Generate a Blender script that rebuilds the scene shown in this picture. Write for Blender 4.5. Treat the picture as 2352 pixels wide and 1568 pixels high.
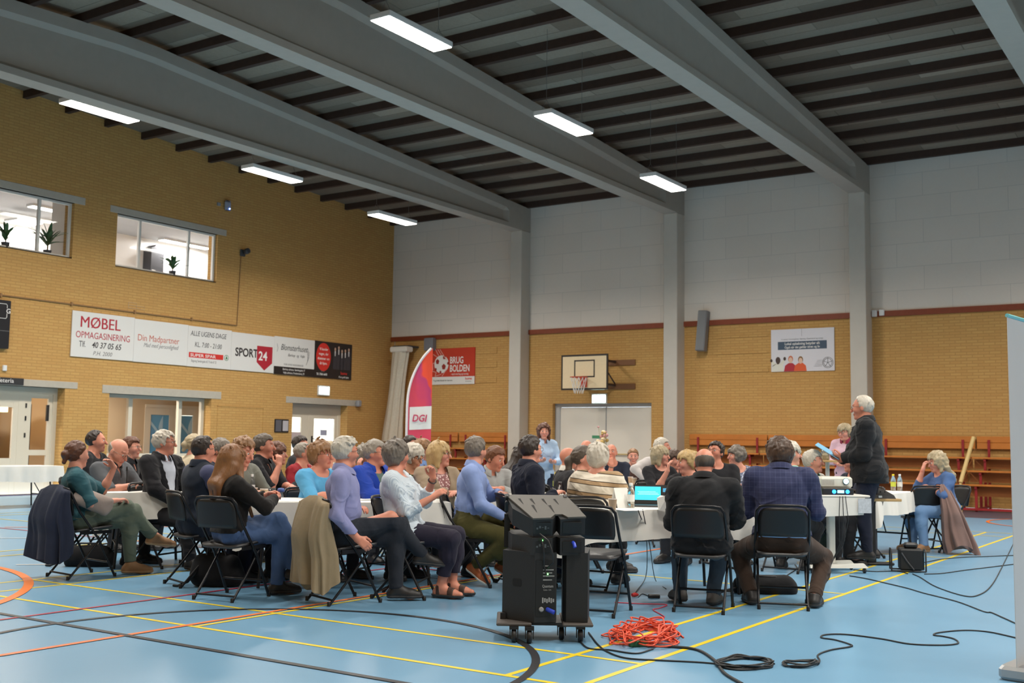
import bpy, math, random
import numpy as np
from mathutils import Vector, Matrix, Euler

for o in list(bpy.data.objects): bpy.data.objects.remove(o, do_unlink=True)
SC = bpy.context.scene
COL = SC.collection
random.seed(7)
PI = math.pi

# ---------------------------------------------------------------- camera, world, exposure
# World axes: X runs along the far long wall, Y points at that wall, Z is up, the camera stands at x=y=0.
YAW, PITCH, ROLL, FPX, CAMH = -0.591634, 0.0919119, 0.0144591, 2519.83, 1.29
def _axes():
    cy, sy = math.cos(YAW), math.sin(YAW)
    fwd = np.array([sy*math.cos(PITCH), cy*math.cos(PITCH), math.sin(PITCH)])
    rt = np.array([cy, -sy, 0.]); up = np.cross(rt, fwd)
    return math.cos(ROLL)*rt+math.sin(ROLL)*up, -math.sin(ROLL)*rt+math.cos(ROLL)*up, fwd
CR, CU, CF = _axes()
cd = bpy.data.cameras.new('camera'); cam = bpy.data.objects.new('camera', cd); COL.objects.link(cam)
cd.sensor_fit = 'HORIZONTAL'; cd.sensor_width = 36.0; cd.lens = 36.0*FPX/2352; cd.clip_end = 200
cd.dof.use_dof = True; cd.dof.focus_distance = 7.2; cd.dof.aperture_fstop = 4.5
cam.matrix_world = Matrix(((CR[0], CU[0], -CF[0], 0), (CR[1], CU[1], -CF[1], 0), (CR[2], CU[2], -CF[2], CAMH), (0, 0, 0, 1)))
SC.camera = cam
vs = SC.view_settings
vs.view_transform = 'Standard'; vs.look = 'None'; vs.gamma = 1.0; vs.exposure = 1.66; vs.use_curve_mapping = False
W = bpy.data.worlds.new('world'); SC.world = W; W.use_nodes = True
W.node_tree.nodes['Background'].inputs[0].default_value = (0.80, 0.90, 1.0, 1)
W.node_tree.nodes['Background'].inputs[1].default_value = 1.6
LAMP_W = 62.0          # watts of each ceiling lamp

def ray(u, v):
    return CR*(u-1176)-CU*(v-784)+CF*FPX
O3 = np.array([0, 0, CAMH])
def at_z(u, v, z=0.0):          # point at height z seen in direction (u, v)
    d = ray(u, v); return O3+d*((z-CAMH)/d[2])
def at_x(u, v, x): d = ray(u, v); return O3+d*(x/d[0])
def at_y(u, v, y): d = ray(u, v); return O3+d*(y/d[1])
def at_d(u, v, dep): return O3+ray(u, v)*(dep/FPX)
HR = np.array([math.cos(YAW), -math.sin(YAW), 0.]); HF = np.array([math.sin(YAW), math.cos(YAW), 0.])

# ---------------------------------------------------------------- materials
def lin(c):
    return tuple(((x/255.)/12.92 if x/255. <= .04045 else ((x/255.+.055)/1.055)**2.4) for x in c)
_M = {}
class NT:
    def __init__(s, m): s.t = m.node_tree; s.b = s.t.nodes['Principled BSDF']
    def n(s, ty, **kw):
        nd = s.t.nodes.new(ty)
        for k, v in kw.items(): setattr(nd, k, v)
        return nd
    def l(s, a, b): s.t.links.new(a, b)
    def noise(s, vec, scale, detail=3, rough=.5):
        nd = s.n('ShaderNodeTexNoise'); nd.inputs['Scale'].default_value = scale; nd.inputs['Detail'].default_value = detail
        nd.inputs['Roughness'].default_value = rough
        if vec is not None: s.l(vec, nd.inputs['Vector'])
        return nd.outputs['Fac']
    def ramp(s, fac, stops, interp='LINEAR'):
        nd = s.n('ShaderNodeValToRGB'); cr = nd.color_ramp; cr.interpolation = interp
        while len(cr.elements) < len(stops): cr.elements.new(.5)
        for e, (p, c) in zip(cr.elements, stops): e.position = p; e.color = (*c, 1)
        s.l(fac, nd.inputs['Fac']); return nd.outputs['Color']
    def mix(s, fac, a, b, mode='MIX'):
        nd = s.n('ShaderNodeMix', data_type='RGBA', blend_type=mode)
        for sock, v in ((nd.inputs[0], fac), (nd.inputs[6], a), (nd.inputs[7], b)):
            if hasattr(v, 'is_linked'): s.l(v, sock)
            else: sock.default_value = v if isinstance(v, (int, float)) else (*v, 1)
        return nd.outputs[2]
    def math(s, op, a, b=0.0):
        nd = s.n('ShaderNodeMath', operation=op)
        for sock, v in ((nd.inputs[0], a), (nd.inputs[1], b)):
            if hasattr(v, 'is_linked'): s.l(v, sock)
            else: sock.default_value = v
        return nd.outputs[0]
    def bump(s, h, strength=.2, dist=.01):
        nd = s.n('ShaderNodeBump'); nd.inputs['Strength'].default_value = strength; nd.inputs['Distance'].default_value = dist
        s.l(h, nd.inputs['Height']); s.l(nd.outputs[0], s.b.inputs['Normal'])
    def pos(s): return s.n('ShaderNodeNewGeometry').outputs['Position']
    def obj(s): return s.n('ShaderNodeTexCoord').outputs['Object']
    def swz(s, vec, order):
        a = s.n('ShaderNodeSeparateXYZ'); b = s.n('ShaderNodeCombineXYZ'); s.l(vec, a.inputs[0])
        for i, ch in enumerate(order):
            if ch in 'xyz': s.l(a.outputs['xyz'.index(ch)], b.inputs[i])
        return b.outputs[0]
def mat(name, col=(200, 200, 200), rough=.6, metal=0., spec=.5, emit=None, es=1.0, trans=0., noise=0., nscale=30., bump=0., bscale=60., alpha=1.0, coat=0.):
    if name in _M: return _M[name]
    m = bpy.data.materials.new(name); m.use_nodes = True; t = NT(m); b = t.b
    c = lin(col); b.inputs['Base Color'].default_value = (*c, 1); b.inputs['Roughness'].default_value = rough
    b.inputs['Metallic'].default_value = metal; b.inputs['Specular IOR Level'].default_value = spec
    b.inputs['Transmission Weight'].default_value = trans; b.inputs['Alpha'].default_value = alpha
    b.inputs['Coat Weight'].default_value = coat
    if emit: b.inputs['Emission Color'].default_value = (*lin(emit), 1); b.inputs['Emission Strength'].default_value = es
    if noise: t.l(t.mix(t.noise(t.obj(), nscale), tuple(x*(1-noise) for x in c), tuple(min(1, x*(1+noise)) for x in c)), b.inputs['Base Color'])
    if bump: t.bump(t.noise(t.obj(), bscale, 4), bump)
    _M[name] = m; return m
def glass(name='window_glass', tint=(1, 1, 1), a=.06):
    if name in _M: return _M[name]
    m = bpy.data.materials.new(name); m.use_nodes = True; t = m.node_tree; t.nodes.clear()
    o = t.nodes.new('ShaderNodeOutputMaterial'); mx = t.nodes.new('ShaderNodeMixShader'); tr = t.nodes.new('ShaderNodeBsdfTransparent')
    gl = t.nodes.new('ShaderNodeBsdfGlossy'); gl.inputs['Roughness'].default_value = .03; tr.inputs[0].default_value = (*tint, 1)
    fr = t.nodes.new('ShaderNodeLayerWeight'); pw = t.nodes.new('ShaderNodeMath'); pw.operation = 'POWER'; pw.inputs[1].default_value = 4.0
    ad = t.nodes.new('ShaderNodeMath'); ad.operation = 'MULTIPLY_ADD'; ad.inputs[1].default_value = .8; ad.inputs[2].default_value = .04
    t.links.new(fr.outputs['Facing'], pw.inputs[0]); t.links.new(pw.outputs[0], ad.inputs[0]); t.links.new(ad.outputs[0], mx.inputs[0]); t.links.new(tr.outputs[0], mx.inputs[1]); t.links.new(gl.outputs[0], mx.inputs[2])
    t.links.new(mx.outputs[0], o.inputs[0]); _M[name] = m; return m

# ---------------------------------------------------------------- mesh helpers
class MB:
    """collects simple shapes, then links them as ONE mesh object"""
    def __init__(s): s.v = []; s.f = []; s.m = []; s.sm = []
    def add(s, vs, fs, mi=0, smooth=False, M=None):
        o = len(s.v)
        for p in vs: s.v.append(tuple(M @ Vector(p)) if M is not None else tuple(p))
        for f in fs: s.f.append(tuple(i+o for i in f)); s.m.append(mi); s.sm.append(smooth)
        return s
    def box(s, lo, hi, mi=0, M=None, bev=0.):
        x0, y0, z0 = lo; x1, y1, z1 = hi
        if bev <= 0:
            v = [(x0,y0,z0),(x1,y0,z0),(x1,y1,z0),(x0,y1,z0),(x0,y0,z1),(x1,y0,z1),(x1,y1,z1),(x0,y1,z1)]
            return s.add(v, [(0,3,2,1),(4,5,6,7),(0,1,5,4),(1,2,6,5),(2,3,7,6),(3,0,4,7)], mi, False, M)
        b = min(bev, (x1-x0)/2.01, (y1-y0)/2.01, (z1-z0)/2.01)
        ring = [(x0+b,y0),(x1-b,y0),(x1,y0+b),(x1,y1-b),(x1-b,y1),(x0+b,y1),(x0,y1-b),(x0,y0+b)]
        cx, cy = (x0+x1)/2, (y0+y1)/2
        def ins(r, k): return [(x+(k if x < cx else -k)*(1 if abs(x-cx) > 1e-9 else 0), y+(k if y < cy else -k)) for x, y in r]
        L = [(ins(ring, b*.7), z0), (ring, z0+b), (ring, z1-b), (ins(ring, b*.7), z1)]
        v = [(x, y, z) for r, z in L for x, y in r]; f = [tuple(reversed(range(8))), tuple(range(24, 32))]
        for k in range(3):
            for i in range(8): f.append((k*8+i, k*8+(i+1) % 8, k*8+8+(i+1) % 8, k*8+8+i))
        return s.add(v, f, mi, False, M)
    def prism(s, poly, z0, z1, mi=0, M=None, smooth=False):
        n = len(poly); v = [(x, y, z0) for x, y in poly]+[(x, y, z1) for x, y in poly]
        f = [tuple(reversed(range(n))), tuple(range(n, 2*n))]
        s.add(v, f, mi, False, M)
        return s.add(v, [(i, (i+1) % n, n+(i+1) % n, n+i) for i in range(n)], mi, smooth, M)
    def lathe(s, prof, n=20, mi=0, M=None, smooth=True, cap=True):
        v = []; f = []
        for r, z in prof:
            for i in range(n): a = 2*PI*i/n; v.append((r*math.cos(a), r*math.sin(a), z))
        for k in range(len(prof)-1):
            for i in range(n): f.append((k*n+i, k*n+(i+1) % n, (k+1)*n+(i+1) % n, (k+1)*n+i))
        s.add(v, f, mi, smooth, M)
        if cap: s.add(v, [tuple(reversed(range(n))), tuple(range((len(prof)-1)*n, len(prof)*n))], mi, False, M)
        return s
    def tube(s, pts, r, n=8, mi=0, M=None, closed=False, cap=True):
        P = [Vector(p) for p in pts]; m = len(P); v = []; f = []; nrm = None
        rr = r if hasattr(r, '__len__') else [r]*m
        for i, p in enumerate(P):
            a = P[(i-1) % m] if (closed or i) else p; b = P[(i+1) % m] if (closed or i < m-1) else p
            t = (b-a).normalized() if (b-a).length > 1e-9 else Vector((0, 0, 1))
            if nrm is None: nrm = t.orthogonal().normalized()
            nrm = (nrm-t*nrm.dot(t)); nrm = nrm.normalized() if nrm.length > 1e-6 else t.orthogonal().normalized()
            bn = t.cross(nrm)
            for k in range(n):
                an = 2*PI*k/n; v.append(tuple(p+(nrm*math.cos(an)+bn*math.sin(an))*rr[i]))
        for i in range(m if closed else m-1):
            j = (i+1) % m
            for k in range(n): f.append((i*n+k, i*n+(k+1) % n, j*n+(k+1) % n, j*n+k))
        s.add(v, f, mi, True, M)
        if cap and not closed: s.add(v, [tuple(reversed(range(n))), tuple(range((m-1)*n, m*n))], mi, False, M)
        return s
    def quad(s, a, b, c, d, mi=0): return s.add([a, b, c, d], [(0, 1, 2, 3)], mi)
    def build(s, name, mats, parent=None, loc=None, rz=None):
        me = bpy.data.meshes.new(name); me.from_pydata(s.v, [], s.f)
        ms = mats if isinstance(mats, (list, tuple)) else [mats]
        for m in ms: me.materials.append(m)
        me.polygons.foreach_set('material_index', s.m); me.polygons.foreach_set('use_smooth', s.sm); me.update()
        return link(name, me, parent, loc, rz)
def link(name, data, parent=None, loc=None, rz=None):
    o = bpy.data.objects.new(name, data); COL.objects.link(o)
    if parent is not None: o.parent = parent
    if loc is not None: o.location = tuple(loc)
    if rz is not None: o.rotation_euler = (0, 0, rz)
    return o
def tag(o, label, cat, group=None, kind=None):
    o['label'] = label; o['category'] = cat
    if group: o['group'] = group
    if kind: o['kind'] = kind
    return o
def empty(name, loc, rz, label, cat, group=None):
    o = bpy.data.objects.new(name, None); COL.objects.link(o); o.empty_display_size = .1
    o.location = tuple(loc); o.rotation_euler = (0, 0, rz); return tag(o, label, cat, group)
def struct(o): o['kind'] = 'structure'; return o
def dup(root, loc, rz, label, group=None):
    r = root.copy(); COL.objects.link(r); r.location = tuple(loc); r.rotation_euler = (0, 0, rz); r['label'] = label
    if group: r['group'] = group
    for ch in list(root.children):
        c = ch.copy(); COL.objects.link(c); c.parent = r
        for g in ch.children: d = g.copy(); COL.objects.link(d); d.parent = c
    return r
def text(s, size, M, m, parent, name='lettering', sx=1.0, shear=0., bold=0., align='LEFT', thick=.002):
    """lettering as a thin mesh; M maps the text's xy plane into the parent's space, size is the cap height"""
    c = bpy.data.curves.new(name, 'FONT'); c.body = s; c.size = size/.70; c.shear = shear; c.extrude = thick/2; c.offset = bold*size
    c.align_x = align; c.resolution_u = 3; c.space_line = .95
    t = bpy.data.objects.new('t', c); COL.objects.link(t)
    me = bpy.data.meshes.new_from_object(t.evaluated_get(bpy.context.evaluated_depsgraph_get()))
    bpy.data.objects.remove(t); bpy.data.curves.remove(c)
    me.transform(M @ Matrix.Diagonal((sx, 1, 1, 1))); me.materials.clear(); me.materials.append(m); me.name = name
    return link(name, me, parent)
# ---------------------------------------------------------------- the hall
XL, XR, YB, YF = -22.05, 20.0, 26.1, -1.0
RIDGE = 12.6
def zbeam(y): return 8.70-abs(y-RIDGE)*.053          # top of the beams = underside of the purlins

def brick_mat(name, c1, c2, mortar, bw=.24, rh=.0667, ms=.012, rough=.85, bstr=.16, dark=.22, squash=1.0):
    m = bpy.data.materials.new(name); m.use_nodes = True; t = NT(m)
    p = t.pos(); sp = t.n('ShaderNodeSeparateXYZ'); t.l(p, sp.inputs[0])
    cb = t.n('ShaderNodeCombineXYZ'); t.l(t.math('ADD', sp.outputs[0], sp.outputs[1]), cb.inputs[0]); t.l(sp.outputs[2], cb.inputs[1])
    br = t.n('ShaderNodeTexBrick'); t.l(cb.outputs[0], br.inputs['Vector'])
    br.inputs['Scale'].default_value = 1.0; br.inputs['Brick Width'].default_value = bw; br.inputs['Row Height'].default_value = rh
    br.inputs['Mortar Size'].default_value = ms; br.inputs['Mortar Smooth'].default_value = .3; br.inputs['Bias'].default_value = -.1
    br.inputs['Color1'].default_value = (*lin(c1), 1); br.inputs['Color2'].default_value = (*lin(c2), 1); br.inputs['Mortar'].default_value = (*lin(mortar), 1)
    big = t.noise(p, .55, 3); mid = t.noise(p, 7, 2)
    c = t.mix(t.math('MULTIPLY', mid, .28), br.outputs['Color'], tuple(x*.62 for x in lin(c1)))
    c = t.mix(t.math('MULTIPLY', big, dark), c, lin((168, 118, 76)))
    t.l(c, t.b.inputs['Base Color']); t.b.inputs['Roughness'].default_value = rough; t.b.inputs['Specular IOR Level'].default_value = .25
    t.bump(t.math('SUBTRACT', 1.0, br.outputs['Fac']), bstr, .008)
    return m
M_BRICK = brick_mat('yellow_brick', (212, 170, 104), (204, 158, 94), (191, 148, 88))
def block_mat():
    m = bpy.data.materials.new('painted_block'); m.use_nodes = True; t = NT(m)
    p = t.pos(); v = t.swz(p, 'xz0'); br = t.n('ShaderNodeTexBrick'); t.l(v, br.inputs['Vector'])
    br.inputs['Scale'].default_value = 1; br.inputs['Brick Width'].default_value = 1.22; br.inputs['Row Height'].default_value = .55
    br.inputs['Mortar Size'].default_value = .006; br.inputs['Color1'].default_value = (*lin((236, 226, 214)), 1); br.inputs['Color2'].default_value = (*lin((231, 221, 209)), 1)
    br.inputs['Mortar'].default_value = (*lin((208, 200, 190)), 1)
    fine = t.noise(p, 24, 5, .7); st = t.noise(t.swz(p, 'xz0'), .8, 4)
    c = t.mix(t.math('MULTIPLY', fine, .25), br.outputs['Color'], lin((200, 191, 181))); c = t.mix(t.math('MULTIPLY', st, .22), c, lin((198, 188, 178)))
    t.l(c, t.b.inputs['Base Color']); t.b.inputs['Roughness'].default_value = .9; t.b.inputs['Specular IOR Level'].default_value = .2
    t.bump(fine, .25, .01); return m
M_BLOCK = block_mat()
def floor_mat(name, col, rough):
    m = bpy.data.materials.new(name); m.use_nodes = True; t = NT(m); p = t.pos(); c = lin(col)
    n1 = t.noise(p, .7, 4); n2 = t.noise(p, 260, 2)
    b = t.mix(t.math('MULTIPLY', n1, .22), c, tuple(x*.86 for x in c)); b = t.mix(t.math('MULTIPLY', n2, .10), b, tuple(x*.6 for x in c))
    t.l(b, t.b.inputs['Base Color']); t.l(t.math('ADD', rough-.06, t.math('MULTIPLY', n1, .12)), t.b.inputs['Roughness'])
    t.b.inputs['Specular IOR Level'].default_value = .42; t.bump(n2, .03, .002); return m
M_FLOOR = floor_mat('blue_sports_floor', (114, 160, 192), .30)
M_BORDER = floor_mat('dark_floor_border', (86, 78, 92), .42)
M_CONC = mat('painted_concrete', (174, 167, 156), .7, spec=.3, noise=.06, nscale=6, bump=.08, bscale=90)
M_COLUMN = mat('column_paint', (200, 193, 182), .7, spec=.3, noise=.05, nscale=5, bump=.06, bscale=90)
M_LINTEL = mat('lintel_concrete', (186, 178, 164), .85, noise=.10, nscale=14, bump=.2, bscale=70)
M_WOODDK = mat('dark_stained_timber', (64, 44, 34), .75, noise=.25, nscale=9)
M_TRIM = mat('red_brown_timber', (136, 62, 34), .55, noise=.2, nscale=10)
M_WHITE = mat('white_paint', (226, 222, 214), .5)
M_CREAM = mat('cream_paint', (222, 212, 192), .5)
M_PLASTER = mat('white_plaster', (236, 235, 232), .8)
M_BEIGE = mat('beige_plaster', (196, 172, 140), .8)
def ceil_mat():
    m = bpy.data.materials.new('wood_wool_board'); m.use_nodes = True; t = NT(m); p = t.pos(); v = t.swz(p, 'xy0')
    br = t.n('ShaderNodeTexBrick'); t.l(v, br.inputs['Vector']); br.inputs['Scale'].default_value = 1; br.inputs['Brick Width'].default_value = 2.0; br.inputs['Row Height'].default_value = 1.02
    br.inputs['Mortar Size'].default_value = .012; br.inputs['Bias'].default_value = -.2
    br.inputs['Color1'].default_value = (*lin((128, 115, 100)), 1); br.inputs['Color2'].default_value = (*lin((188, 175, 156)), 1); br.inputs['Mortar'].default_value = (*lin((120, 110, 96)), 1)
    f = t.noise(p, 16, 6, .75); g = t.noise(p, .9, 4)
    c = t.mix(t.math('MULTIPLY', f, .6), br.outputs['Color'], lin((92, 80, 66))); c = t.mix(t.math('MULTIPLY', g, .4), c, lin((128, 108, 88)))
    t.l(c, t.b.inputs['Base Color']); t.b.inputs['Roughness'].default_value = .95; t.bump(f, .3, .01); return m
M_CEIL = ceil_mat()

# floor
MB().box((XL, YF, -.2), (XR, 22.33, 0)).build('floor', M_FLOOR)
fl = bpy.data.objects['floor']; struct(fl)
struct(MB().box((XL, 22.33, -.2), (XR, YB, -.001)).build('floor_border', M_BORDER))
LINES = {'yellow': mat('yellow_line', (226, 200, 44), .4), 'orange': mat('orange_line', (226, 118, 52), .4), 'red': mat('red_line', (172, 44, 66), .4),
         'black': mat('black_line', (44, 44, 48), .4), 'white': mat('white_line', (206, 210, 214), .4)}
_lz = [.0012]
def line_strip(col, pts, w=.04, closed=False):
    m = MB(); z = _lz[0]; _lz[0] += .00012; P = [Vector((a, b)) for a, b in pts]; n = len(P); L = []
    for i, p in enumerate(P):
        a = P[i-1] if (i or closed) else p; b = P[(i+1) % n] if (i < n-1 or closed) else p
        d = (b-a).normalized(); nn = Vector((-d.y, d.x))*w/2; L.append((p+nn, p-nn))
    for i in range(n if closed else n-1):
        a, b = L[i]; c, d = L[(i+1) % n]; m.add([(a.x, a.y, z), (b.x, b.y, z), (d.x, d.y, z), (c.x, c.y, z)], [(0, 1, 2, 3)])
    return m.build('court_line', LINES[col], fl)
def arc(cx, cy, r, a0, a1, n=64): return [(cx+r*math.cos(math.radians(a0+(a1-a0)*i/n)), cy+r*math.sin(math.radians(a0+(a1-a0)*i/n))) for i in range(n+1)]
Y1, Y2, YN = 5.18, 5.94, 11.88      # badminton court: back line, long service line, net
for x in (-3.03, -3.49, -8.66, -9.16): line_strip('yellow', [(x, Y1), (x, 18.58)])
for y in (Y1, Y2, 9.85, 13.86, 17.82, 18.58): line_strip('yellow', [(-9.16, y), (-3.03, y)])
line_strip('yellow', [(-6.07, Y1), (-6.07, 9.85)]); line_strip('yellow', [(-6.07, 13.86), (-6.07, 18.58)])
for x in (-11.16, -11.62, -16.8, -17.26): line_strip('yellow', [(x, Y1), (x, 18.58)])
for y in (Y1, Y2, 9.85, 13.86, 17.82, 18.58): line_strip('yellow', [(-17.26, y), (-11.16, y)])
line_strip('yellow', [(-1.06, 4.4), (-1.06, 18.58)])
line_strip('orange', [(-6.15, -.5), (-6.15, 22.3)], .05)
line_strip('red', [(-7.33, -.5), (-7.33, 22.3)], .04)
line_strip('red', [(-22, 8.9), (-6.15, 8.9)], .04)
line_strip('black', [(-14.0, 4.68), (6, 4.68)], .05)
line_strip('black', arc(-5.1, 4.67, 1.8, 0, 360, 96)[:-1], .05, True)
line_strip('orange', arc(-10.75, 2.95, 3.35, -60, 100), .08)
line_strip('orange', arc(-2.4, 21.6, 1.6, 150, 260), .06)
line_strip('white', [(-10.31, 6.5), (-10.10, 6.72)], .05)
line_strip('white', [(-13.4, 7.75), (-12.5, 8.6)], .05)
line_strip('orange', [(-14.6, 9.0), (-8.4, 15.6)], .05)

# walls
def wall_cells(name, m, horiz, thick, cuts, zs, holes, axis, off):
    """a wall split around rectangular openings; axis 'x' = plane x=off, axis 'y' = plane y=off"""
    b = MB()
    for a0, a1 in zip(cuts[:-1], cuts[1:]):
        for z0, z1 in zip(zs[:-1], zs[1:]):
            ca, cz = (a0+a1)/2, (z0+z1)/2
            if any(h[0] < ca < h[1] and h[2] < cz < h[3] for h in holes): continue
            if axis == 'x': b.box((off-thick, a0, z0), (off, a1, z1))
            else: b.box((a0, off, z0), (a1, off+thick, z1))
    return struct(b.build(name, m))
H3, H4, H5 = (12.3, 14.86, 0, 2.36), (16.02, 19.06, 0, 2.30), (21.94, 24.18, 0, 2.30)
HW1, HW2 = (10.6, 14.86, 5.32, 6.58), (16.01, 19.06, 5.31, 6.56)
holes = [H3, H4, H5, HW1, HW2]
cuts = sorted({YF, YB}|{h[0] for h in holes}|{h[1] for h in holes}); zs = sorted({0, 8.9}|{h[2] for h in holes}|{h[3] for h in holes})
wall_cells('wall_left', M_BRICK, 1, .35, cuts, zs, holes, 'x', XL)
HD = (-16.14, -13.08, 0, 2.39)
wall_cells('wall_back', M_BRICK, 1, .30, [XL-.35, HD[0], HD[1], XR], [0, 2.39, 4.40], [HD], 'y', YB)
struct(MB().box((XL-.35, YB, 4.40), (XR, YB+.3, 9.0)).build('wall_back_upper', M_BLOCK))
struct(MB().box((XR, YF, 0), (XR+.3, YB, 9.0)).build('wall_right', M_BRICK))
struct(MB().box((XL-.35, YF-.3, 0), (XR+.3, YF, 9.0)).build('wall_front', M_BRICK))
# columns, beams, purlins, ceiling
COLX = [-16.95, -12.13, -7.31, -2.49, 2.33, 7.15, 11.97, 16.79]
for i, xr in enumerate(COLX):
    struct(MB().box((xr-.386, 25.65, 0), (xr, YB+.02, 7.30), bev=.012).build('column', M_COLUMN))
    b = MB(); w = .193; cx = xr-w; sec = []
    def section(y, wb):
        zt = zbeam(y)
        R = [(w, 7.30), (w, 7.42), (wb, 7.50 if wb < w else 7.42), (wb, zt-.30), (w, zt-.22), (w, zt)]
        return [(cx+x, y, z) for x, z in R]+[(cx-x, y, z) for x, z in reversed(R)]
    st = [(YF, .085), (RIDGE-.4, .085), (RIDGE+.4, .085), (24.85, .085), (25.0, .192), (YB+.02, .192)]
    v = []; f = []
    for y, wb in st: v += section(y, wb)
    n = 12
    for k in range(len(st)-1):
        for j in range(n): f.append((k*n+j, k*n+(j+1) % n, (k+1)*n+(j+1) % n, (k+1)*n+j))
    f += [tuple(range(n)), tuple(reversed(range((len(st)-1)*n, len(st)*n)))]
    b.add(v, [tuple(reversed(q)) for q in f]); struct(b.build('ceiling_beam', M_CONC))
b = MB()
for y0, y1 in ((YF-.3, RIDGE), (RIDGE, YB+.3)):
    z0, z1 = zbeam(y0)+.16, zbeam(y1)+.16
    b.add([(XL-.35, y0, z0), (XR+.3, y0, z0), (XR+.3, y1, z1), (XL-.35, y1, z1)], [(0, 3, 2, 1)])
    b.add([(XL-.35, y0, z0+.2), (XR+.3, y0, z0+.2), (XR+.3, y1, z1+.2), (XL-.35, y1, z1+.2)], [(0, 1, 2, 3)])
struct(b.build('ceiling', M_CEIL))
y = 25.93
while y > YF:
    z = zbeam(y); s = -.053 if y > RIDGE else .053
    struct(MB().box((XL, y-.055, z-.005), (XR, y+.055, z+.17)).build('purlin', M_WOODDK)); y -= 1.035
# timber rail between brick and block
bays = [XL]+[c for x in COLX[:5] for c in (x-.386, x)]
for i in range(0, 10, 2):
    struct(MB().box((bays[i], YB-.05, 4.36), (bays[i+1], YB+.01, 4.49)).build('trim_%d' % (i//2+1), M_TRIM))
# raised brick courses beside the posters
ti = 6
for x0, x1, z0, z1 in ((-18.8, -18.05, 3.86, 4.04), (-18.8, -18.05, 3.46, 3.62), (-18.8, -18.05, 3.02, 3.18), (-11.25, -9.85, 4.02, 4.06), (-11.25, -9.85, 3.60, 3.64), (-11.25, -9.85, 3.13, 3.27)):
    struct(MB().box((x0, YB-.018, z0), (x1, YB+.01, z1)).build('trim_%d' % ti, M_BRICK)); ti += 1
# lintels on the left wall
for y0, y1, z0, z1 in ((12.0, 15.17, 2.36, 2.51), (15.82, 19.37, 2.30, 2.49), (21.68, 24.58, 2.30, 2.475), (10.3, 15.13, 6.58, 6.75), (15.80, 19.34, 6.56, 6.72)):
    struct(MB().box((XL-.3, y0, z0), (XL+.012, y1, z1), bev=.006).build('trim_%d' % ti, M_LINTEL)); ti += 1
# bricked-in opening right of the glazed front: thin recess outline
b = MB(); b.box((XL-.01, 19.26, 2.11), (XL+.012, 20.85, 2.13)); b.box((XL-.01, 20.84, 0), (XL+.012, 20.86, 2.13)); b.box((XL-.01, 19.26, 0), (XL+.012, 19.28, 2.13))
struct(b.build('trim_%d' % ti, M_BRICK)); ti += 1

# upper windows
M_GLASS = glass()
def window(n, h, mull, post=.06):
    y0, y1, z0, z1 = h; x = XL-.10; b = MB()
    for a, c, d, e in ((y0, y1, z0, z0+.05), (y0, y1, z1-.05, z1), (y0, y0+.05, z0+.05, z1-.05), (y1-.05, y1, z0+.05, z1-.05)): b.box((x-.07, a, d), (x, c, e))
    for m in mull: b.box((x-.07, m-post/2, z0+.05), (x, m+post/2, z1-.05))
    o = struct(b.build('window_%d' % n, M_WHITE)); g = MB()
    ed = [y0+.05]+[q for m in mull for q in (m-post/2, m+post/2)]+[y1-.05]
    for i in range(0, len(ed), 2):
        MB().box((x-.045, ed[i], z0+.05), (x-.035, ed[i+1], z1-.05)).build('pane', M_GLASS, o)
    MB().box((XL-.33, y0, z0-.02), (XL+.0, y1, z0)).build('window_sill', M_WHITE, o)
    return o
window(1, HW1, [11.9, 14.07]); window(2, HW2, [16.74, 18.22])
# upper room behind the two windows
rx0, rx1 = XL-4.2, XL-.35
M_UCEIL = mat('grey_acoustic_ceiling', (170, 170, 170), .9)
struct(MB().box((rx0-.1, 8, 4.3), (rx0, 23.3, 7.1)).build('wall_upper_room', M_PLASTER))
struct(MB().box((rx0, 23.2, 4.3), (rx1, 23.3, 7.1)).build('wall_upper_room_far', M_PLASTER))
struct(MB().box((rx1-.75, 15.02, 4.3), (rx1, 15.12, 7.1)).build('wall_upper_room_partition', M_PLASTER))
struct(MB().box((rx0, 8, 4.3), (rx1, 8.1, 7.1)).build('wall_upper_room_near', M_PLASTER))
struct(MB().box((rx0, 8, 7.0), (rx1, 23.3, 7.1)).build('ceiling_upper_room', M_UCEIL))
struct(MB().box((rx0, 8, 4.2), (rx1, 23.3, 4.3)).build('floor_upper_room', M_UCEIL))
M_LEDW = mat('lamp_diffuser', (255, 250, 240), .5, emit=(255, 248, 236), es=6.0)
M_HOUSE = mat('white_lamp_housing', (228, 230, 230), .4)
def area(name, loc, sx, sy, watts, parent=None, col=(1, .935, .845), rot=(0, 0, 0), spread=180):
    d = bpy.data.lights.new(name, 'AREA'); d.shape = 'RECTANGLE'; d.size = sx; d.size_y = sy; d.energy = watts; d.color = col; d.spread = math.radians(spread)
    o = bpy.data.objects.new(name, d); COL.objects.link(o); o.location = loc; o.rotation_euler = rot
    if parent is not None: o.parent = parent
    return o
def panel_lamp(loc, sx, sy, label, watts, h=.06, col=(1, .98, .96)):
    t = empty('ceiling_lamp', loc, 0, label, 'lamp', 'lamps of the rooms behind the left wall')
    MB().box((-sx/2, -sy/2, -h), (sx/2, sy/2, 0)).build('housing', M_HOUSE, t)
    MB().box((-sx/2+.03, -sy/2+.03, -h-.012), (sx/2-.03, sy/2-.03, -h)).build('diffuser', M_LEDW, t)
    area('lamp_light', (0, 0, -h-.02), sx-.08, sy-.08, watts, t, col); return t
panel_lamp((-25.75, 21.05, 7.0), .3, 1.75, 'long ceiling panel lamp seen through the right upper window', 46)
panel_lamp((-24.84, 16.3, 7.0), .3, 1.6, 'ceiling panel lamp high in the left upper window', 34)
panel_lamp((-25.7, 15.9, 6.74), .6, .7, 'bright ceiling lamp low behind the palm in the left upper window', 28)
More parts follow.
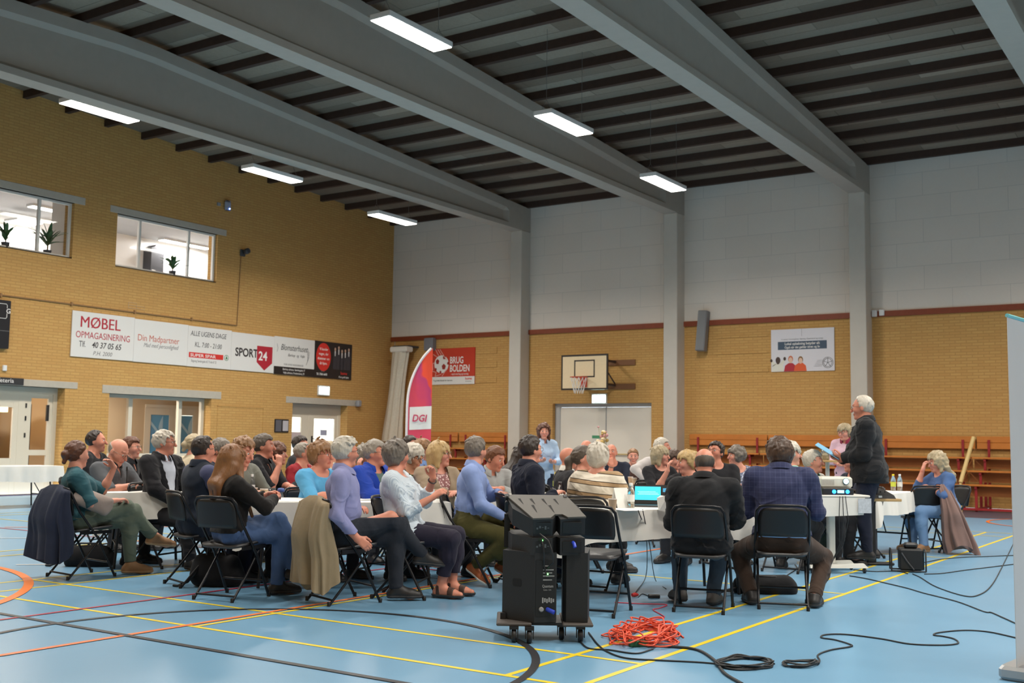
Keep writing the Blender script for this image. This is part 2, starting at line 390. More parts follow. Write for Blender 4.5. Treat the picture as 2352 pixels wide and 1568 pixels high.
# ground-floor rooms behind the three openings
gx0, gx1 = XL-3.2, XL-.35
struct(MB().box((gx0-.1, 8.5, 0), (gx0, 15.3, 2.9)).build('wall_cafeteria', M_BEIGE))
struct(MB().box((gx0, 15.3, 0), (gx1, 15.4, 2.9)).build('wall_corridor_left', M_BEIGE))
struct(MB().box((gx0, 21.45, 0), (gx1, 21.55, 2.9)).build('wall_corridor_right', M_CREAM))
struct(MB().box((gx0, 8.5, 2.8), (gx1, 21.55, 2.9)).build('ceiling_corridor', M_PLASTER))
struct(MB().box((gx0, 8.5, -.1), (gx1, 25.5, 0)).build('floor_corridor', M_BORDER))
struct(MB().box((gx0, 8.4, 0), (gx1, 8.5, 2.9)).build('wall_cafeteria_near', M_BEIGE))
panel_lamp((XL-1.5, 17.2, 2.8), .5, 1.0, 'ceiling lamp added to light the corridor behind the glazed front', 30, col=(1, .93, .82))  # added lamp, out of sight above the opening, brightens the corridor
panel_lamp((XL-1.7, 12.6, 2.8), .5, 1.0, 'ceiling lamp added to light the cafeteria behind the left door', 26, col=(1, .93, .82))  # extra panel added for brightness in the cafeteria, besides its drum lamp
# corridor back wall with a glazed double door in it
struct(wall_cells('wall_corridor', M_BEIGE, 1, .1, [15.4, 19.5, 21.35, 21.5], [0, 2.2, 2.9], [(19.5, 21.35, 0, 2.2)], 'x', gx0))
def leaf(b, x, y0, y1, z1, st=.13, bot=.8, th=.05):
    b.box((x-th, y0, 0.02), (x, y0+st, z1)); b.box((x-th, y1-st, 0.02), (x, y1, z1)); b.box((x-th+.003, y0+st-.01, z1-st), (x-.003, y1-st+.01, z1-.001)); b.box((x-th+.003, y0+st-.01, 0.02), (x-.003, y1-st+.01, bot))
b = MB(); x = gx0+.02
b.box((x-.1, 19.5, 2.12), (x+.03, 21.35, 2.2)); leaf(b, x, 19.5, 20.53, 2.12, .20, .45); leaf(b, x, 20.54, 21.35, 2.12, .19, .45)
d5 = struct(b.build('door_5', M_CREAM))
M_BLUEP = mat('blue_poster', (84, 160, 206), .5, emit=(84, 160, 206), es=.0); M_BLUEL = mat('pale_blue_print', (176, 214, 236), .5)
for y0 in (19.70, 20.73):
    p = MB().box((x-.04, y0, .45), (x-.03, y0+(.63 if y0 < 20 else .43), 1.92)).build('poster_panel', M_BLUEP, d5)
    q = MB(); q.add([(x-.028, y0+.02, 1.75), (x-.028, y0+.42, 1.35), (x-.028, y0+.42, 1.25), (x-.028, y0+.02, 1.65)], [(0, 3, 2, 1)])
    q.add([(x-.028, y0+.43, 1.91)]+[(x-.028, y0+.43-.14*math.sin(a*PI/10), 1.91-.75*a/10) for a in range(11)], [tuple(reversed(range(12)))])
    q.build('poster_print', M_BLUEL, p)
# glazed front (window_3) in the middle opening
y0, y1, z0, z1 = H4; x = XL-.27; b = MB()
b.box((x-.09, y0, 2.22), (x, y1, 2.30)); b.box((x-.09, y0, 0), (x, y0+.06, 2.22)); b.box((x-.09, y1-.09, 0), (x, y1, 2.22))
for m, w in ((16.82, .11), (18.3, .10)): b.box((x-.085, m-w/2, 0), (x+.006, m+w/2, 2.225))
b.box((x-.09, y0+.06, 0), (x, y1-.09, .35)); b.box((x-.09, y0+.06, .82), (x, y1-.09, .90))
w3 = struct(b.build('window_3', M_CREAM))
for a, c in ((y0+.06, 16.765), (16.875, 18.25), (18.35, y1-.09)): MB().box((x-.05, a, .35), (x-.04, c, 2.22)).build('pane', M_GLASS, w3)
# cafeteria double door (door_1), left
y0, y1, z0, z1 = H3; x = XL-.27; b = MB()
b.box((x-.10, y0, 2.22), (x, y1, 2.36)); b.box((x-.10, y1-.10, 0), (x, y1, 2.22)); b.box((x-.1, y0, 0), (x, y0+.1, 2.22))
d1 = struct(b.build('door_1', M_CREAM))
M_DARKM = mat('dark_metal', (52, 50, 50), .45, metal=.3)
lf = MB(); leaf(lf, x-.02, 14.14, 14.76, 2.22, .10, .28); lf.box((x-.066, 14.235, .86), (x-.024, 14.665, .98)); lf.build('door_leaf', M_CREAM, d1)
lf = MB(); leaf(lf, x-.02, 12.4, 13.94, 2.02, .12, .80); lf.box((x-.068, 12.4, 2.01), (x-.018, 13.95, 2.23)); lf.box((x-.066, 13.94, 0.02), (x-.016, 14.142, 2.23)); lf.build('door_leaf', M_CREAM, d1)
MB().box((x-.05, 14.24, .98), (x-.04, 14.66, 2.12)).build('pane', M_GLASS, d1); MB().box((x-.05, 14.24, .28), (x-.04, 14.66, .86)).build('pane', M_GLASS, d1)
MB().box((x-.05, 12.52, .80), (x-.04, 13.82, 1.90)).build('pane', M_GLASS, d1)
hg = MB()
for z in (.5, 1.25, 1.62, 1.9): hg.box((x-.02, 14.10, z), (x-.0, 14.13, z+.10))
hg.build('hinge', M_DARKM, d1)
MB().box((x-.02, 14.60, 1.62), (x+.02, 14.66, 1.98)).build('door_closer', M_DARKM, d1)
MB().box((x-.018, 12.6, 1.18), (x-.012, 13.36, 1.64)).build('paper_notice', M_WHITE, d1)
M_SHADE = mat('warm_shade', (255, 226, 170), .6, emit=(255, 214, 150), es=2.2)
t = empty('pendant_lamp', (XL-1.6, 14.15, 2.8), 0, 'warm glowing drum lamp inside the cafeteria', 'lamp'); MB().lathe([(.30, -.98), (.30, -.76)], 24, M=Matrix.Identity(4)).build('lamp_shade', M_SHADE, t); MB().tube([(0, 0, -.8), (0, 0, 0)], .008, 6).build('cord', M_DARKM, t)
t = empty('drinks_cabinet', (XL-2.6, 14.2, 0), 0, 'dark glazed drinks cabinet inside the cafeteria', 'cabinet'); MB().box((-.3, -1.5, 0), (.3, .35, 1.75), bev=.01).build('cabinet_body', mat('cabinet_dark', (70, 62, 56), .4), t)
for k in range(4): MB().box((.30, -1.45+.45*k, .9), (.31, -1.05+.45*k, 1.65)).build('cabinet_door', mat('cabinet_glass_%d' % (k % 2), ((120, 124, 116), (150, 70, 64))[k % 2], .2), t)
tag(MB().box((XL-.9, 14.42, 0), (XL-.86, 14.62, 2.0)).build('dark_pillar', mat('pillar_brown', (58, 36, 32), .5)), 'narrow dark post behind the right leaf of the cafeteria door', 'post')
# exit double door (door_2), right, with daylight behind it
y0, y1, z0, z1 = H5; x = XL-.27; b = MB()
b.box((x-.10, y0, 2.02), (x, y1, 2.30)); b.box((x-.10, y1-.10, 0), (x, y1, 2.02)); b.box((x-.10, y0, 0), (x, y0+.02, 2.02))
d2 = struct(b.build('door_2', M_CREAM))
lf = MB(); leaf(lf, x-.02, 21.96, 22.98, 2.02, .10, .45); lf.box((x-.066, 22.6, .44), (x-.024, 22.89, 1.93)); lf.build('door_leaf', M_CREAM, d2)
lf = MB(); leaf(lf, x-.02, 22.98, 24.08, 2.02, .12, .45); lf.build('door_leaf', M_CREAM, d2)
MB().box((x-.05, 22.06, .45), (x-.04, 22.6, 1.92)).build('pane', M_GLASS, d2); MB().box((x-.05, 23.1, .45), (x-.04, 23.96, 1.90)).build('pane', M_GLASS, d2)
hd = MB(); hd.tube([(x-.02, 23.03, 1.32), (x+.05, 23.03, 1.32), (x+.05, 23.14, 1.30)], .011, 8); hd.box((x-.02, 23.0, 1.2), (x-.012, 23.06, 1.4)); hd.build('door_handle', M_DARKM, d2)
MB().box((x-.05, 22.25, 1.18), (x-.036, 22.62, 1.5)).build('paper_notice', mat('pinkish_paper', (206, 190, 192), .7), d2)
MB().box((x-.05, 23.4, 1.42), (x-.036, 23.66, 1.58)).build('paper_notice', mat('lilac_paper', (176, 180, 204), .7), d2)
# ground outside that door and a pale house across the yard
struct(MB().box((XL-30, 21.56, -.1), (XL-3.2, 60, -.02)).build('ground', mat('pale_paving', (206, 204, 198), .9)))
struct(MB().box((XL-2.6, 21.56, 0), (XL-2.5, 21.9, 2.8)).build('wall_entrance', M_PLASTER))
tag(MB().box((XL-16, 31, -.02), (XL-10, 34, 3.2)).build('house', mat('pale_render', (226, 214, 190), .9)), 'pale house across the yard seen through the right glazed door', 'building')
# white double door in the far wall (door_3)
x0, x1, z1 = HD[0], HD[1], HD[3]; y = YB+.14; b = MB()
b.box((x0, y, 2.29), (x1, y+.1, z1)); b.box((x0, y, 0), (x0+.16, y+.1, 2.29)); b.box((x1-.06, y, 0), (x1, y+.1, 2.29))
d3 = struct(b.build('door_3', mat('grey_door_frame', (186, 186, 184), .5)))
mid = -14.53
M_DOORW = mat('warm_white_door', (232, 226, 214), .45)
for a, c in ((x0+.16, mid-.012), (mid+.012, x1-.06)):
    MB().box((a+.005, y+.02, .02), (c-.005, y+.08, 2.285), bev=.006).build('door_leaf', M_DOORW, d3)
MB().tube([(mid-.5, y-.03, 1.02), (x1-.7, y-.03, 1.02)], .018, 8).build('push_bar', mat('brass', (190, 166, 110), .35, metal=.6), d3)
MB().box((mid-.012, y+.03, 0), (mid+.012, y+.06, 2.29)).build('seam', mat('grey_rubber', (150, 152, 152), .7), d3)
sg = MB().box((mid-.42, y+.008, 1.33), (mid-.1, y+.016, 1.52)).build('door_sign', M_WHITE, d3)
MB().box((mid-.42, y+.004, 1.44), (mid-.1, y+.0075, 1.52)).build('sign_band', mat('sign_green', (74, 150, 110), .6), sg)

# hanging hall lamps
def hall_lamp(x, y, label, group):
    zt = 7.325-.0617*abs(y-12.3); hw_ = zbeam(y)-zt+.16
    t = empty('hanging_lamp', (x, y, zt), 0, label, 'lamp', group)
    MB().box((-.19, -.75, 0), (.19, .75, .085), bev=.008).build('housing', M_HOUSE, t)
    MB().box((-.172, -.735, -.010), (.172, .735, -.0005)).build('diffuser', M_LEDW, t)
    area('lamp_light', (0, 0, -.014), .34, 1.46, LAMP_W, t, spread=156)
    for s in (-1, 1):
        w = MB(); w.tube([(-.12, s*.62, .085), (0, s*.62, .30), (.12, s*.62, .085)], .0035, 5); w.tube([(0, s*.62, .30), (0, s*.62, hw_)], .0035, 5)
        w.build('suspension_wire', mat('steel_wire', (140, 140, 140), .4, metal=.6), t)
LX = [-17.60, -10.13, -1.45, 6.0, 13.4]
LY = [3.85, 8.1, 12.3, 16.68, 20.76]
rowname = {-17.60: 'left row', -10.13: 'right row'}
order = {12.3: 'nearest', 16.68: 'middle', 20.76: 'farthest'}
for x in LX:
    for y in LY:
        if x in rowname and y in order:
            hall_lamp(x, y, 'lit white rectangular ceiling lamp, %s of the three in the %s' % (order[y], rowname[x]), 'hanging hall lamps')
        else: hall_lamp(x, y, 'lit white rectangular ceiling lamp outside the view', 'hanging hall lamps outside the view')
# ---------------------------------------------------------------- signs and things on the walls
M_SIGN = mat('sign_white', (226, 224, 220), .45); M_RED = mat('print_red', (178, 36, 52), .5); M_INK = mat('print_ink', (48, 44, 44), .5)
M_GREYINK = mat('print_grey', (120, 118, 118), .5); M_BLACKB = mat('sign_black', (36, 32, 32), .4); M_SALMON = mat('print_salmon', (196, 104, 84), .5)
M_PINKW = mat('print_white', (236, 232, 228), .5); M_RED2 = mat('print_bright_red', (214, 50, 42), .5); M_ORANGE = mat('print_orange', (224, 92, 44), .5)
XS = XL+.012
def MW(y, z, x=XS+.023): return Matrix(((0, 0, 1, x), (1, 0, 0, y), (0, 1, 0, z), (0, 0, 0, 1)))      # writing on the left wall
def MBK(x, z, y): return Matrix(((1, 0, 0, x), (0, 0, -1, y), (0, 1, 0, z), (0, 0, 0, 1)))              # writing on the far wall
def lboard(y0, y1, z0, z1, m, label):
    return tag(MB().box((XS-.002, y0, z0), (XS+.022, y1, z1)).build('advertising_sign', m), label, 'sign', 'sponsor signs along the left wall')
yz = lambda u, v: at_x(u, v, XS)[1:]
s = lboard(14.93, 16.60, 3.09, 4.13, M_SIGN, 'white sign with big red furniture storage lettering and a phone number')
text('MØBEL', .255, MW(15.12, 3.775), M_RED, s, sx=.95)
text('MØBEL', .255, MW(15.128, 3.775, XS+.0225), M_RED, s, sx=.95)
text('OPMAGASINERING', .150, MW(15.03, 3.53), M_RED, s, sx=.80)
text('Tlf.', .135, MW(15.13, 3.325), M_INK, s, sx=.7); text('40 37 05 65', .135, MW(15.46, 3.325), M_INK, s, sx=.85, shear=.2, bold=.015)
text('P.H. 2000', .095, MW(15.50, 3.155), M_GREYINK, s, sx=.95, shear=.25)
s = lboard(16.605, 18.20, 3.085, 4.11, M_SIGN, 'plain white sign with thin red serif food lettering, second from the left')
text('Din Madpartner', .155, MW(16.70, 3.60), M_SALMON, s, sx=.86); text('Mad med personlighed', .10, MW(16.88, 3.46), M_GREYINK, s, sx=.78, shear=.35)
s = lboard(18.205, 19.62, 3.08, 4.10, M_SIGN, 'white sign with grocery opening hours above a red band')
text('ALLE UGENS DAGE', .125, MW(18.28, 3.86), M_INK, s, sx=.76, shear=.15); text('KL. 7:00 - 21:00', .125, MW(18.42, 3.585), M_INK, s, sx=.76, shear=.15)
bd = MB().box((XS+.022, 18.25, 3.31), (XS+.026, 19.36, 3.44)).build('red_band', M_RED2, s)
text('SUPER SPAR', .075, MW(18.29, 3.335, XS+.0275), M_PINKW, s, sx=1.45, bold=.02)
MB().lathe([(.075, 0), (.075, .003)], 20, M=Matrix.Translation((XS+.0225, 19.47, 3.375)) @ Matrix.Rotation(PI/2, 4, 'Y')).build('ring', mat('print_green', (64, 130, 84), .5), s)
MB().lathe([(.062, 0), (.062, .003)], 20, M=Matrix.Translation((XS+.0235, 19.47, 3.375)) @ Matrix.Rotation(PI/2, 4, 'Y')).build('ring_centre', M_SIGN, s)
t3 = MB(); t3.add([(XS+.0285, 19.43, 3.345), (XS+.0285, 19.51, 3.345), (XS+.0285, 19.47, 3.43)], [(0, 1, 2)]); t3.box((XS+.0265, 19.465, 3.325), (XS+.0285, 19.475, 3.35)); t3.build('fir_emblem', mat('print_green', (64, 130, 84), .5), s)
text('Bogvang Søndergade tlf. 75 66 67 22', .062, MW(18.33, 3.20), M_GREYINK, s, sx=.62)
s = lboard(19.625, 21.145, 3.08, 4.075, M_SIGN, 'white sign with bold black sports shop letters and a red shield')
text('SPORT', .215, MW(19.76, 3.46), M_INK, s, sx=.86, bold=.035)
sh = MB(); x = XS+.0245; pl = [(20.52, 3.78), (20.52, 3.34), (20.80, 3.13), (21.08, 3.34), (21.08, 3.78)]
sh.add([(x-.002, a, b) for a, b in pl]+[(x, a, b) for a, b in pl], [(5, 6, 7, 8, 9)]+[(i, (i+1) % 5, 5+(i+1) % 5, 5+i) for i in range(5)]); sh.build('shield', M_RED, s)
text('24', .235, MW(20.575, 3.40, x+.002), M_PINKW, s, sx=.95, bold=.03)
s = lboard(21.15, 22.70, 3.06, 4.10, M_SIGN, 'white florist sign with italic script and a black band below')
text('Blomsterhuset', .165, MW(21.38, 3.74), M_INK, s, sx=.74, shear=.32); text('Børkop  og  Vejle', .075, MW(21.66, 3.58), M_INK, s, sx=.85, shear=.4)
text('FLERE UDVIDE INDEKØBNINGER', .05, MW(21.52, 3.325), M_GREYINK, s, sx=.72)
MB().box((XS+.022, 21.15, 3.06), (XS+.025, 22.70, 3.28)).build('black_band', M_BLACKB, s)
text('Børkop adresse, Søndergade 17', .058, MW(21.48, 3.19, XS+.027), M_PINKW, s, sx=.80); text('Vejle adresse, Fredericiavej 19', .058, MW(21.50, 3.095, XS+.027), M_PINKW, s, sx=.80)
fl2 = MB()
for k in range(7):
    a = 1.2+k*.22; fl2.tube([(XS+.024, 22.40+.02*k, 3.42+.05*k), (XS+.024, 22.40+.02*k+.16*math.cos(a), 3.42+.05*k+.13*math.sin(a))], .004, 4)
fl2.tube([(XS+.024, 22.38, 3.38), (XS+.024, 22.48, 3.6), (XS+.024, 22.46, 3.75), (XS+.024, 22.42, 3.85)], .005, 4); fl2.tube([(XS+.024, 21.24, 3.9), (XS+.024, 21.28, 3.78), (XS+.024, 21.25, 3.68)], .005, 4)
fl2.build('flower_drawing', M_GREYINK, s)
s = lboard(22.705, 24.27, 3.06, 4.11, M_BLACKB, 'black sign with a red disc and a row of suited people, rightmost')
MB().lathe([(.30, 0), (.30, .003)], 32, M=Matrix.Translation((XS+.0225, 23.07, 3.66)) @ Matrix.Rotation(PI/2, 4, 'Y') @ Matrix.Diagonal((1.35, 1, 1, 1))).build('red_disc', M_RED2, s)
for i, tx in enumerate(('Vi kender', 'nogen, der', 'drømmer om', 'dit hjem.')): text(tx, .078, MW(23.07, 3.85-.135*i, XS+.0275), M_PINKW, s, sx=.80, align='CENTER', bold=.01)
text('Børkop', .035, MW(22.98, 3.24), M_GREYINK, s); text('Tlf. 7586 6600', .062, MW(22.80, 3.135), M_PINKW, s, sx=.85, bold=.02)
text('home', .085, MW(23.80, 3.20), M_RED2, s, sx=1.0, bold=.02); text('Kom godt hjem', .06, MW(23.72, 3.10), M_PINKW, s, sx=.8, shear=.3)
for i, (yy, zz) in enumerate(((23.55, 3.92), (23.70, 3.97), (23.84, 3.88), (23.98, 3.90), (24.13, 3.94))):
    g = MB(); g.lathe([(.036, 0), (.036, .002)], 12, M=Matrix.Translation((XS+.0225, yy, zz)) @ Matrix.Rotation(PI/2, 4, 'Y') @ Matrix.Diagonal((1.35, 1, 1, 1))); fg = g.build('printed_face', mat('print_skin', (196, 158, 136), .5), s)
    x = XS+.0235; q = MB(); q.add([(x, yy-.08, 3.34), (x, yy+.08, 3.34), (x, yy+.075, zz-.08), (x, yy+.03, zz-.045), (x, yy-.03, zz-.045), (x, yy-.075, zz-.08)], [(0, 1, 2, 3, 4, 5)]); q.build('printed_suit', mat('print_suit', (58, 56, 62), .5), s)
    q = MB(); q.add([(x+.001, yy-.012, zz-.2), (x+.001, yy+.012, zz-.2), (x+.001, yy+.022, zz-.05), (x+.001, yy-.022, zz-.05)], [(0, 1, 2, 3)]); q.build('printed_shirt', M_PINKW, s)
# cafeteria sign, scoreboard, exit sign, small wall things on the left wall
s = tag(MB().box((XS-.002, 13.0, 2.375), (XS+.02, 13.83, 2.52)).build('cafeteria_sign', mat('sign_anthracite', (52, 52, 54), .4)), 'dark cafeteria sign on the lintel above the left door', 'sign')
text('Cafeteria', .092, MW(13.60, 2.415, XS+.0215), M_PINKW, s, sx=1.05, align='RIGHT')
s = tag(MB().box((XS-.002, 12.3, 3.13), (XS+.09, 13.40, 4.16), bev=.01).build('scoreboard', mat('scoreboard_black', (30, 30, 34), .35)), 'black scoreboard at the left edge with white outlines', 'scoreboard')
q = MB(); q.tube([(XS+.092, 12.6, 4.08), (XS+.092, 13.29, 4.08), (XS+.092, 13.31, 4.05), (XS+.092, 13.31, 3.99)], .007, 6); q.tube([(XS+.092, 13.31, 3.88), (XS+.092, 13.31, 3.80), (XS+.092, 13.29, 3.77), (XS+.092, 12.6, 3.77)], .007, 6)
q.build('outline', M_PINKW, s); text('G', .10, MW(13.29, 3.885, XS+.092), M_PINKW, s, bold=.02); MB().box((XS+.0885, 12.31, 3.50), (XS+.0915, 13.39, 3.51)).build('seam', M_GREYINK, s)
M_EXIT = mat('exit_sign_glow', (235, 255, 250), .5, emit=(225, 255, 246), es=6.0); M_EXITG = mat('exit_pictogram', (150, 220, 190), .5, emit=(170, 240, 210), es=2.2)
def exit_sign(M, label):
    t = empty('exit_sign', M.translation, 0, label, 'exit sign', 'glowing exit signs'); R = M.to_3x3().to_4x4()
    MB().box((-.23, -.14, -.05), (.23, .14, .0), M=R).build('case', M_HOUSE, t); MB().box((-.20, -.10, 0), (.20, .10, .004), M=R).build('face', M_EXIT, t)
    q = MB(); z = .0055
    def st(a, b, w):
        a = Vector((*a, z)); b = Vector((*b, z)); d = (b-a).normalized(); n = Vector((-d.y, d.x, 0))*w/2; q.add([a+n, a-n, b-n, b+n], [(3, 2, 1, 0), (0, 1, 2, 3)], M=R)
    q.lathe([(.014, 0), (.014, .001)], 10, M=R @ Matrix.Translation((-.095, .062, .005)))
    for a, b, w in (((-.10, .045), (-.115, -.005), .024), ((-.115, 0), (-.08, -.03), .016), ((-.08, -.03), (-.085, -.07), .014), ((-.115, 0), (-.14, -.04), .016), ((-.14, -.04), (-.175, -.045), .013), ((-.10, .04), (-.06, .015), .012), ((-.10, .04), (-.145, .02), .012), ((.0, 0), (.13, 0), .028), ((.13, 0), (.09, .045), .024), ((.13, 0), (.09, -.045), .024)): st(a, b, w)
    q.build('running_figure', M_EXITG, t); return t
exit_sign(MW(23.12, 2.70, XL+.055), 'glowing white exit sign above the right door of the brick left wall')
M_GREYP = mat('grey_plastic', (150, 150, 152), .5); M_DGREY = mat('dark_grey_plastic', (66, 66, 70), .5)
t = empty('notice_board', (XL, 21.53, 1.66), 0, 'small dark notice frame with two sheets left of the exit door', 'notice board')
MB().box((0, -.26, -.18), (.03, .26, .18), bev=.008).build('frame', M_BLACKB, t); MB().box((.03, -.235, -.155), (.033, -.02, .155)).build('grey_sheet', mat('grey_sheet', (96, 94, 100), .6), t); MB().box((.03, .03, -.14), (.033, .235, .14)).build('white_sheet', mat('grey_white_sheet', (190, 184, 188), .6), t)
t = empty('door_sensor', (XL, 24.55, 2.38), 0, 'small grey sensor box at the right end of the exit door lintel', 'sensor')
MB().box((0.012, -.07, -.09), (.15, .10, .10), bev=.03).build('case', M_GREYP, t); MB().box((.0, -.05, -.03), (.02, .05, .03)).build('bracket', M_DGREY, t)
t = empty('wall_detector', (XL, 19.3, 7.36), 0, 'pale blue-lit detector high on the brick wall', 'detector')
MB().box((0, -.10, -.13), (.11, .10, .13), bev=.05).build('case', mat('pale_case', (158, 164, 182), .4), t); MB().lathe([(.016, 0), (.012, .012)], 8, M=Matrix.Translation((.11, .02, -.09)) @ Matrix.Rotation(PI/2, 4, 'Y')).build('indicator', mat('blue_led', (120, 150, 255), .4, emit=(120, 150, 255), es=8), t)
MB().box((0, -.32, -.05), (.04, -.22, .03)).build('junction_box', M_GREYP, t)
t = empty('wall_spotlight', (XL, 19.90, 6.20), 0, 'small dark spotlight on the brick wall right of the upper window', 'spotlight')
MB().box((0, -.09, -.09), (.05, .09, .09), bev=.02).build('bracket', M_DGREY, t); MB().lathe([(.055, 0), (.075, .05), (.075, .15), (.06, .16)], 14, M=Matrix.Translation((.06, .03, .02)) @ Matrix.Rotation(PI/2.3, 4, 'Y')).build('lamp_head', M_DGREY, t)
m = MB(); m.tube([(XL+.02, 9.0, 4.28), (XL+.02, 19.80, 4.255)], .018, 6); m.tube([(XL+.02, 19.80, 4.255), (XL+.02, 19.85, 6.12)], .010, 6)
for y in (13.2, 14.9, 16.6, 18.3): m.box((XL, y-.02, 4.225), (XL+.045, y+.02, 4.31))
tag(m.build('conduit_pipe', mat('brick_coloured_pipe', (150, 112, 70), .6)), 'thin conduit running along the brick above the sponsor signs', 'pipe')
m = MB(); m.box((XL, 13.33, 2.66), (XL+.05, 13.42, 2.78), bev=.008); tag(m.build('thermostat', M_HOUSE), 'small white box on the brick above the cafeteria sign', 'thermostat')
m = MB(); x = XL+.004
for y0, z0 in ((16.42, 4.42), (16.65, 4.353), (16.42, 4.353)): m.tube([(x, y0, z0), (x, y0+.23, z0), (x, y0+.23, z0+.067), (x, y0, z0+.067)], .004, 4, closed=True)
tag(m.build('chalk_marks', mat('chalk', (206, 190, 168), .9)), 'faint chalk outline of bricks above the large white signs', 'marking')
# plants and cabinet in the upper windows
def palm(loc, h, label, n=26, seed=1):
    R = random.Random(seed); t = empty('potted_palm', loc, 0, label, 'plant', 'palms in the upper windows')
    MB().lathe([(.07, 0), (.09, .12), (.095, .13), (.08, .13), (.075, .10)], 14).build('pot', M_DGREY, t)
    m = MB(); m.tube([(0, 0, .08), (.005, .005, h*.42)], .016, 6); m.build('stem', mat('palm_stem', (110, 92, 60), .8), t)
    for k in range(n):
        a = k*2.4+R.random(); el = .35+1.0*R.random(); L = h*(.45+.25*R.random()); b = Vector((0, 0, h*(.25+.25*k/n))); m = MB(); pv = []
        for j in range(6):
            f = j/5; r = L*f*math.cos(el)*(1+.1*f); z = L*f*math.sin(el)-.25*L*f*f; w = .042*math.sin(PI*(.12+.85*f)); c = Vector((r*math.cos(a), r*math.sin(a), z))+b; s_ = Vector((-math.sin(a), math.cos(a), 0))*w
            pv += [c-s_, c+Vector((0, 0, -.006)), c+s_]
        fs = []
        for j in range(5):
            for q in (0, 1): fs.append((j*3+q, j*3+q+1, j*3+q+4, j*3+q+3))
        m.add(pv, fs, 0, True); m.build('frond', mat('palm_leaf', (62, 96, 52), .5, noise=.2), t)
    return t
palm((XL-.17, 13.35, 5.32), .62, 'spiky potted palm on the sill of the left upper window', seed=2)
palm((XL-.28, 14.42, 5.32), .85, 'taller leafy palm at the right side of the left upper window', 34, seed=5)
palm((XL-.17, 17.80, 5.31), .66, 'spiky potted palm on the sill of the right upper window', seed=3)
t = empty('wall_cabinet', (rx0, at_x(362, 594, rx0+.36)[1], at_x(362, 594, rx0+.36)[2]), 0, 'grey arched loudspeaker cabinet on the wall inside the right upper window', 'cabinet')
pr = [(-.22, -.42), (.22, -.42), (.22, .30), (.12, .34), (.06, .40), (-.06, .40), (-.12, .34), (-.22, .30)]
MB().add([(0, a, b) for a, b in pr]+[(.36, a, b) for a, b in pr], [tuple(reversed(range(8))), tuple(range(8, 16))]+[(i, (i+1) % 8, 8+(i+1) % 8, 8+i) for i in range(8)]).build('cabinet_body', mat('cabinet_grey', (54, 54, 58), .6), t)
MB().box((.36, -.18, -.37), (.365, -.06, -.34)).build('badge', M_PINKW, t)

# ---------------------------------------------------------------- things on the far wall
yb = YB-.005
s = tag(MB().box((-20.42, yb-.025, 2.99), (-18.82, yb, 4.07)).build('poster_board', mat('poster_red', (196, 58, 36), .45)), 'red football poster board with a white strip below, behind the beach flag', 'poster')
MB().box((-20.42, yb-.028, 2.99), (-18.82, yb-.026, 3.22)).build('white_strip', M_SIGN, s)
def disc(cx, cz, rx, rz, m, nm, par, y, a0=0, n=28):
    q = MB(); q.add([(cx+rx*math.cos(a0+2*PI*i/n), y, cz+rz*math.sin(a0+2*PI*i/n)) for i in range(n)], [tuple(range(n))]); return q.build(nm, m, par)
ba = disc(-20.05, 3.60, .27, .27, M_SIGN, 'printed_ball', s, yb-.030)
for cx, cz, r in ((-20.20, 3.68, .085), (-19.95, 3.80, .065), (-19.96, 3.52, .095), (-20.26, 3.45, .05), (-19.80, 3.62, .05), (-20.08, 3.36, .05)): disc(cx, cz, r*.85, r, mat('poster_dark_red', (150, 44, 34), .5), 'ball_patch', ba, yb-.032, .3, 5)
q = MB()
for a, b in (((-20.40, 3.62), (-20.30, 3.65)), ((-20.28, 4.05), (-20.16, 3.86)), ((-20.12, 4.05), (-19.86, 3.72)), ((-20.20, 4.05), (-20.06, 3.88)), ((-20.36, 3.9), (-20.22, 3.82)), ((-20.40, 3.40), (-20.24, 3.36)), ((-20.24, 3.36), (-20.28, 3.24)), ((-20.02, 3.24), (-19.86, 3.44)), ((-20.28, 3.24), (-20.05, 3.30)), ((-20.38, 3.62), (-20.38, 3.42))): q.tube([(a[0], yb-.031, a[1]), (b[0], yb-.031, b[1])], .012, 5)
q.build('printed_net', mat('poster_pink', (226, 170, 158), .5), s)
text('BRUG', .195, MBK(-19.74, 3.615, yb-.029), M_PINKW, s, sx=.70, bold=.03); text('BOLDEN', .195, MBK(-19.74, 3.37, yb-.029), M_PINKW, s, sx=.68, bold=.03)
text('- styrk med leg og træning', .055, MBK(-19.70, 3.27, yb-.029), M_PINKW, s, sx=.78); text('Tryg fodboldskole for børnene', .045, MBK(-20.35, 3.09, yb-.031), M_INK, s, sx=.9); text('home', .075, MBK(-19.16, 3.12, yb-.031), M_RED2, s, bold=.02); text('din ejendom', .03, MBK(-19.15, 3.06, yb-.031), M_GREYINK, s)
s = tag(MB().box((-9.775, yb-.025, 3.125), (-8.20, yb, 4.165)).build('poster_board', mat('poster_pale_grey', (222, 220, 226), .45)), 'pale sponsor poster with a navy text band and three cartoon figures', 'poster')
bd = MB().box((-9.60, yb-.028, 3.66), (-8.38, yb-.026, 3.86)).build('navy_band', mat('print_navy', (62, 82, 102), .5), s)
text('Lokal opbakning betyder alt', .062, MBK(-8.99, 3.775, yb-.030), M_PINKW, s, sx=.88, align='CENTER', bold=.02); text('Også når det gælder idræt og liv', .055, MBK(-8.99, 3.69, yb-.030), M_PINKW, s, sx=.86, align='CENTER', bold=.02)
text('Vi støtter foreningslivet i Børkop, Gauerslund og omegn', .035, MBK(-8.99, 3.90, yb-.027), M_GREYINK, s, sx=.92, align='CENTER')
MB().box((-9.0, yb-.027, 3.98), (-8.994, yb-.026, 4.16)).build('fold', M_GREYINK, s)
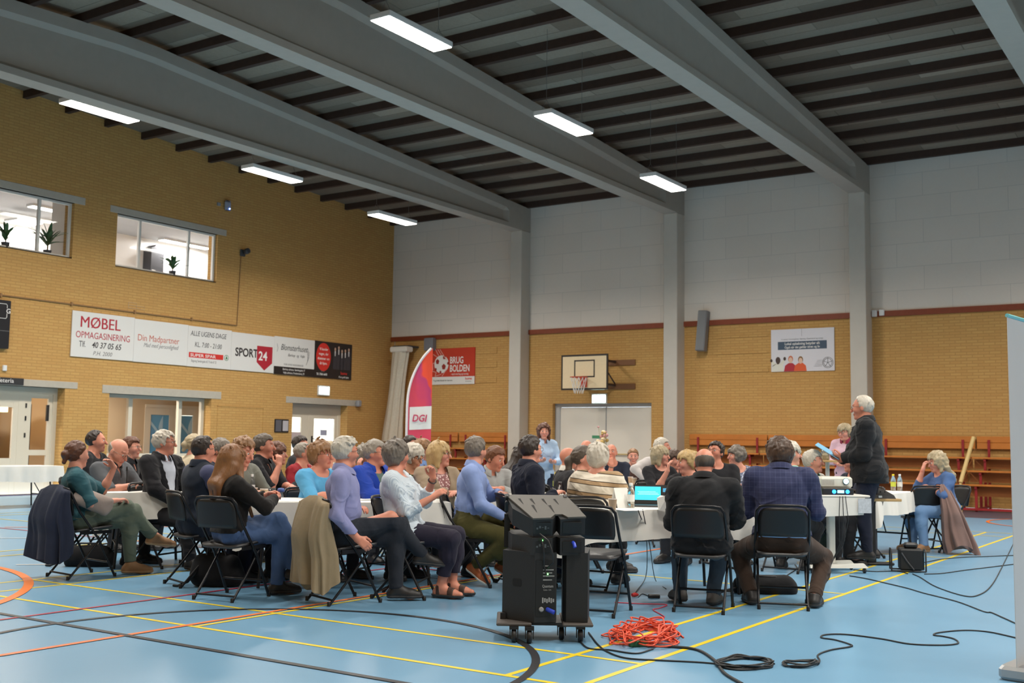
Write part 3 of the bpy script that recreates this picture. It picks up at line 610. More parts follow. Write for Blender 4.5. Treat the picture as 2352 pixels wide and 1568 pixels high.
def blob(pts, m, nm, y): q = MB(); q.add([(a, y, b) for a, b in pts], [tuple(range(len(pts)))]); return q.build(nm, m, s)
DKH = mat('print_dark_hair', (70, 52, 46), .5); FAIR = mat('print_fair_skin', (226, 190, 168), .5); DARKS = mat('print_brown_skin', (150, 92, 70), .5)
def person_print(cx, body, skin, hair, y, arms=False, hz=3.47):
    blob([(cx-.17, 3.127), (cx+.15, 3.127), (cx+.13, 3.26), (cx+.05, 3.33), (cx-.05, 3.33), (cx-.14, 3.27)], body, 'printed_figure', y)
    if arms:
        blob([(cx-.14, 3.25), (cx-.05, 3.32), (cx-.13, 3.40), (cx-.18, 3.36)], body, 'printed_arm', y); blob([(cx+.05, 3.32), (cx+.12, 3.27), (cx+.18, 3.38), (cx+.13, 3.42)], body, 'printed_arm', y)
        disc(cx-.17, 3.40, .03, .04, skin, 'printed_hand', s, y-.001); disc(cx+.17, 3.44, .035, .045, skin, 'printed_hand', s, y-.001)
    disc(cx, hz-.055, .062, .085, hair, 'printed_hair', s, y-.001); disc(cx, hz-.08, .048, .072, skin, 'printed_head', s, y-.002)
person_print(-9.60, mat('print_offwhite', (226, 224, 212), .5), DKH, DKH, yb-.027, True, 3.46)
person_print(-9.28, M_RED, FAIR, mat('print_ginger', (202, 108, 74), .5), yb-.028, False, 3.48); person_print(-9.03, M_ORANGE, FAIR, mat('print_brown_hair', (136, 96, 52), .5), yb-.029, False, 3.46)
em = MB()
for r in (.13, .10): em.tube([(-8.36+r*math.cos(a*PI/10), yb-.027, 3.32+r*math.sin(a*PI/10)) for a in range(20)], .006, 4, closed=True)
for a in range(5): em.tube([(-8.36, yb-.027, 3.32), (-8.36+.12*math.cos(a*1.256+.3), yb-.027, 3.32+.12*math.sin(a*1.256+.3))], .006, 4)
for k in range(5): em.tube([(-8.50, yb-.027, 3.24+.035*k), (-8.70+.02*k, yb-.027, 3.235+.035*k)], .004, 4)
em.build('printed_emblem', M_GREYINK, s)
exit_sign(Matrix.Translation((-14.63, YB-.06, 2.51)) @ Matrix.Rotation(PI/2, 4, 'X'), 'glowing white exit sign above the white double door')
# column loudspeaker tilted on the far wall
t = empty('column_speaker', (-11.55, YB-.16, 4.21), 0, 'tall grey slatted column loudspeaker tilted on the far wall', 'loudspeaker')
Rt = Matrix.Rotation(.055, 4, 'Y') @ Matrix.Rotation(-.08, 4, 'X')
MB().box((-.125, -.10, -.52), (.125, .10, .52), M=Rt, bev=.012).build('cabinet', mat('speaker_grey', (126, 126, 128), .5), t)
g = MB()
for k in range(7): g.box((-.105+.03*k, -.112, -.50), (-.090+.03*k, -.098, .50), M=Rt)
g.build('grille_slats', mat('speaker_slat', (150, 150, 150), .45), t); MB().box((-.04, .08, -.1), (.04, .165, .1)).build('bracket', M_DGREY, t)
# basketball backboard
t = empty('basketball_hoop', (-14.60, 25.2, 2.72), 0, 'wall-mounted basketball backboard with orange ring and white net', 'basketball hoop')
M_BB = mat('backboard_wood', (226, 204, 166), .5, noise=.05)
bo = MB().box((-.70, -.015, 0), (.70, .015, .92)).build('backboard', M_BB, t); q = MB()
for a, b, c, d in ((-.71, .71, -.01, .035), (-.71, .71, .885, .93)): q.box((a, -.022, c), (b, .02, d))
for a, b in ((-.71, -.67), (.67, .71)): q.box((a, -.021, .03), (b, .019, .89))
q.build('border', M_BLACKB, bo); q = MB()
for a, b, c, d in ((-.31, .32, .32, .355), (-.31, .32, .75, .785)): q.box((a, -.019, c), (b, -.014, d))
for a, b in ((-.31, -.275), (.285, .32)): q.box((a, -.0185, .34), (b, -.0145, .77))
q.build('target_square', M_BLACKB, bo)
M_RING = mat('ring_red', (196, 66, 40), .45)
MB().box((-.09, -.06, .06), (.09, -.015, .34)).build('ring_mount', M_RING, t)
rg = MB(); rg.tube([(.0+.225*math.cos(a*PI/16), -.30+.225*math.sin(a*PI/16), .31) for a in range(32)], .010, 8, closed=True); rg.box((-.08, -.10, .30), (.08, -.02, .32))
rg.tube([(-.16, -.14, .30), (-.03, -.03, .12)], .006, 6); rg.tube([(.16, -.14, .30), (.03, -.03, .12)], .006, 6); rg.build('ring', M_RING, t)
nt = MB()
for k in range(12):
    for sgn in (1, -1):
        nt.tube([((.215-.10*f)*math.cos(k*PI/6+sgn*f*.8), -.30+(.215-.10*f)*math.sin(k*PI/6+sgn*f*.8), .30-.42*f) for f in (0, .2, .4, .6, .8, 1)], .006, 4)
nt.build('net', mat('net_white', (232, 230, 226), .7), t)
for sx in (-.45, .45):
    br = MB()
    for z in (.15, .78): br.box((sx-.03, .015, z-.03), (sx+.03, .91, z+.03))
    br.tube([(sx, .03, .77), (sx, .90, .16)], .02, 6); br.build('support_arm', M_WOODDK, t)
bp = MB()
for z in (.10, .74): bp.box((-.75, .86, z-.06), (1.05, .905, z+.09))
bp.build('mounting_plank', mat('mount_wood', (126, 84, 52), .6), t)
# bracket box and gathered net in the corner
tag(MB().box((-20.62, YB-.20, 4.02), (-20.28, YB-.003, 4.40), bev=.02).build('wall_box', mat('wall_box_grey', (122, 122, 128), .5)), 'grey box under the timber rail above the red poster', 'box')
t = empty('gathered_net', (-21.25, 25.62, 0), 0, 'gathered white curtain net hanging in the corner behind the flag', 'net')
q = MB(); n = 40; rows = 14; vv = []
for j in range(rows+1):
    f = j/rows; zc = 4.12-2.85*f; cx = -.0-.28*f; hw = .30-.10*math.sin(PI*min(1, f*1.1))*.6+.04*f
    for i in range(n):
        a = 2*PI*i/n; r = 1+.22*math.sin(9*a+3*f)*(.4+.6*f); vv.append((cx+hw*r*math.cos(a), .14*r*math.sin(a), zc))
q.add(vv, [(j*n+i, j*n+(i+1) % n, (j+1)*n+(i+1) % n, (j+1)*n+i) for j in range(rows) for i in range(n)], 0, True); q.add(vv[:n], [tuple(range(n))]); q.build('net_cloth', mat('net_cloth', (206, 196, 178), .9, noise=.15, nscale=22, bump=.5, bscale=40), t)
MB().box((-.33, -.17, 3.97), (.33, .17, 4.13), bev=.03).build('head_band', mat('net_head', (222, 216, 204), .8), t); MB().box((-.30, -.05, 4.12), (.30, .47, 4.17)).build('wall_bracket', M_DGREY, t)
tag(MB().box((-21.95, YB-.09, 2.86), (-21.80, YB-.003, 3.02), bev=.01).build('socket_box', M_DGREY), 'small dark socket box on the far wall beside the corner', 'socket')
tag(MB().tube([(-21.88, YB-.012, 3.02), (-21.9, YB-.012, 4.35)], .009, 6).build('conduit_pipe', mat('pale_pipe', (196, 186, 170), .6)), 'thin pale conduit dropping to the corner socket', 'pipe')
t = empty('detector_pair', (-7.22, YB-.06, 4.46), 0, 'two small white detectors on the timber rail right of the third column', 'detector')
MB().box((-.07, -.03, -.10), (.05, .055, .06), bev=.012).build('case', M_HOUSE, t); MB().box((.10, -.03, -.08), (.22, .055, .06), bev=.012).build('case', M_HOUSE, t)
# tiered benches along the far wall
M_PINE = mat('varnished_pine', (198, 122, 50), .42, noise=.22, nscale=5, coat=.2); M_PINE2 = mat('worn_pine', (180, 112, 54), .55, noise=.2, nscale=5); M_REDFR = mat('red_steel', (150, 36, 40), .45)
def bench(x0, x1, label):
    t = empty('tiered_bench', ((x0+x1)/2, YB, 0), 0, label, 'bench', 'tiered benches along the far wall'); h = (x1-x0)/2
    for z0, z1 in ((1.30, 1.435), (1.44, 1.575)): MB().box((-h, -.10, z0), (h, -.06, z1), bev=.006).build('backrest_plank', M_PINE, t)
    for k, (y, z) in enumerate(((-.50, 1.12), (-1.0, .84), (-1.5, .56))):
        for d in (0, .17): MB().box((-h, y-.16+d, z-.035), (h, y-.005+d, z), bev=.006).build('seat_plank', M_PINE if d == 0 else M_PINE2, t)
        MB().box((-h, y+.10, z-.25), (h, y+.13, z-.045)).build('riser_plank', M_PINE2, t)
    n = max(2, int(round((x1-x0)/2.0))+1)
    for k in range(n):
        x = -h+.25+(2*h-.5)*k/(n-1); f = MB()
        f.box((x-.025, -.13, 0), (x+.025, -.10, 1.5)); f.box((x-.025, -1.64, .03), (x+.025, -.10, .07))
        for y, z in ((-.58, 1.085), (-1.08, .805), (-1.58, .525)): f.box((x-.025, y-.02, 0), (x+.025, y+.02, z)); f.box((x-.025, y-.06, z-.05), (x+.025, y+.2, z-.002))
        f.build('steel_frame', M_REDFR, t)
    MB().box((-h, -1.66, .03), (h, -1.61, .075)).build('floor_rail', M_REDFR, t)
    return t
bench(-21.35, -19.35, 'tiered pine bench in the corner behind the beach flag'); bench(-19.3, -17.40, 'tiered pine bench left of the first column')
bench(-11.95, -9.87, 'tiered pine bench right of the second column'); bench(-9.84, -7.78, 'tiered pine bench left of the third column, behind the standing man')
bench(-7.25, -5.07, 'tiered pine bench right of the third column'); bench(-5.03, -2.95, 'tiered pine bench at the right edge, half behind the roll-up banner')
a, b_ = at_y(2236, 1004, 24.6), at_y(2206, 1108, 24.1)
d = Vector(b_-a); a = Vector(a); e = a+d*1.0; q = MB(); q.tube([a, e], .045, 6); q.tube([e, Vector((e.x, e.y, 0))], .03, 6)
tag(q.build('handrail', mat('pale_wood', (214, 184, 122), .5)), 'slanted pale wooden handrail in front of the right benches', 'handrail')
# beach flag
bx, by = at_d(966, 1012, 25.0)[0], at_d(966, 1012, 25.0)[1]
t = empty('beach_flag', (bx, by, 0), -YAW*1.0-.0, 'tall red and purple beach flag with a white letter panel', 'flag'); t.rotation_euler = (0, 0, -YAW)
def fy(x, z): return .03*math.sin(x*14+z*1.3)
zb, zt = .75, 3.42
def edge(z):        # left (curved) edge of the sail
    f = max(0, (z-2.0)/(zt-2.0)); return -.29+.50*f**2.6-.02*(1-f)
def fcol():
    m = bpy.data.materials.new('flag_cloth'); m.use_nodes = True; q = NT(m); o = q.obj(); sp = q.n('ShaderNodeSeparateXYZ'); q.l(o, sp.inputs[0])
    nz = q.noise(o, 3.0, 1); k = q.math('ADD', q.math('MULTIPLY', sp.outputs[2], .27), q.math('ADD', q.math('MULTIPLY', sp.outputs[0], .9), q.math('MULTIPLY', nz, .35)))
    q.l(q.ramp(k, [(.25, lin((206, 62, 92))), (.70, lin((214, 66, 88))), (.95, lin((186, 56, 108))), (1.06, lin((220, 66, 74))), (1.2, lin((236, 76, 46)))]), q.b.inputs['Base Color']); q.b.inputs['Roughness'].default_value = .7
    return m
q = MB(); nx, nz = 10, 40; vv = []; 
for j in range(nz+1):
    z = zb+(zt-zb)*j/nz; e0 = edge(z); 
    for i in range(nx+1): x = e0+(.235-e0)*i/nx; vv.append((x, fy(x, z), z))
q.add(vv, [(j*(nx+1)+i, j*(nx+1)+i+1, (j+1)*(nx+1)+i+1, (j+1)*(nx+1)+i) for j in range(nz) for i in range(nx)], 0, True); sail = q.build('sail', fcol(), t)
q = MB(); q.tube([(edge(z)-.012, fy(edge(z), z), z) for z in [zb+(zt-zb)*k/40 for k in range(41)]], .028, 8); q.tube([(edge(zb)-.012, 0, 0.03), (edge(zb)-.012, 0, zb)], .014, 8); q.build('pole_sleeve', mat('sleeve_white', (228, 222, 222), .6), t)
q = MB(); vv = []
for j in range(9):
    z = 1.56+.52*j/8
    for i in range(9): x = -.262+(.236+.262)*i/8; vv.append((x, fy(x, z)-.006, z+.03*(i/8-.5)))
q.add(vv, [(j*9+i, j*9+i+1, (j+1)*9+i+1, (j+1)*9+i) for j in range(8) for i in range(8)], 0, True); q.build('letter_panel', M_SIGN, t)
text('DGI', .155, Matrix.Translation((-.205, -.05, 1.74)) @ Matrix.Rotation(PI/2, 4, 'X'), mat('flag_print', (190, 44, 84), .6), t, sx=.86, shear=.2, bold=.03)
MB().box((-.5, -.30, 0), (-.05, .30, .03)).build('base_plate', M_DGREY, t)
# roll-up banner at the right edge
p0 = at_z(2336, 1566, .0); dirn = ray(3420, 1044); dv = Vector((dirn[0], dirn[1], 0)).normalized(); ang = math.atan2(dv.y, dv.x)
t = empty('roll_up_banner', (p0[0], p0[1], 0), ang, 'back of a tall grey-white roll-up banner at the right edge', 'banner')
MB().box((0, -.002, .08), (.85, .002, 2.06)).build('banner_sheet', mat('banner_back', (196, 196, 198), .5, noise=.05, nscale=3), t)
MB().tube([(0, 0, 2.06), (.85, 0, 2.06)], .012, 8).build('top_rail', mat('teal_edge', (112, 190, 196), .4), t)
MB().box((-.01, -.10, 0), (.87, .10, .08), bev=.02).build('base_cassette', mat('alu', (170, 172, 174), .35, metal=.7), t)
MB().tube([(.42, .03, .05), (.42, .03, 2.0)], .010, 8).build('support_pole', mat('alu', (170, 172, 174), .35, metal=.7), t)
# ---------------------------------------------------------------- tables
M_CLOTH = mat('white_tablecloth', (228, 225, 218), .9, noise=.04, nscale=8, bump=.12, bscale=18)
M_TTOP = mat('table_plastic', (206, 204, 198), .6); M_BLKM = mat('black_metal', (38, 38, 40), .4, metal=.3); M_GRYM = mat('grey_metal', (92, 92, 96), .4, metal=.5)
def table(nl, nr, dd, label, clabel, z=.74, drop=.27, cornerdrop=.14, seed=1, vz=None):
    a, b = Vector(at_z(*nl, z)), Vector(at_z(*nr, z)); a.z = b.z = 0; d = b-a; Wd = d.length; ang = math.atan2(d.y, d.x); R = random.Random(seed)
    c = a+d*.5+Vector((-math.sin(ang), math.cos(ang), 0))*dd/2
    t = empty('folding_table', c, ang, label, 'table', 'folding tables under the white cloths'); h, k = Wd/2, dd/2
    MB().box((-h, -k, z-.045), (h, k, z-.004), bev=.01).build('tabletop', M_TTOP, t)
    for sx in (-1, 1):
        q = MB(); x = sx*(h-.22)
        q.tube([(x, -k+.09, z-.05), (x+sx*.05, -k+.07, .0), ], .014, 8); q.tube([(x, k-.09, z-.05), (x+sx*.05, k-.07, .0)], .014, 8); q.tube([(x+sx*.03, -k+.08, .22), (x+sx*.03, k-.08, .22)], .011, 8); q.tube([(x, 0, z-.05), (x-sx*.28, 0, z-.05), (x+sx*.03, 0, .22)], .009, 6)
        q.build('leg', M_BLKM, t)
    q = MB(); n = 168; per = []; r = .03
    def rr(s):      # rounded rectangle by arc parameter
        L = [(-h, -k), (h, -k), (h, k), (-h, k)]; P = 2*(Wd+dd); s = (s % 1)*P
        for (x0, y0), (x1, y1), l in ((L[0], L[1], Wd), (L[1], L[2], dd), (L[2], L[3], Wd), (L[3], L[0], dd)):
            if s <= l: f = s/l; return x0+(x1-x0)*f, y0+(y1-y0)*f, (y1-y0)/l, -(x1-x0)/l, min(s, l-s)
            s -= l
        return L[0][0], L[0][1], 0, -1, 0
    ph = [R.uniform(0, 6.28) for _ in range(4)]; rows = 7; V = []
    for j in range(rows):
        f = j/(rows-1)
        for i in range(n):
            x, y, nx, ny, dc = rr(i/n); cd_ = math.exp(-(dc/.13)**2); s_ = i/n*2*(Wd+dd)
            if cd_ > .02: cx, cy = (h if x > 0 else -h), (k if y > 0 else -k); m_ = Vector((x, y)); nn = Vector((nx, ny))*(1-cd_*.5)+Vector((cx, cy)).normalized()*cd_*.5; nx, ny = nn
            w = (.012*math.sin(s_*13+ph[0])+.010*math.sin(s_*23+ph[1])+.006*math.sin(s_*41+ph[2]))*f+.035*f*cd_
            o = .006+.018*f+w; zz = z+.004-(drop+cornerdrop*cd_+.012*math.sin(s_*5+ph[3]))*f
            if j == 0: o = .003
            V.append((x+nx*o, y+ny*o, zz))
    q.add(V, [(j*n+i, (j+1)*n+i, (j+1)*n+(i+1) % n, j*n+(i+1) % n) for j in range(rows-1) for i in range(n)], 0, True)
    q.add([(p[0], p[1], z+.004) for p in V[:n]], [tuple(range(n))]); o = q.build('tablecloth', M_CLOTH, None, c, ang)
    tag(o, clabel, 'tablecloth', 'white tablecloths on the folding tables'); return t
table((228, 1132.5), (470, 1131.5), .85, 'folding table at the left behind the woman in teal', 'white tablecloth on the left table behind the woman in teal', seed=1)
table((553, 1154), (1035, 1155), .80, 'front long folding table behind the young woman in black and the man in lilac', 'white tablecloth on the front table behind the man in the lilac shirt', seed=2)
table((640, 1119.5), (985, 1120), .70, 'second-row folding table behind the woman in the sky blue top', 'white tablecloth on the second-row table behind the woman in the sky blue top', seed=3)
table((984, 1135.5), (1330, 1135.5), .75, 'folding table with red and orange cans behind the loudspeaker stack', 'white tablecloth under the red and orange cans behind the loudspeaker stack', seed=4, drop=.30)
table((1300, 1173), (1745, 1169), .72, 'front right folding table carrying the laptop with the turquoise screen', 'white tablecloth under the laptop with the turquoise screen', seed=5, drop=.25)
table((1400, 1114), (1640, 1115), .75, 'far folding table in front of the people at the white double door', 'white tablecloth on the far table in front of the white double door', seed=6, drop=.22)
table((1672, 1110), (1850, 1113), .75, 'far folding table in front of the woman in the patterned blouse', 'white tablecloth in front of the woman in the patterned blouse', seed=7, drop=.24)
table((2012, 1137), (2113, 1129.5), .75, 'folding table at the right beside the woman in denim', 'white tablecloth on the right table beside the woman in denim', seed=8, drop=.25)
table((-130, 1073), (146, 1070), .75, 'empty folding table by the left wall in front of the cafeteria door', 'white tablecloth on the empty table by the cafeteria door', seed=9, drop=.28, cornerdrop=.03)

# ---------------------------------------------------------------- folding chairs
M_CHB = mat('chair_black_plastic', (19, 20, 22), .42, spec=.5); M_CHS = mat('chair_seat_charcoal', (58, 58, 60), .40); M_CHF = mat('chair_frame_black', (32, 32, 35), .35, metal=.4)
def round_rect(w, h, r, n=6):
    P = []
    for cx, cy, a0 in ((w/2-r, h/2-r, 0), (-w/2+r, h/2-r, 90), (-w/2+r, -h/2+r, 180), (w/2-r, -h/2+r, 270)):
        for i in range(n+1): a = math.radians(a0+90*i/n); P.append((cx+r*math.cos(a), cy+r*math.sin(a)))
    return P
def folding_chair(loc, rz, label):
    t = empty('folding_chair', loc, rz, label, 'chair', 'black folding chairs')
    q = MB(); P = round_rect(.40, .40, .07); n = len(P)
    def sz(x, y): return .447+.018*(y/.2)+.012*(x/.2)**2
    q.add([(x, y+.01, sz(x, y)) for x, y in P]+[(x*.97, y*.97+.01, sz(x, y)-.022) for x, y in P]+[(0, .01, .446)], [(i, (i+1) % n, 2*n) for i in range(n)]+[((i+1) % n, i, n+i, n+(i+1) % n) for i in range(n)]+[tuple(reversed(range(n, 2*n)))], 0, True); q.build('seat', M_CHS, t)
    q = MB(); nx, nz = 12, 7; V = []
    def bk(x, z): return -.205-.20*(z-.60)-.030*(1-(x/.2)**2)     # curved back surface
    for side, off in ((0, 0), (1, -.012)):
        for j in range(nz+1):
            for i in range(nx+1):
                z = .575+.235*j/nz; fx = -1+2*i/nx; wd = .196
                if j > nz-3: wd -= .045*((j-(nz-3))/3)**2
                if j == 0: wd -= .01
                x = fx*wd; V.append((x, bk(x, z)+off, z-.012*(abs(fx)**3)*(1 if j == nz else 0)))
    m = (nx+1)*(nz+1); F = []
    for j in range(nz):
        for i in range(nx):
            a = j*(nx+1)+i; F.append((a+1, a, a+nx+1, a+nx+2)); F.append((m+a, m+a+1, m+a+nx+2, m+a+nx+1))
    rim = [i for i in range(nx+1)]+[j*(nx+1)+nx for j in range(1, nz+1)]+[nz*(nx+1)+i for i in range(nx-1, -1, -1)]+[j*(nx+1) for j in range(nz-1, 0, -1)]
    for a, b in zip(rim, rim[1:]+rim[:1]): F.append((a, b, m+b, m+a))
    q.add(V, F, 0, True); q.build('backrest', M_CHB, t)
    fr = []          # back-and-front tube: from the front foot up over the back
    for s in (-1, 1):
        L = [(s*.212, .215, .0), (s*.212, .03, .36), (s*.210, -.155, .60), (s*.205, -.225, .73)]
        MB().tube(L, .0115, 8).build('leg', M_CHF, t)
        MB().tube([(s*.190, .12, .425), (s*.190, -.06, .20), (s*.190, -.235, .0)], .0105, 8).build('leg', M_CHF, t)
        MB().lathe([(.015, 0), (.015, .03), (.011, .035)], 10, M=Matrix.Translation((s*.212, .213, .0))).build('foot_cap', M_CHB, t)
        MB().lathe([(.014, 0), (.014, .03), (.011, .035)], 10, M=Matrix.Translation((s*.190, -.233, .0))).build('foot_cap', M_CHB, t)
    MB().tube([(-.205, -.225, .73), (-.203, -.245, .775), (-.175, -.256, .812), (-.12, -.272, .822), (0, -.285, .824), (.12, -.272, .822), (.175, -.256, .812), (.203, -.245, .775), (.205, -.225, .73)], .0115, 8).build('back_frame', M_CHF, t)
    q = MB(); q.tube([(-.212, .145, .135), (.212, .145, .135)], .009, 8); q.build('front_stretcher', M_CHF, t)
    MB().tube([(-.190, -.205, .045), (.190, -.205, .045)], .009, 8).build('rear_stretcher', M_CHF, t)
    for s in (-1, 1): MB().box((s*.20-.008, -.14, .40), (s*.20+.008, .16, .43)).build('seat_bracket', M_CHF, t)
    return t
CHAIR0 = [None]
def chair(loc, rz, label):
    if CHAIR0[0] is None: CHAIR0[0] = folding_chair(loc, rz, label); return CHAIR0[0]
    return dup(CHAIR0[0], loc, rz, label, 'black folding chairs')
chair((-4.225, 7.518, 0), math.radians(103.7)-PI/2, 'empty black folding chair beside the loudspeaker stack')
e = at_z(2118, 1264); th = math.atan2(-e[1], -e[0])+math.radians(-160)
chair((e[0], e[1], 0), th-PI/2, 'empty black folding chair with a mauve coat on it at the right'); RCH = (e[0], e[1], th-PI/2)

# ---------------------------------------------------------------- table things
def on(u, v, z=.744): p = at_z(u, v, z); return (p[0], p[1], z)
M_PET = mat('clear_bottle', (236, 240, 240), .08, trans=.92, spec=.5); M_PAPERCUP = mat('paper_cup', (190, 164, 136), .7); M_LID = mat('cup_lid_black', (34, 34, 36), .4)
proto = {}
def rep(kind, loc, label, group, maker, rz=0):
    if kind in proto: return dup(proto[kind], loc, rz, label, group)
    o = maker(loc, label, group); o.rotation_euler.z = rz; proto[kind] = o; return o
def can_maker(m_body, cat='can', name='drink_can'):
    def mk(loc, label, group):
        t = empty(name, loc, 0, label, cat, group)
        MB().lathe([(.026, 0), (.033, .012), (.033, .100), (.027, .113)], 18).build('can_body', m_body, t); MB().lathe([(.027, .113), (.0275, .116), (.024, .113), (.0, .112)], 18, cap=False).build('can_top', mat('can_aluminium', (196, 198, 200), .3, metal=.8), t)
        q = MB(); q.add([(.0335*math.cos(a), .0335*math.sin(a), z) for a, z in ((-2.0, .03), (-1.5, .035), (-1.0, .075), (-1.5, .085), (-2.0, .055))], [(0, 1, 2, 3, 4)]); q.build('label_swash', M_PINKW, t); return t
    return mk
def cup(loc, label, group):
    t = empty('paper_cup', loc, 0, label, 'cup', group)
    MB().lathe([(.026, 0), (.036, .088), (.038, .092), (.035, .092), (.026, .006)], 18, cap=False).build('cup_wall', M_PAPERCUP, t); MB().lathe([(.0375, .089), (.0385, .094), (.036, .095)], 18, cap=False).build('rim', M_PINKW, t); MB().lathe([(.0, .004), (.026, .005)], 18, cap=False).build('cup_bottom', M_PAPERCUP, t); return t
def bottle_maker(capm, label_m, fill=None, glassm=None):
    def mk(loc, label, group):
        t = empty('drink_bottle', loc, 0, label, 'bottle', group)
        MB().lathe([(.028, 0), (.032, .006), (.032, .06), (.030, .07), (.032, .08), (.032, .135), (.024, .165), (.0135, .185), (.0135, .20)], 18).build('bottle_body', glassm or M_PET, t)
        MB().lathe([(.0155, .192), (.0155, .212), (.014, .214)], 14).build('cap', capm, t)
        MB().lathe([(.0328, .055), (.0328, .115)], 18, cap=False).build('bottle_label', label_m, t)
        if fill: MB().lathe([(.026, .004), (.030, .01), (.030, .10)], 16).build('drink', fill, t)
        return t
    return mk
G1 = 'drink cans on the tables'; G2 = 'paper cups on the tables'; G3 = 'drink bottles on the tables'
RC = can_maker(mat('can_red', (206, 40, 36), .35)); OC = can_maker(mat('can_orange', (236, 112, 26), .35)); GC = can_maker(mat('can_green', (74, 96, 38), .35)); CC = can_maker(mat('can_cola', (40, 30, 34), .3))
for u, v, l in ((810, 1149, 'red drink can right of the man in the lilac shirt'), (1132, 1130, 'red drink can in front of the man in the grey shirt'), (1479, 1112, 'left of two red drink cans on the far table'), (1490, 1114, 'right of two red drink cans on the far table')): rep('rc', on(u, v), l, G1, RC)
rep('oc', on(1161, 1128), 'orange drink can beside a paper cup', G1, OC); rep('gc', on(623, 1116), 'olive green drink can on the second-row table', G1, GC); rep('cc', on(1288, 1130), 'dark cola can between two yellow-capped bottles', G1, CC)
for u, v, l in ((606, 1146, 'paper cup on the front table beside the dark glass'), (582, 1143, 'paper cup in front of two clear bottles'), (636, 1115, 'paper cup beside the olive can'), (1173, 1130, 'paper cup right of the orange can'), (1407, 1171, 'paper cup on the front right table beside the laptop'), (1448, 1110, 'left of two paper cups on the far table'), (1457, 1113, 'right of two paper cups on the far table'), (1505, 1112, 'paper cup right of the two red cans'), (1684, 1107.5, 'paper cup in front of the woman in the patterned blouse'), (1713, 1109.5, 'right paper cup in front of the woman in the patterned blouse')): rep('cup', on(u, v), l, G2, cup)
BC = bottle_maker(M_HOUSE, mat('pale_label', (226, 228, 226), .5)); BY = bottle_maker(mat('cap_yellow', (232, 210, 40), .4), mat('lime_label', (196, 204, 70), .5)); BR = bottle_maker(M_HOUSE, mat('label_crimson', (196, 36, 60), .5), mat('crimson_drink', (196, 44, 70), .15, trans=.4))
BD = bottle_maker(mat('cap_yellow', (232, 210, 40), .4), mat('lime_label', (196, 204, 70), .5), None, mat('dark_green_bottle', (30, 38, 26), .15, trans=.3))
for u, v, l in ((577, 1141, 'left clear bottle on the front table'), (590, 1139.5, 'right clear bottle on the front table'), (1449, 1166, 'clear water bottle beside the laptop'), (2067, 1127, 'clear white-capped bottle on the right table')): rep('bc', on(u, v), l, G3, BC)
for u, v, l in ((1305, 1128, 'clear bottle with a yellow cap beside the woman in cream'), (2052, 1127, 'clear bottle with a yellow cap on the right table')): rep('by', on(u, v), l, G3, BY)
rep('bd', on(1276, 1127), 'dark bottle with a yellow cap behind the man in navy', G3, BD); rep('br', on(354, 1124), 'clear bottle of red drink on the left table', G3, BR)
def lidcup(loc, label, group):
    t = cup(loc, label, group); t.name = 'coffee_cup'; t.children[0].data.materials[0] = M_PINKW; MB().lathe([(.039, .090), (.039, .100), (.034, .106), (.0, .106)], 18, cap=False).build('lid', M_LID, t); return t
lidcup(on(310, 1119), 'white coffee cup with a black lid on the left table', None)
def simple(name, mb, m, loc, rz, label, cat, group=None): o = mb.build(name, m, None, loc, rz); return tag(o, label, cat, group)
t = empty('glass_of_cola', on(624, 1149), 0, 'dark glass of cola on the front table', 'glass')
MB().lathe([(.028, 0), (.034, .11), (.032, .11), (.027, .006)], 16, cap=False).build('glass_wall', M_PET, t); MB().lathe([(.026, .005), (.032, .095)], 16).build('cola', mat('cola', (42, 24, 20), .1), t)
for u, v, l in ((649, 1114, 'clear plastic cup on the second-row table'),): simple('plastic_cup', MB().lathe([(.026, 0), (.034, .09), (.032, .09), (.025, .004)], 14, cap=False), M_PET, on(u, v), 0, l, 'cup')
M_PAPER = mat('white_paper', (236, 236, 232), .8)
def sheet(u, v, w, h, ang, label, z=.7455, curl=.0):
    q = MB(); n = 6; V = [(-w/2+w*i/n, -h/2+h*j, .001+curl*((i/n)**2)) for j in (0, 1) for i in range(n+1)]; V += [(x, y, z_-.001) for x, y, z_ in V]
    q.add(V, [(i, i+1, n+2+i, n+1+i) for i in range(n)]+[(2*n+2+i+1, 2*n+2+i, 3*n+3+i, 3*n+4+i) for i in range(n)], 0, True); return simple('paper_sheet', q, M_PAPER, on(u, v, z), YAWR+ang, label, 'paper', 'papers on the tables')
YAWR = -YAW
sheet(300, 1123, .30, .21, .2, 'papers in front of the bald man in grey'); sheet(338, 1122, .21, .30, -.3, 'paper under the bottle of red drink'); sheet(385, 1124, .21, .30, .5, 'paper in front of the white-haired man in the black jacket')
sheet(852, 1147, .30, .21, .1, 'papers in front of the man in the royal blue jacket', curl=.02); sheet(670, 1150, .30, .21, -.2, 'paper on the front table before the woman in the sky blue top'); sheet(1440, 1170, .21, .30, .4, 'paper under the water bottle'); sheet(1716, 1166, .21, .30, .2, 'papers between the two men in dark jackets'); sheet(1430, 1112, .3, .21, 0, 'paper on the far table in front of the man in black')
t = empty('desk_microphone', on(290, 1126), YAWR, 'thin black microphone stand on the left table', 'microphone'); MB().box((-.02, -.03, 0), (.11, .03, .012), bev=.004).build('base', M_BLKM, t); MB().tube([(0, 0, .01), (0, 0, .10), (-.003, 0, .20)], .004, 6).build('stem', M_BLKM, t); MB().lathe([(.007, 0), (.008, .035), (.004, .045)], 10, M=Matrix.Translation((-.003, 0, .20))).build('capsule', M_BLKM, t)
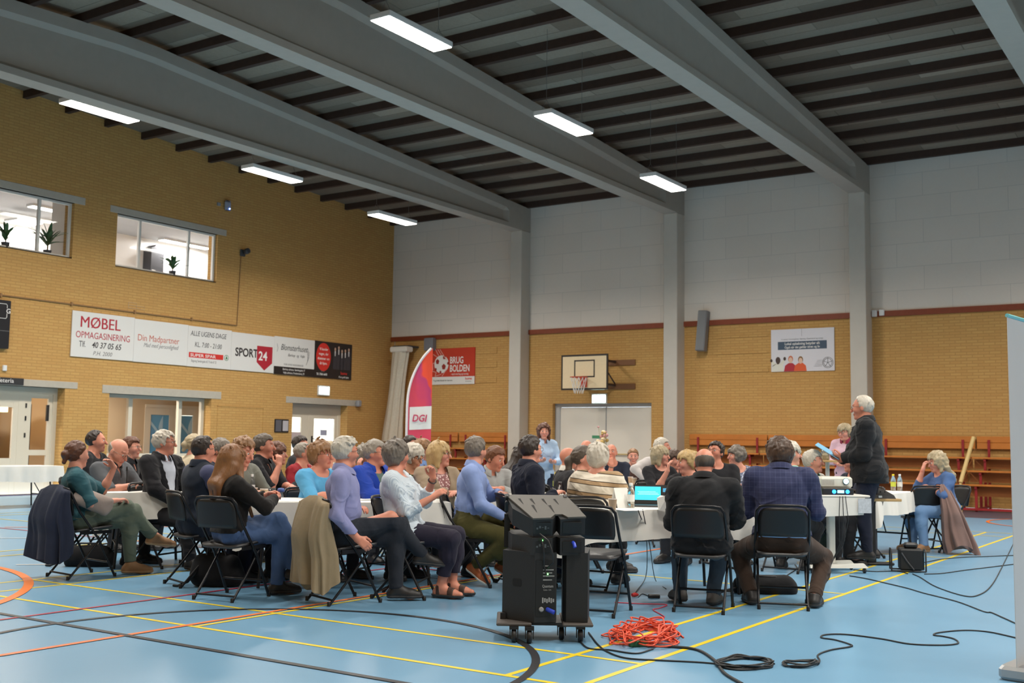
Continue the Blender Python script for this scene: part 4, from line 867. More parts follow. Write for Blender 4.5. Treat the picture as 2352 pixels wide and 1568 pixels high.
# laptop
lp = on(1497, 1163); t = empty('laptop', lp, YAWR-.16, 'open black laptop showing a turquoise slide', 'laptop')
MB().box((-.17, -.115, 0), (.17, .115, .016), bev=.004).build('base', mat('laptop_grey', (64, 66, 70), .4), t); MB().box((-.155, -.02, .016), (.155, .10, .0175)).build('keyboard', M_LID, t)
Ms = Matrix.Translation((0, .115, .016)) @ Matrix.Rotation(-.25, 4, 'X')
sc_ = MB().box((-.17, -.004, 0), (.17, .004, .175), M=Ms, bev=.003).build('screen', M_LID, t); MB().box((-.155, -.0055, .035), (.075, -.0042, .158), M=Ms).build('turquoise_slide', mat('screen_turquoise', (60, 176, 200), .3, emit=(58, 178, 206), es=.42), sc_)
q = MB()
for k, (a, b) in enumerate(((-.13, .06), (-.12, .05), (-.13, .03))): q.box((a, -.0062, .085+.012*k), (b, -.0056, .0885+.012*k), M=Ms)
q.build('slide_text', mat('screen_pale', (170, 226, 236), .3, emit=(170, 226, 236), es=.4), sc_); q = MB(); q.box((.095, -.0058, .11), (.15, -.0044, .145), M=Ms); q.build('side_window', mat('screen_blue', (60, 120, 150), .3, emit=(50, 110, 140), es=.6), sc_)
simple('paper_bag', MB().add([(-.05, -.04, 0), (.05, -.03, 0), (.06, .05, 0), (-.05, .04, 0), (-.07, -.02, .10), (.02, -.05, .13), (.08, .02, .11), (-.03, .04, .12)], [(0, 3, 2, 1), (4, 5, 6, 7), (0, 1, 5, 4), (1, 2, 6, 5), (2, 3, 7, 6), (3, 0, 4, 7)]), M_PAPER, on(1527, 1171), YAWR, 'crumpled white paper beside the laptop', 'paper')
t = empty('menu_stand', on(1425, 1165), YAWR+.5, 'white folded card standing left of the water bottle', 'card'); q = MB(); q.add([(-.07, -.06, 0), (.07, -.06, 0), (.07, 0, .17), (-.07, 0, .17), (-.07, .06, 0), (.07, .06, 0)], [(0, 1, 2, 3), (3, 2, 5, 4), (0, 4, 5, 1)]); q.build('card', M_PAPER, t)
t = empty('laptop', on(1452, 1159), YAWR+.9, 'dark closed-over laptop lid left of the turquoise laptop', 'laptop'); MB().box((-.15, -.10, 0), (.15, .10, .015)).build('base', M_LID, t); MB().box((-.15, .095, .015), (.15, .103, .20), M=Matrix.Rotation(-.1, 4, 'X')).build('screen', mat('laptop_lid', (58, 60, 58), .4), t)
simple('mobile_phone', MB().box((-.037, -.075, 0), (.037, .075, .009), bev=.003), M_LID, on(1716, 1108.5), YAWR, 'dark phone on the table in front of the woman in the patterned blouse', 'phone')

# ---------------------------------------------------------------- loudspeaker stack
S0 = Vector(at_z(1150, 1474)); S0.z = 0
t = empty('loudspeaker_stack', S0, YAWR, 'black stack of loudspeakers on a wheeled dolly in the foreground', 'loudspeaker')
M_SPK = mat('speaker_black', (32, 33, 35), .55, bump=.12, bscale=120); M_SPK2 = mat('speaker_panel', (19, 20, 22), .5); M_PLATE = mat('speaker_top_grey', (88, 85, 80), .5, noise=.05)
M_LED = mat('green_led', (90, 255, 90), .4, emit=(80, 255, 80), es=6); M_BLUEC = mat('blue_connector', (50, 74, 196), .4); M_PLY = mat('dolly_board', (78, 72, 68), .6)
for x0, x1 in ((-.03, .20), (.40, .60)): MB().box((x0, -.02, .105), (x1, .46, .125), bev=.006).build('dolly_board', M_PLY, t)
MB().box((.16, .06, .10), (.44, .40, .118)).build('dolly_bridge', M_BLKM, t)
def caster(x, y):
    q = MB(); q.box((x-.03, y-.03, .085), (x+.03, y+.03, .106)); q.box((x-.028, y-.02, .03), (x-.022, y+.025, .09)); q.box((x+.022, y-.02, .03), (x+.028, y+.025, .09)); o = q.build('caster', M_BLKM, t)
    MB().lathe([(.012, -.016), (.036, -.016), (.042, -.010), (.042, .010), (.036, .016), (.012, .016)], 20, M=Matrix.Translation((x, y, .042)) @ Matrix.Rotation(PI/2, 4, 'Y')).build('wheel', mat('wheel_rubber', (30, 30, 32), .5), o); MB().lathe([(.022, -.017), (.022, .017)], 14, M=Matrix.Translation((x, y, .042)) @ Matrix.Rotation(PI/2, 4, 'Y')).build('hub', mat('clear_grey', (130, 130, 130), .3), o)
for x, y in ((.085, .0), (.185, -.03), (.40, .12), (.52, .04)): caster(x, y)
M_SPKB = MB
subA = [(0.005, .17), (.215, .0), (.36, .02), (.365, .36), (.06, .42)]; subB = [(.405, .08), (.425, .045), (.565, .03), (.60, .36), (.41, .38)]
sa = MB().prism(subA, .127, .575).build('subwoofer', M_SPK, t); MB().prism(subB, .127, .575).build('subwoofer', M_SPK, t)
ux = Vector((.145, .02, 0)).normalized()
Mp = Matrix(((ux.x, ux.y, 0, .215), (ux.y, -ux.x, 0, .0), (0, 0, 1, .127), (0, 0, 0, 1)))      # rear panel frame: x along the panel, y outward, z up
MB().box((.008, .0, .04), (.138, .004, .40), M=Mp).build('rear_panel', M_SPK2, sa)
q = MB()
for z, w in ((.36, .05), (.335, .07), (.315, .06), (.295, .075), (.27, .06)): q.box((.055, .004, z), (.055+w, .006, z+.007), M=Mp)
q.build('panel_print', mat('panel_print_grey', (150, 150, 150), .5), sa)
text('Quantum', .018, Mp @ Matrix.Translation((.050, .005, .225)) @ Matrix.Rotation(PI/2, 4, 'X'), mat('panel_print_grey', (150, 150, 150), .5), sa, name='panel_lettering', sx=.75, bold=.02); text('Cube 15A', .009, Mp @ Matrix.Translation((.058, .005, .205)) @ Matrix.Rotation(PI/2, 4, 'X'), mat('panel_print_grey', (150, 150, 150), .5), sa, name='panel_lettering')
q = MB()
for i in range(6): q.box((.05+.014*i, .004, .125+.006*(i % 2)), (.06+.014*i, .006, .16-.004*(i % 3)), M=Mp)
q.build('panel_icons', mat('panel_print_grey', (110, 110, 110), .5), sa)
MB().lathe([(.016, 0), (.016, .012), (.010, .014)], 14, M=Mp @ Matrix.Translation((.045, .004, .085)) @ Matrix.Rotation(-PI/2, 4, 'X')).build('power_socket', mat('panel_print_grey', (150, 150, 150), .5), sa)
MB().tube([tuple(Mp @ Vector(p)) for p in ((.085, .004, .085), (.10, .03, .08), (.125, .045, .07))], .014, 10).build('blue_connector', M_BLUEC, sa)
MB().box((.082, .0045, .307), (.09, .0075, .315), M=Mp).build('green_led', M_LED, sa)
sd = Vector((.21, -.17, 0)).normalized(); Mq = Matrix(((sd.x, sd.y, 0, .005), (sd.y, -sd.x, 0, .17), (0, 0, 1, .127), (0, 0, 0, 1)))   # left side frame
MB().prism(round_rect(.075, .052, .014), -.02, .0015, M=Mq @ Matrix.Translation((.125, 0, .245)) @ Matrix.Rotation(-PI/2, 4, 'X')).build('handle_recess', mat('deep_black', (8, 8, 9), .7), sa)
MB().box((-.006, .14, .125), (.03, .19, .165)).build('corner_latch', M_BLKM, sa)
def array_module(z0, z1, tilt, nm='array_module', plate=False):
    Mt = Matrix.Translation((.045, .40, z0)) @ Matrix.Rotation(tilt, 4, 'X')
    pl = [(-.02, .02), (.02, -.20), (.155, -.40), (.285, -.385), (.315, -.30), (.335, -.385), (.50, -.355), (.47, -.17), (.40, .02)]
    o = MB().prism(pl, 0, z1-z0, M=Mt).build(nm, M_SPK, t)
    MB().box((.170, -.398, .02), (.272, -.392, z1-z0-.02), M=Mt).build('rear_panel', M_SPK2, o); MB().box((.352, -.388, .02), (.475, -.372, z1-z0-.02), M=Mt @ Matrix.Rotation(.0, 4, 'Z')).build('rear_panel', M_SPK2, o)
    q = MB()
    for i in range(5): q.box((.178+.018*i, -.3995, .05+.008*(i % 3)), (.190+.018*i, -.398, .062+.012*(i % 2)), M=Mt)
    q.build('panel_print', mat('panel_print_dim', (86, 92, 96), .5), o)
    return Mt, o
Mt, o1 = array_module(.578, .690, .05)
MB().box((.215, -.4005, .095), (.222, -.3985, .102), M=Mt).build('green_led', M_LED, o1); MB().tube([tuple(Mt @ Vector(p)) for p in ((.42, -.385, .085), (.425, -.42, .08), (.43, -.43, .06))], .012, 10).build('blue_connector', M_BLUEC, o1)
Mt, o2 = array_module(.80, .917, .31)
Z = .118; pl = [(-.03, .03), (.155, -.405), (.27, -.39), (.30, -.33), (.35, -.325), (.385, -.375), (.505, -.36), (.39, .03)]
o3 = MB().prism(pl, Z+.001, Z+.012, M=Mt).build('top_plate', M_PLATE, t); q = MB()
for x, y, L in ((.065, -.05, .10), (.145, -.05, .10), (.225, -.05, .10), (.305, -.05, .10), (.155, -.17, .13), (.27, -.17, .13)): q.add([(x-.009, y, Z+.0135), (x+.026, y-L, Z+.0135), (x+.029, y-L, Z+.0135), (x+.008, y+.003, Z+.0135)], [(0, 1, 2, 3)], M=Mt)
q.build('slots', mat('deep_black', (8, 8, 9), .7), o3)
for s_ in (0, 1):
    q = MB(); q.box((-.035+.40*s_, -.02, .02), (.0+.40*s_, .04, .135), M=Mt, bev=.008); q.lathe([(.012, 0), (.012, .03)], 10, M=Mt @ Matrix.Translation((-.018+.40*s_, -.03, .10)) @ Matrix.Rotation(PI/2, 4, 'X')); q.build('rigging_bracket', M_BLKM, t)
MB().box((.01, .36, .575), (.05, .43, .80)).build('front_grille_edge', M_SPK2, t)
q = MB(); q.tube([(.245, -.02, .70), (.30, -.06, .66), (.33, -.07, .58), (.335, -.06, .52), (.30, .0, .48)], .006, 6); q.build('patch_cable', M_LID, t)
q = MB(); q.tube([(.255, -.015, .665), (.27, -.05, .62), (.275, -.035, .56), (.275, .0, .50), (.29, -.01, .44)], .005, 6); q.build('patch_cable', M_LID, t)

# ---------------------------------------------------------------- cables on the floor
M_CAB = mat('black_cable', (38, 40, 42), .55); M_OCAB = mat('orange_cable', (222, 84, 54), .55); M_PCAB = mat('pink_red_cable', (206, 66, 84), .55)
def spline(P, n=8):
    P = [Vector(p) for p in P]; P = [P[0]*2-P[1]]+P+[P[-1]*2-P[-2]]; out = []
    for i in range(1, len(P)-2):
        p0, p1, p2, p3 = P[i-1:i+3]
        for k in range(n):
            u = k/n; out.append(.5*((2*p1)+(p2-p0)*u+(2*p0-5*p1+4*p2-p3)*u*u+(3*p1-p0-3*p2+p3)*u**3))
    return out+[P[-2]]
def cable(px, label, m=M_CAB, r=.0055, z=None):
    pts = [Vector(at_z(u, v, r)) for u, v in px]; pts = spline(pts); base = pts[0].copy(); base.z = 0
    return tag(MB().tube([p-base for p in pts], r, 6).build('cable', m, None, base), label, 'cable', 'cables on the blue floor')
def zc(L): return [(1552+x/2.94, 1100+y/2.94) for x, y in L]
cable(zc([(965, 1245), (972, 1222), (962, 1185), (1050, 1152), (1170, 1132), (1185, 1118), (1080, 1085), (985, 1070), (1010, 1050), (1150, 1048), (1390, 1078), (1580, 1112), (1800, 1120), (1905, 1108), (1880, 1078), (1800, 1060), (1742, 1052), (1780, 1035), (1950, 1020), (2120, 1032), (2330, 1078)]), 'long black cable meandering right from the small coil')
cable([(1489, 1482), (1552, 1485), (1603, 1492), (1640, 1515), (1664, 1545), (1705, 1570)], 'thick black cable curving from the green socket to the bottom edge', r=.009)
cable(zc([(1175, 652), (1290, 672), (1400, 697), (1560, 735), (1680, 770), (1900, 826), (2080, 893), (2130, 900), (2200, 930), (2300, 975)]), 'black cable running from the projector trolley to the lower right')
cable(zc([(1600, 640), (1650, 662), (1760, 727), (1950, 788), (2050, 780), (2130, 720), (2200, 600), (2290, 415)]), 'black cable sagging in a loop right of the black box')
cable(zc([(1680, 641), (1800, 636), (1950, 615), (2100, 597), (2300, 572)]), 'black cable from the black box straight to the banner')
cable(zc([(1680, 562), (1800, 540), (1950, 527), (2100, 522), (2300, 514)]), 'faint far black cable behind the black box')
cable([(1352, 1452), (1372, 1478), (1395, 1496), (1440, 1511), (1520, 1516), (1600, 1520), (1650, 1524)], 'black cable from the loudspeaker stack to the large coil')
cable([(1330, 1470), (1352, 1488), (1400, 1492), (1460, 1500), (1500, 1490)], 'second black cable under the loudspeaker stack')
cable([(1790, 1330), (1812, 1318), (1830, 1305), (1826, 1296)], 'short black cable beside the man in the navy blazer')
cable([(1960, 1308), (2010, 1312), (2060, 1311), (2085, 1317)], 'black cable between the desk foot and the black box')
def coil(u, v, rx, ry, turns, label, m=M_CAB, r=.0055, seed=1, jit=.12, zt=.03):
    R = random.Random(seed); c = Vector(at_z(u, v)); ax = Vector(at_z(u+rx, v))-c; ay = Vector(at_z(u, v-ry))-c; P = []
    for k in range(turns*10+1):
        a = 2*PI*k/10; s = 1-R.uniform(0, jit*2.2); ox = R.uniform(-jit, jit); p = ax*(math.cos(a)*s+ox*.6)+ay*(math.sin(a)*s+R.uniform(-jit, jit)*.6); p.z = r+zt*R.random()*(k/(turns*10)); P.append(p)
    return tag(MB().tube(spline(P, 4), r, 5).build('coiled_cable', m, None, c), label, 'cable', 'coiled cables on the floor')
coil(1712, 1526, 70, 14, 9, 'large flat coil of black cable in the foreground', seed=3, jit=.10); coil(1839, 1527, 42, 8, 4, 'small flat coil of black cable right of the large coil', seed=4, jit=.08)
coil(1480, 1462, 88, 26, 17, 'tangled heap of orange extension cable', M_OCAB, .0055, 8, .28, .10)
cable([(1412, 1383), (1470, 1386), (1530, 1388), (1515, 1396), (1500, 1400), (1520, 1412), (1524, 1418), (1490, 1424), (1478, 1432), (1470, 1445)], 'pink-red cable leading from the red plug to the orange heap', M_PCAB, .0045)
t = empty('extension_socket', at_z(1466, 1484), YAWR+.2, 'green socket block beside the orange cable heap', 'socket'); t.location.z = 0; MB().box((-.062, -.025, 0), (.062, .025, .04), bev=.006).build('case', mat('socket_green', (38, 92, 54), .5), t); q = MB()
for i in range(3): q.lathe([(.014, 0), (.014, .002)], 10, M=Matrix.Translation((-.036+.036*i, 0, .0395)))
q.build('socket_holes', M_LID, t)
pl_ = at_z(1458, 1371); t = empty('power_plug', (pl_[0], pl_[1], 0), YAWR+.6, 'red plug on the floor under the front right table', 'plug'); MB().tube([(-.03, 0, .02), (.0, 0, .022), (.035, 0, .018)], [.014, .02, .010], 8).build('plug_body', mat('plug_red', (206, 50, 46), .5), t)
pl_ = at_z(1502, 1373); tag(MB().box((-.05, -.022, 0), (.05, .022, .03), bev=.006).build('power_adapter', M_LID, None, (pl_[0], pl_[1], 0), YAWR), 'black power adapter beside the red plug', 'adapter')
cable([(1466, 1371), (1474, 1364), (1484, 1366), (1494, 1372)], 'short cord between the red plug and the adapter', r=.004)
ha, hb, hc, he = Vector(at_z(1466, 1172, .75)), Vector(at_z(1484, 1262, .38)), Vector(at_z(1484, 1320, .06)), Vector(at_z(1460, 1360, .006))
tag(MB().tube([p-he for p in spline([ha, Vector((hb.x, hb.y, .5)), hc, he], 10)], .004, 6).build('cable', M_CAB, None, he), 'thin cable hanging from the laptop to the red plug', 'cable', 'cables on the blue floor')
ha, hb, hc, he = Vector(at_z(1476, 1170, .75)), Vector(at_z(1492, 1250, .44)), Vector(at_z(1505, 1330, .02)), Vector(at_z(1530, 1352, .006))
tag(MB().tube([p-he for p in spline([ha, hb, hc, he], 10)], .004, 6).build('cable', M_CAB, None, he), 'second thin cable hanging from the laptop towards the man in black', 'cable', 'cables on the blue floor')

# ---------------------------------------------------------------- projector trolley, desk, bar tables, bags
c = Vector(at_z(1905, 1312)); c.z = 0
t = empty('projector_trolley', c, YAWR+.12, 'white wheeled trolley carrying the projector', 'trolley'); M_TROL = mat('trolley_white', (214, 212, 204), .45)
MB().box((-.20, -.22, .775), (.36, .26, .80), bev=.008).build('tabletop', M_TROL, t); MB().box((-.01, -.03, .08), (.06, .05, .775), bev=.01).build('column', M_TROL, t)
q = MB(); q.box((-.02, -.05, .05), (.07, .06, .10)); q.build('column_foot', M_TROL, t)
for sy in (-1, 1):
    q = MB(); q.add([(-.28, sy*.16-.035, .055), (.34, sy*.16-.035, .055), (.34, sy*.16+.035, .055), (-.28, sy*.16+.035, .055), (-.28, sy*.16-.02, .085), (.30, sy*.16-.02, .10), (.30, sy*.16+.02, .10), (-.28, sy*.16+.02, .085)], [(0, 3, 2, 1), (4, 5, 6, 7), (0, 1, 5, 4), (1, 2, 6, 5), (2, 3, 7, 6), (3, 0, 4, 7)]); q.build('leg', M_TROL, t)
    for x in (-.25, .31): MB().lathe([(.02, -.012), (.027, -.010), (.027, .010), (.02, .012)], 14, M=Matrix.Translation((x, sy*.16, .027)) @ Matrix.Rotation(PI/2, 4, 'Y')).build('wheel', M_LID, t)
q = MB(); q.add([(-.18, -.222, .775), (.30, -.222, .775), (.28, -.228, .60), (-.18, -.232, .58)], [(0, 1, 2, 3), (3, 2, 1, 0)]); q.build('cloth_apron', M_CLOTH, t)
Rm = Matrix.Rotation(YAWR+.12, 4, 'Z')
def lo(x, y, z): return c+Rm.to_3x3() @ Vector((x, y, z))
p = empty('projector', lo(.06, .05, .868), YAWR+.12+.05, 'white projector with a glowing lens on the trolley', 'projector'); M_PRJ = mat('projector_white', (222, 218, 206), .4)
MB().box((-.20, -.14, 0), (.17, .13, .115), bev=.02).build('case', M_PRJ, p); MB().lathe([(.034, 0), (.036, .012), (.028, .014)], 20, M=Matrix.Translation((.085, -.139, .07)) @ Matrix.Rotation(PI/2, 4, 'X')).build('lens_ring', mat('lens_ring', (120, 150, 156), .3), p)
MB().lathe([(.026, 0), (.022, .006), (0, .009)], 20, M=Matrix.Translation((.085, -.1535, .07)) @ Matrix.Rotation(PI/2, 4, 'X'), cap=False).build('glowing_lens', mat('lens_glow', (210, 255, 255), .3, emit=(190, 255, 255), es=7), p)
q = MB()
for k in range(9): q.box((-.18+.016*k, -.142, .03), (-.172+.016*k, -.139, .085))
q.build('vent_slots', mat('vent_grey', (170, 166, 158), .5), p)
for sx in (-.15, .12): MB().lathe([(.012, 0), (.012, .0)], 8).build('pad', M_LID, p) if False else None
r_ = empty('audio_receiver', lo(.03, -.08, .80), YAWR+.12, 'black audio receiver with blue lights under the projector', 'receiver')
MB().box((-.17, -.10, 0), (.17, .12, .068), bev=.006).build('case', M_LID, r_); 
for sx in (-.045, .10): MB().lathe([(.020, 0), (.018, .010)], 16, M=Matrix.Translation((sx, -.10, .034)) @ Matrix.Rotation(PI/2, 4, 'X')).build('blue_dial', mat('dial_blue', (40, 120, 255), .3, emit=(30, 130, 255), es=3), r_)
MB().box((-.008, -.103, .02), (.062, -.099, .050)).build('display', mat('display_cyan', (120, 210, 240), .3, emit=(110, 210, 245), es=1.6), r_)
q = MB()
for k in range(3): q.tube([tuple(lo(.02+.03*k, -.24, .79)-c), tuple(lo(.0+.05*k, -.26, .55)-c), tuple(lo(.03+.02*k, -.2, .30)-c), tuple(lo(-.02, -.1, .1)-c)], .004, 5)
tag(q.build('cable_bundle', M_CAB, None, c), 'thin black cables hanging below the projector trolley', 'cable')
tag(MB().box((-.07, -.005, -.10), (.07, .005, .05)).build('plastic_pouch', mat('pouch_grey', (196, 200, 206), .2, noise=.3, nscale=40), None, lo(.285, -.245, .72), YAWR+.12), 'crumpled clear plastic pouch hanging from the projector trolley', 'pouch')
c2 = Vector(at_z(2000, 1297)); c2.z = 0
t = empty('standing_desk', c2, YAWR+.05, 'small desk with a wooden top on a single black leg', 'desk')
MB().box((-.28, -.06, .70), (.34, .24, .73), bev=.004).build('desktop', mat('light_wood', (190, 156, 104), .5, noise=.1, nscale=6), t); MB().box((-.045, -.03, .03), (.055, .06, .70), bev=.006).build('leg', M_LID, t); MB().box((-.30, -.06, 0), (.25, .08, .03), bev=.01).build('foot', M_BLKM, t)
Rd = Matrix.Rotation(YAWR+.05, 4, 'Z').to_3x3(); g = empty('audio_mixer', c2+Rd @ Vector((.02, .09, .73)), YAWR+.05, 'long flat black mixer on the wooden desk', 'mixer')
q = MB(); q.add([(-.30, -.14, 0), (.26, -.14, 0), (.30, .16, 0), (-.30, .16, 0), (-.29, -.13, .045), (.24, -.13, .04), (.24, .15, .09), (-.29, .15, .09)], [(0, 3, 2, 1), (4, 5, 6, 7), (0, 1, 5, 4), (1, 2, 6, 5), (2, 3, 7, 6), (3, 0, 4, 7)]); q.build('case', M_LID, g)
MB().box((.06, -.143, .012), (.10, -.139, .034)).build('white_label', M_PINKW, g); q = MB()
for k in range(10): q.lathe([(.008, 0), (.007, .016)], 8, M=Matrix.Translation((-.26+.05*k, 0, .062)))
q.build('knobs', M_DGREY, g)
def bar_table(u, d, zt, label, top=.30):
    p = at_d(u, 1020, d); t = empty('bar_table', (p[0], p[1], 0), 0, label, 'table'); MB().lathe([(top, zt-.03), (top+.005, zt-.015), (top, zt)], 28).build('tabletop', mat('light_wood', (190, 156, 104), .5), t); MB().lathe([(.03, .03), (.03, zt-.03)], 12).build('column', M_TROL, t); MB().lathe([(.24, 0), (.22, .02), (.04, .035)], 24).build('foot', M_TROL, t); return p
p = bar_table(1900, 16.0, 1.105, 'bar table with a glass vase behind the old man with white hair', .28)
v_ = empty('glass_vase', (p[0]-.03, p[1], 1.105), 0, 'wide glass vase on the bar table', 'vase'); MB().lathe([(.055, 0), (.06, .01), (.06, .15), (.055, .15), (.055, .012)], 18, cap=False).build('vase', M_PET, v_); MB().lathe([(.054, .012), (.054, .07)], 16).build('sand', mat('sand', (206, 186, 140), .9), v_)
p = bar_table(1378, 19.0, 1.10, 'bar table with dried flowers in front of the white double door', .26)
v_ = empty('flower_vase', (p[0]+.05, p[1], 1.10), 0, 'vase of pink and cream dried flowers in front of the white door', 'vase'); MB().lathe([(.035, 0), (.045, .06), (.028, .14), (.024, .17), (.03, .18)], 16).build('vase', mat('vase_beige', (206, 178, 140), .5), v_)
R = random.Random(5)
for k in range(24):
    a, tl = R.uniform(0, 6.28), R.uniform(.0, .11); h = R.uniform(.22, .40)+(.12 if k % 6 == 0 else 0); q = MB(); e = Vector((tl*math.cos(a), tl*math.sin(a)*.8, h)); q.tube([(0, 0, .1), tuple(e*.6), tuple(e)], .003, 5); o = q.build('flower_stem', mat('dry_stem', (176, 158, 96), .8), v_)
    s_ = R.uniform(.022, .042)*(.5 if k % 6 == 0 else 1); MB().lathe([(0, -s_), (s_*.8, -s_*.5), (s_, 0), (s_*.7, s_*.6), (0, s_*.8)], 8, M=Matrix.Translation(e), cap=False).build('flower_head', mat('flower_%d' % (k % 3), ((206, 150, 148), (226, 206, 170), (196, 164, 96))[k % 3], .8), o)
# black box with a tube frame, right
p = at_z(2090, 1312); t = empty('equipment_case', (p[0], p[1], 0), YAWR-.25, 'small black equipment case in a tubular frame on the floor', 'case')
MB().box((-.11, -.10, .02), (.12, .12, .24), bev=.015).build('case_body', mat('case_black', (24, 25, 27), .6), t); q = MB()
for sx in (-.19, .15): q.tube([(sx, -.10, .01), (sx, -.10, .20), (sx, -.06, .23), (sx, .08, .23), (sx, .12, .20), (sx, .12, .01)], .008, 6)
for y in (-.10, .12): q.tube([(-.19, y, .012), (.15, y, .012)], .008, 6)
q.build('tube_frame', M_BLKM, t); MB().box((-.06, -.03, .24), (.08, .06, .30), bev=.02).build('top_pocket', M_LID, t); MB().tube([(-.09, -.105, .20), (-.04, -.115, .12), (.03, -.112, .03)], .008, 6).build('strap', M_DGREY, t)
# ---------------------------------------------------------------- people: smooth bodies from blended tapered limbs
QUAL = 1.0
def V3(*a): return np.array(a, float)
def nz(v): n = np.linalg.norm(v); return v/n if n > 1e-9 else v
def cone(a, b, r1, r2, k=.03): return ('c', np.asarray(a, float), np.asarray(b, float), r1, r2, k)
def ell(c, A, r, k=.03): return ('e', np.asarray(c, float), np.asarray(A, float), np.asarray(r, float), k)
def infl(p, t, k=None):
    if p[0] == 'c': return ('c', p[1], p[2], p[3]+t, p[4]+t, p[5] if k is None else k)
    return ('e', p[1], p[2], p[3]+t, p[4] if k is None else k)
def bbox(p):
    if p[0] == 'c':
        r = max(p[3], p[4]); return np.minimum(p[1], p[2])-r, np.maximum(p[1], p[2])+r
    e = np.sqrt(((p[2]*p[3][:, None])**2).sum(0)); return p[1]-e, p[1]+e
def dist(p, X, Y, Z):
    if p[0] == 'c':
        a, b = p[1], p[2]; ba = b-a; L = float(ba @ ba)+1e-12
        px, py, pz = X-a[0], Y-a[1], Z-a[2]; t = np.clip((px*ba[0]+py*ba[1]+pz*ba[2])/L, 0, 1)
        return np.sqrt((px-t*ba[0])**2+(py-t*ba[1])**2+(pz-t*ba[2])**2)-(p[3]+(p[4]-p[3])*t)
    c, A, r = p[1], p[2], p[3]; px, py, pz = X-c[0], Y-c[1], Z-c[2]
    q = [(A[i][0]*px+A[i][1]*py+A[i][2]*pz) for i in range(3)]
    k0 = np.sqrt(sum((q[i]/r[i])**2 for i in range(3))); k1 = np.sqrt(sum((q[i]/r[i]**2)**2 for i in range(3)))+1e-9
    return k0*(k0-1)/k1
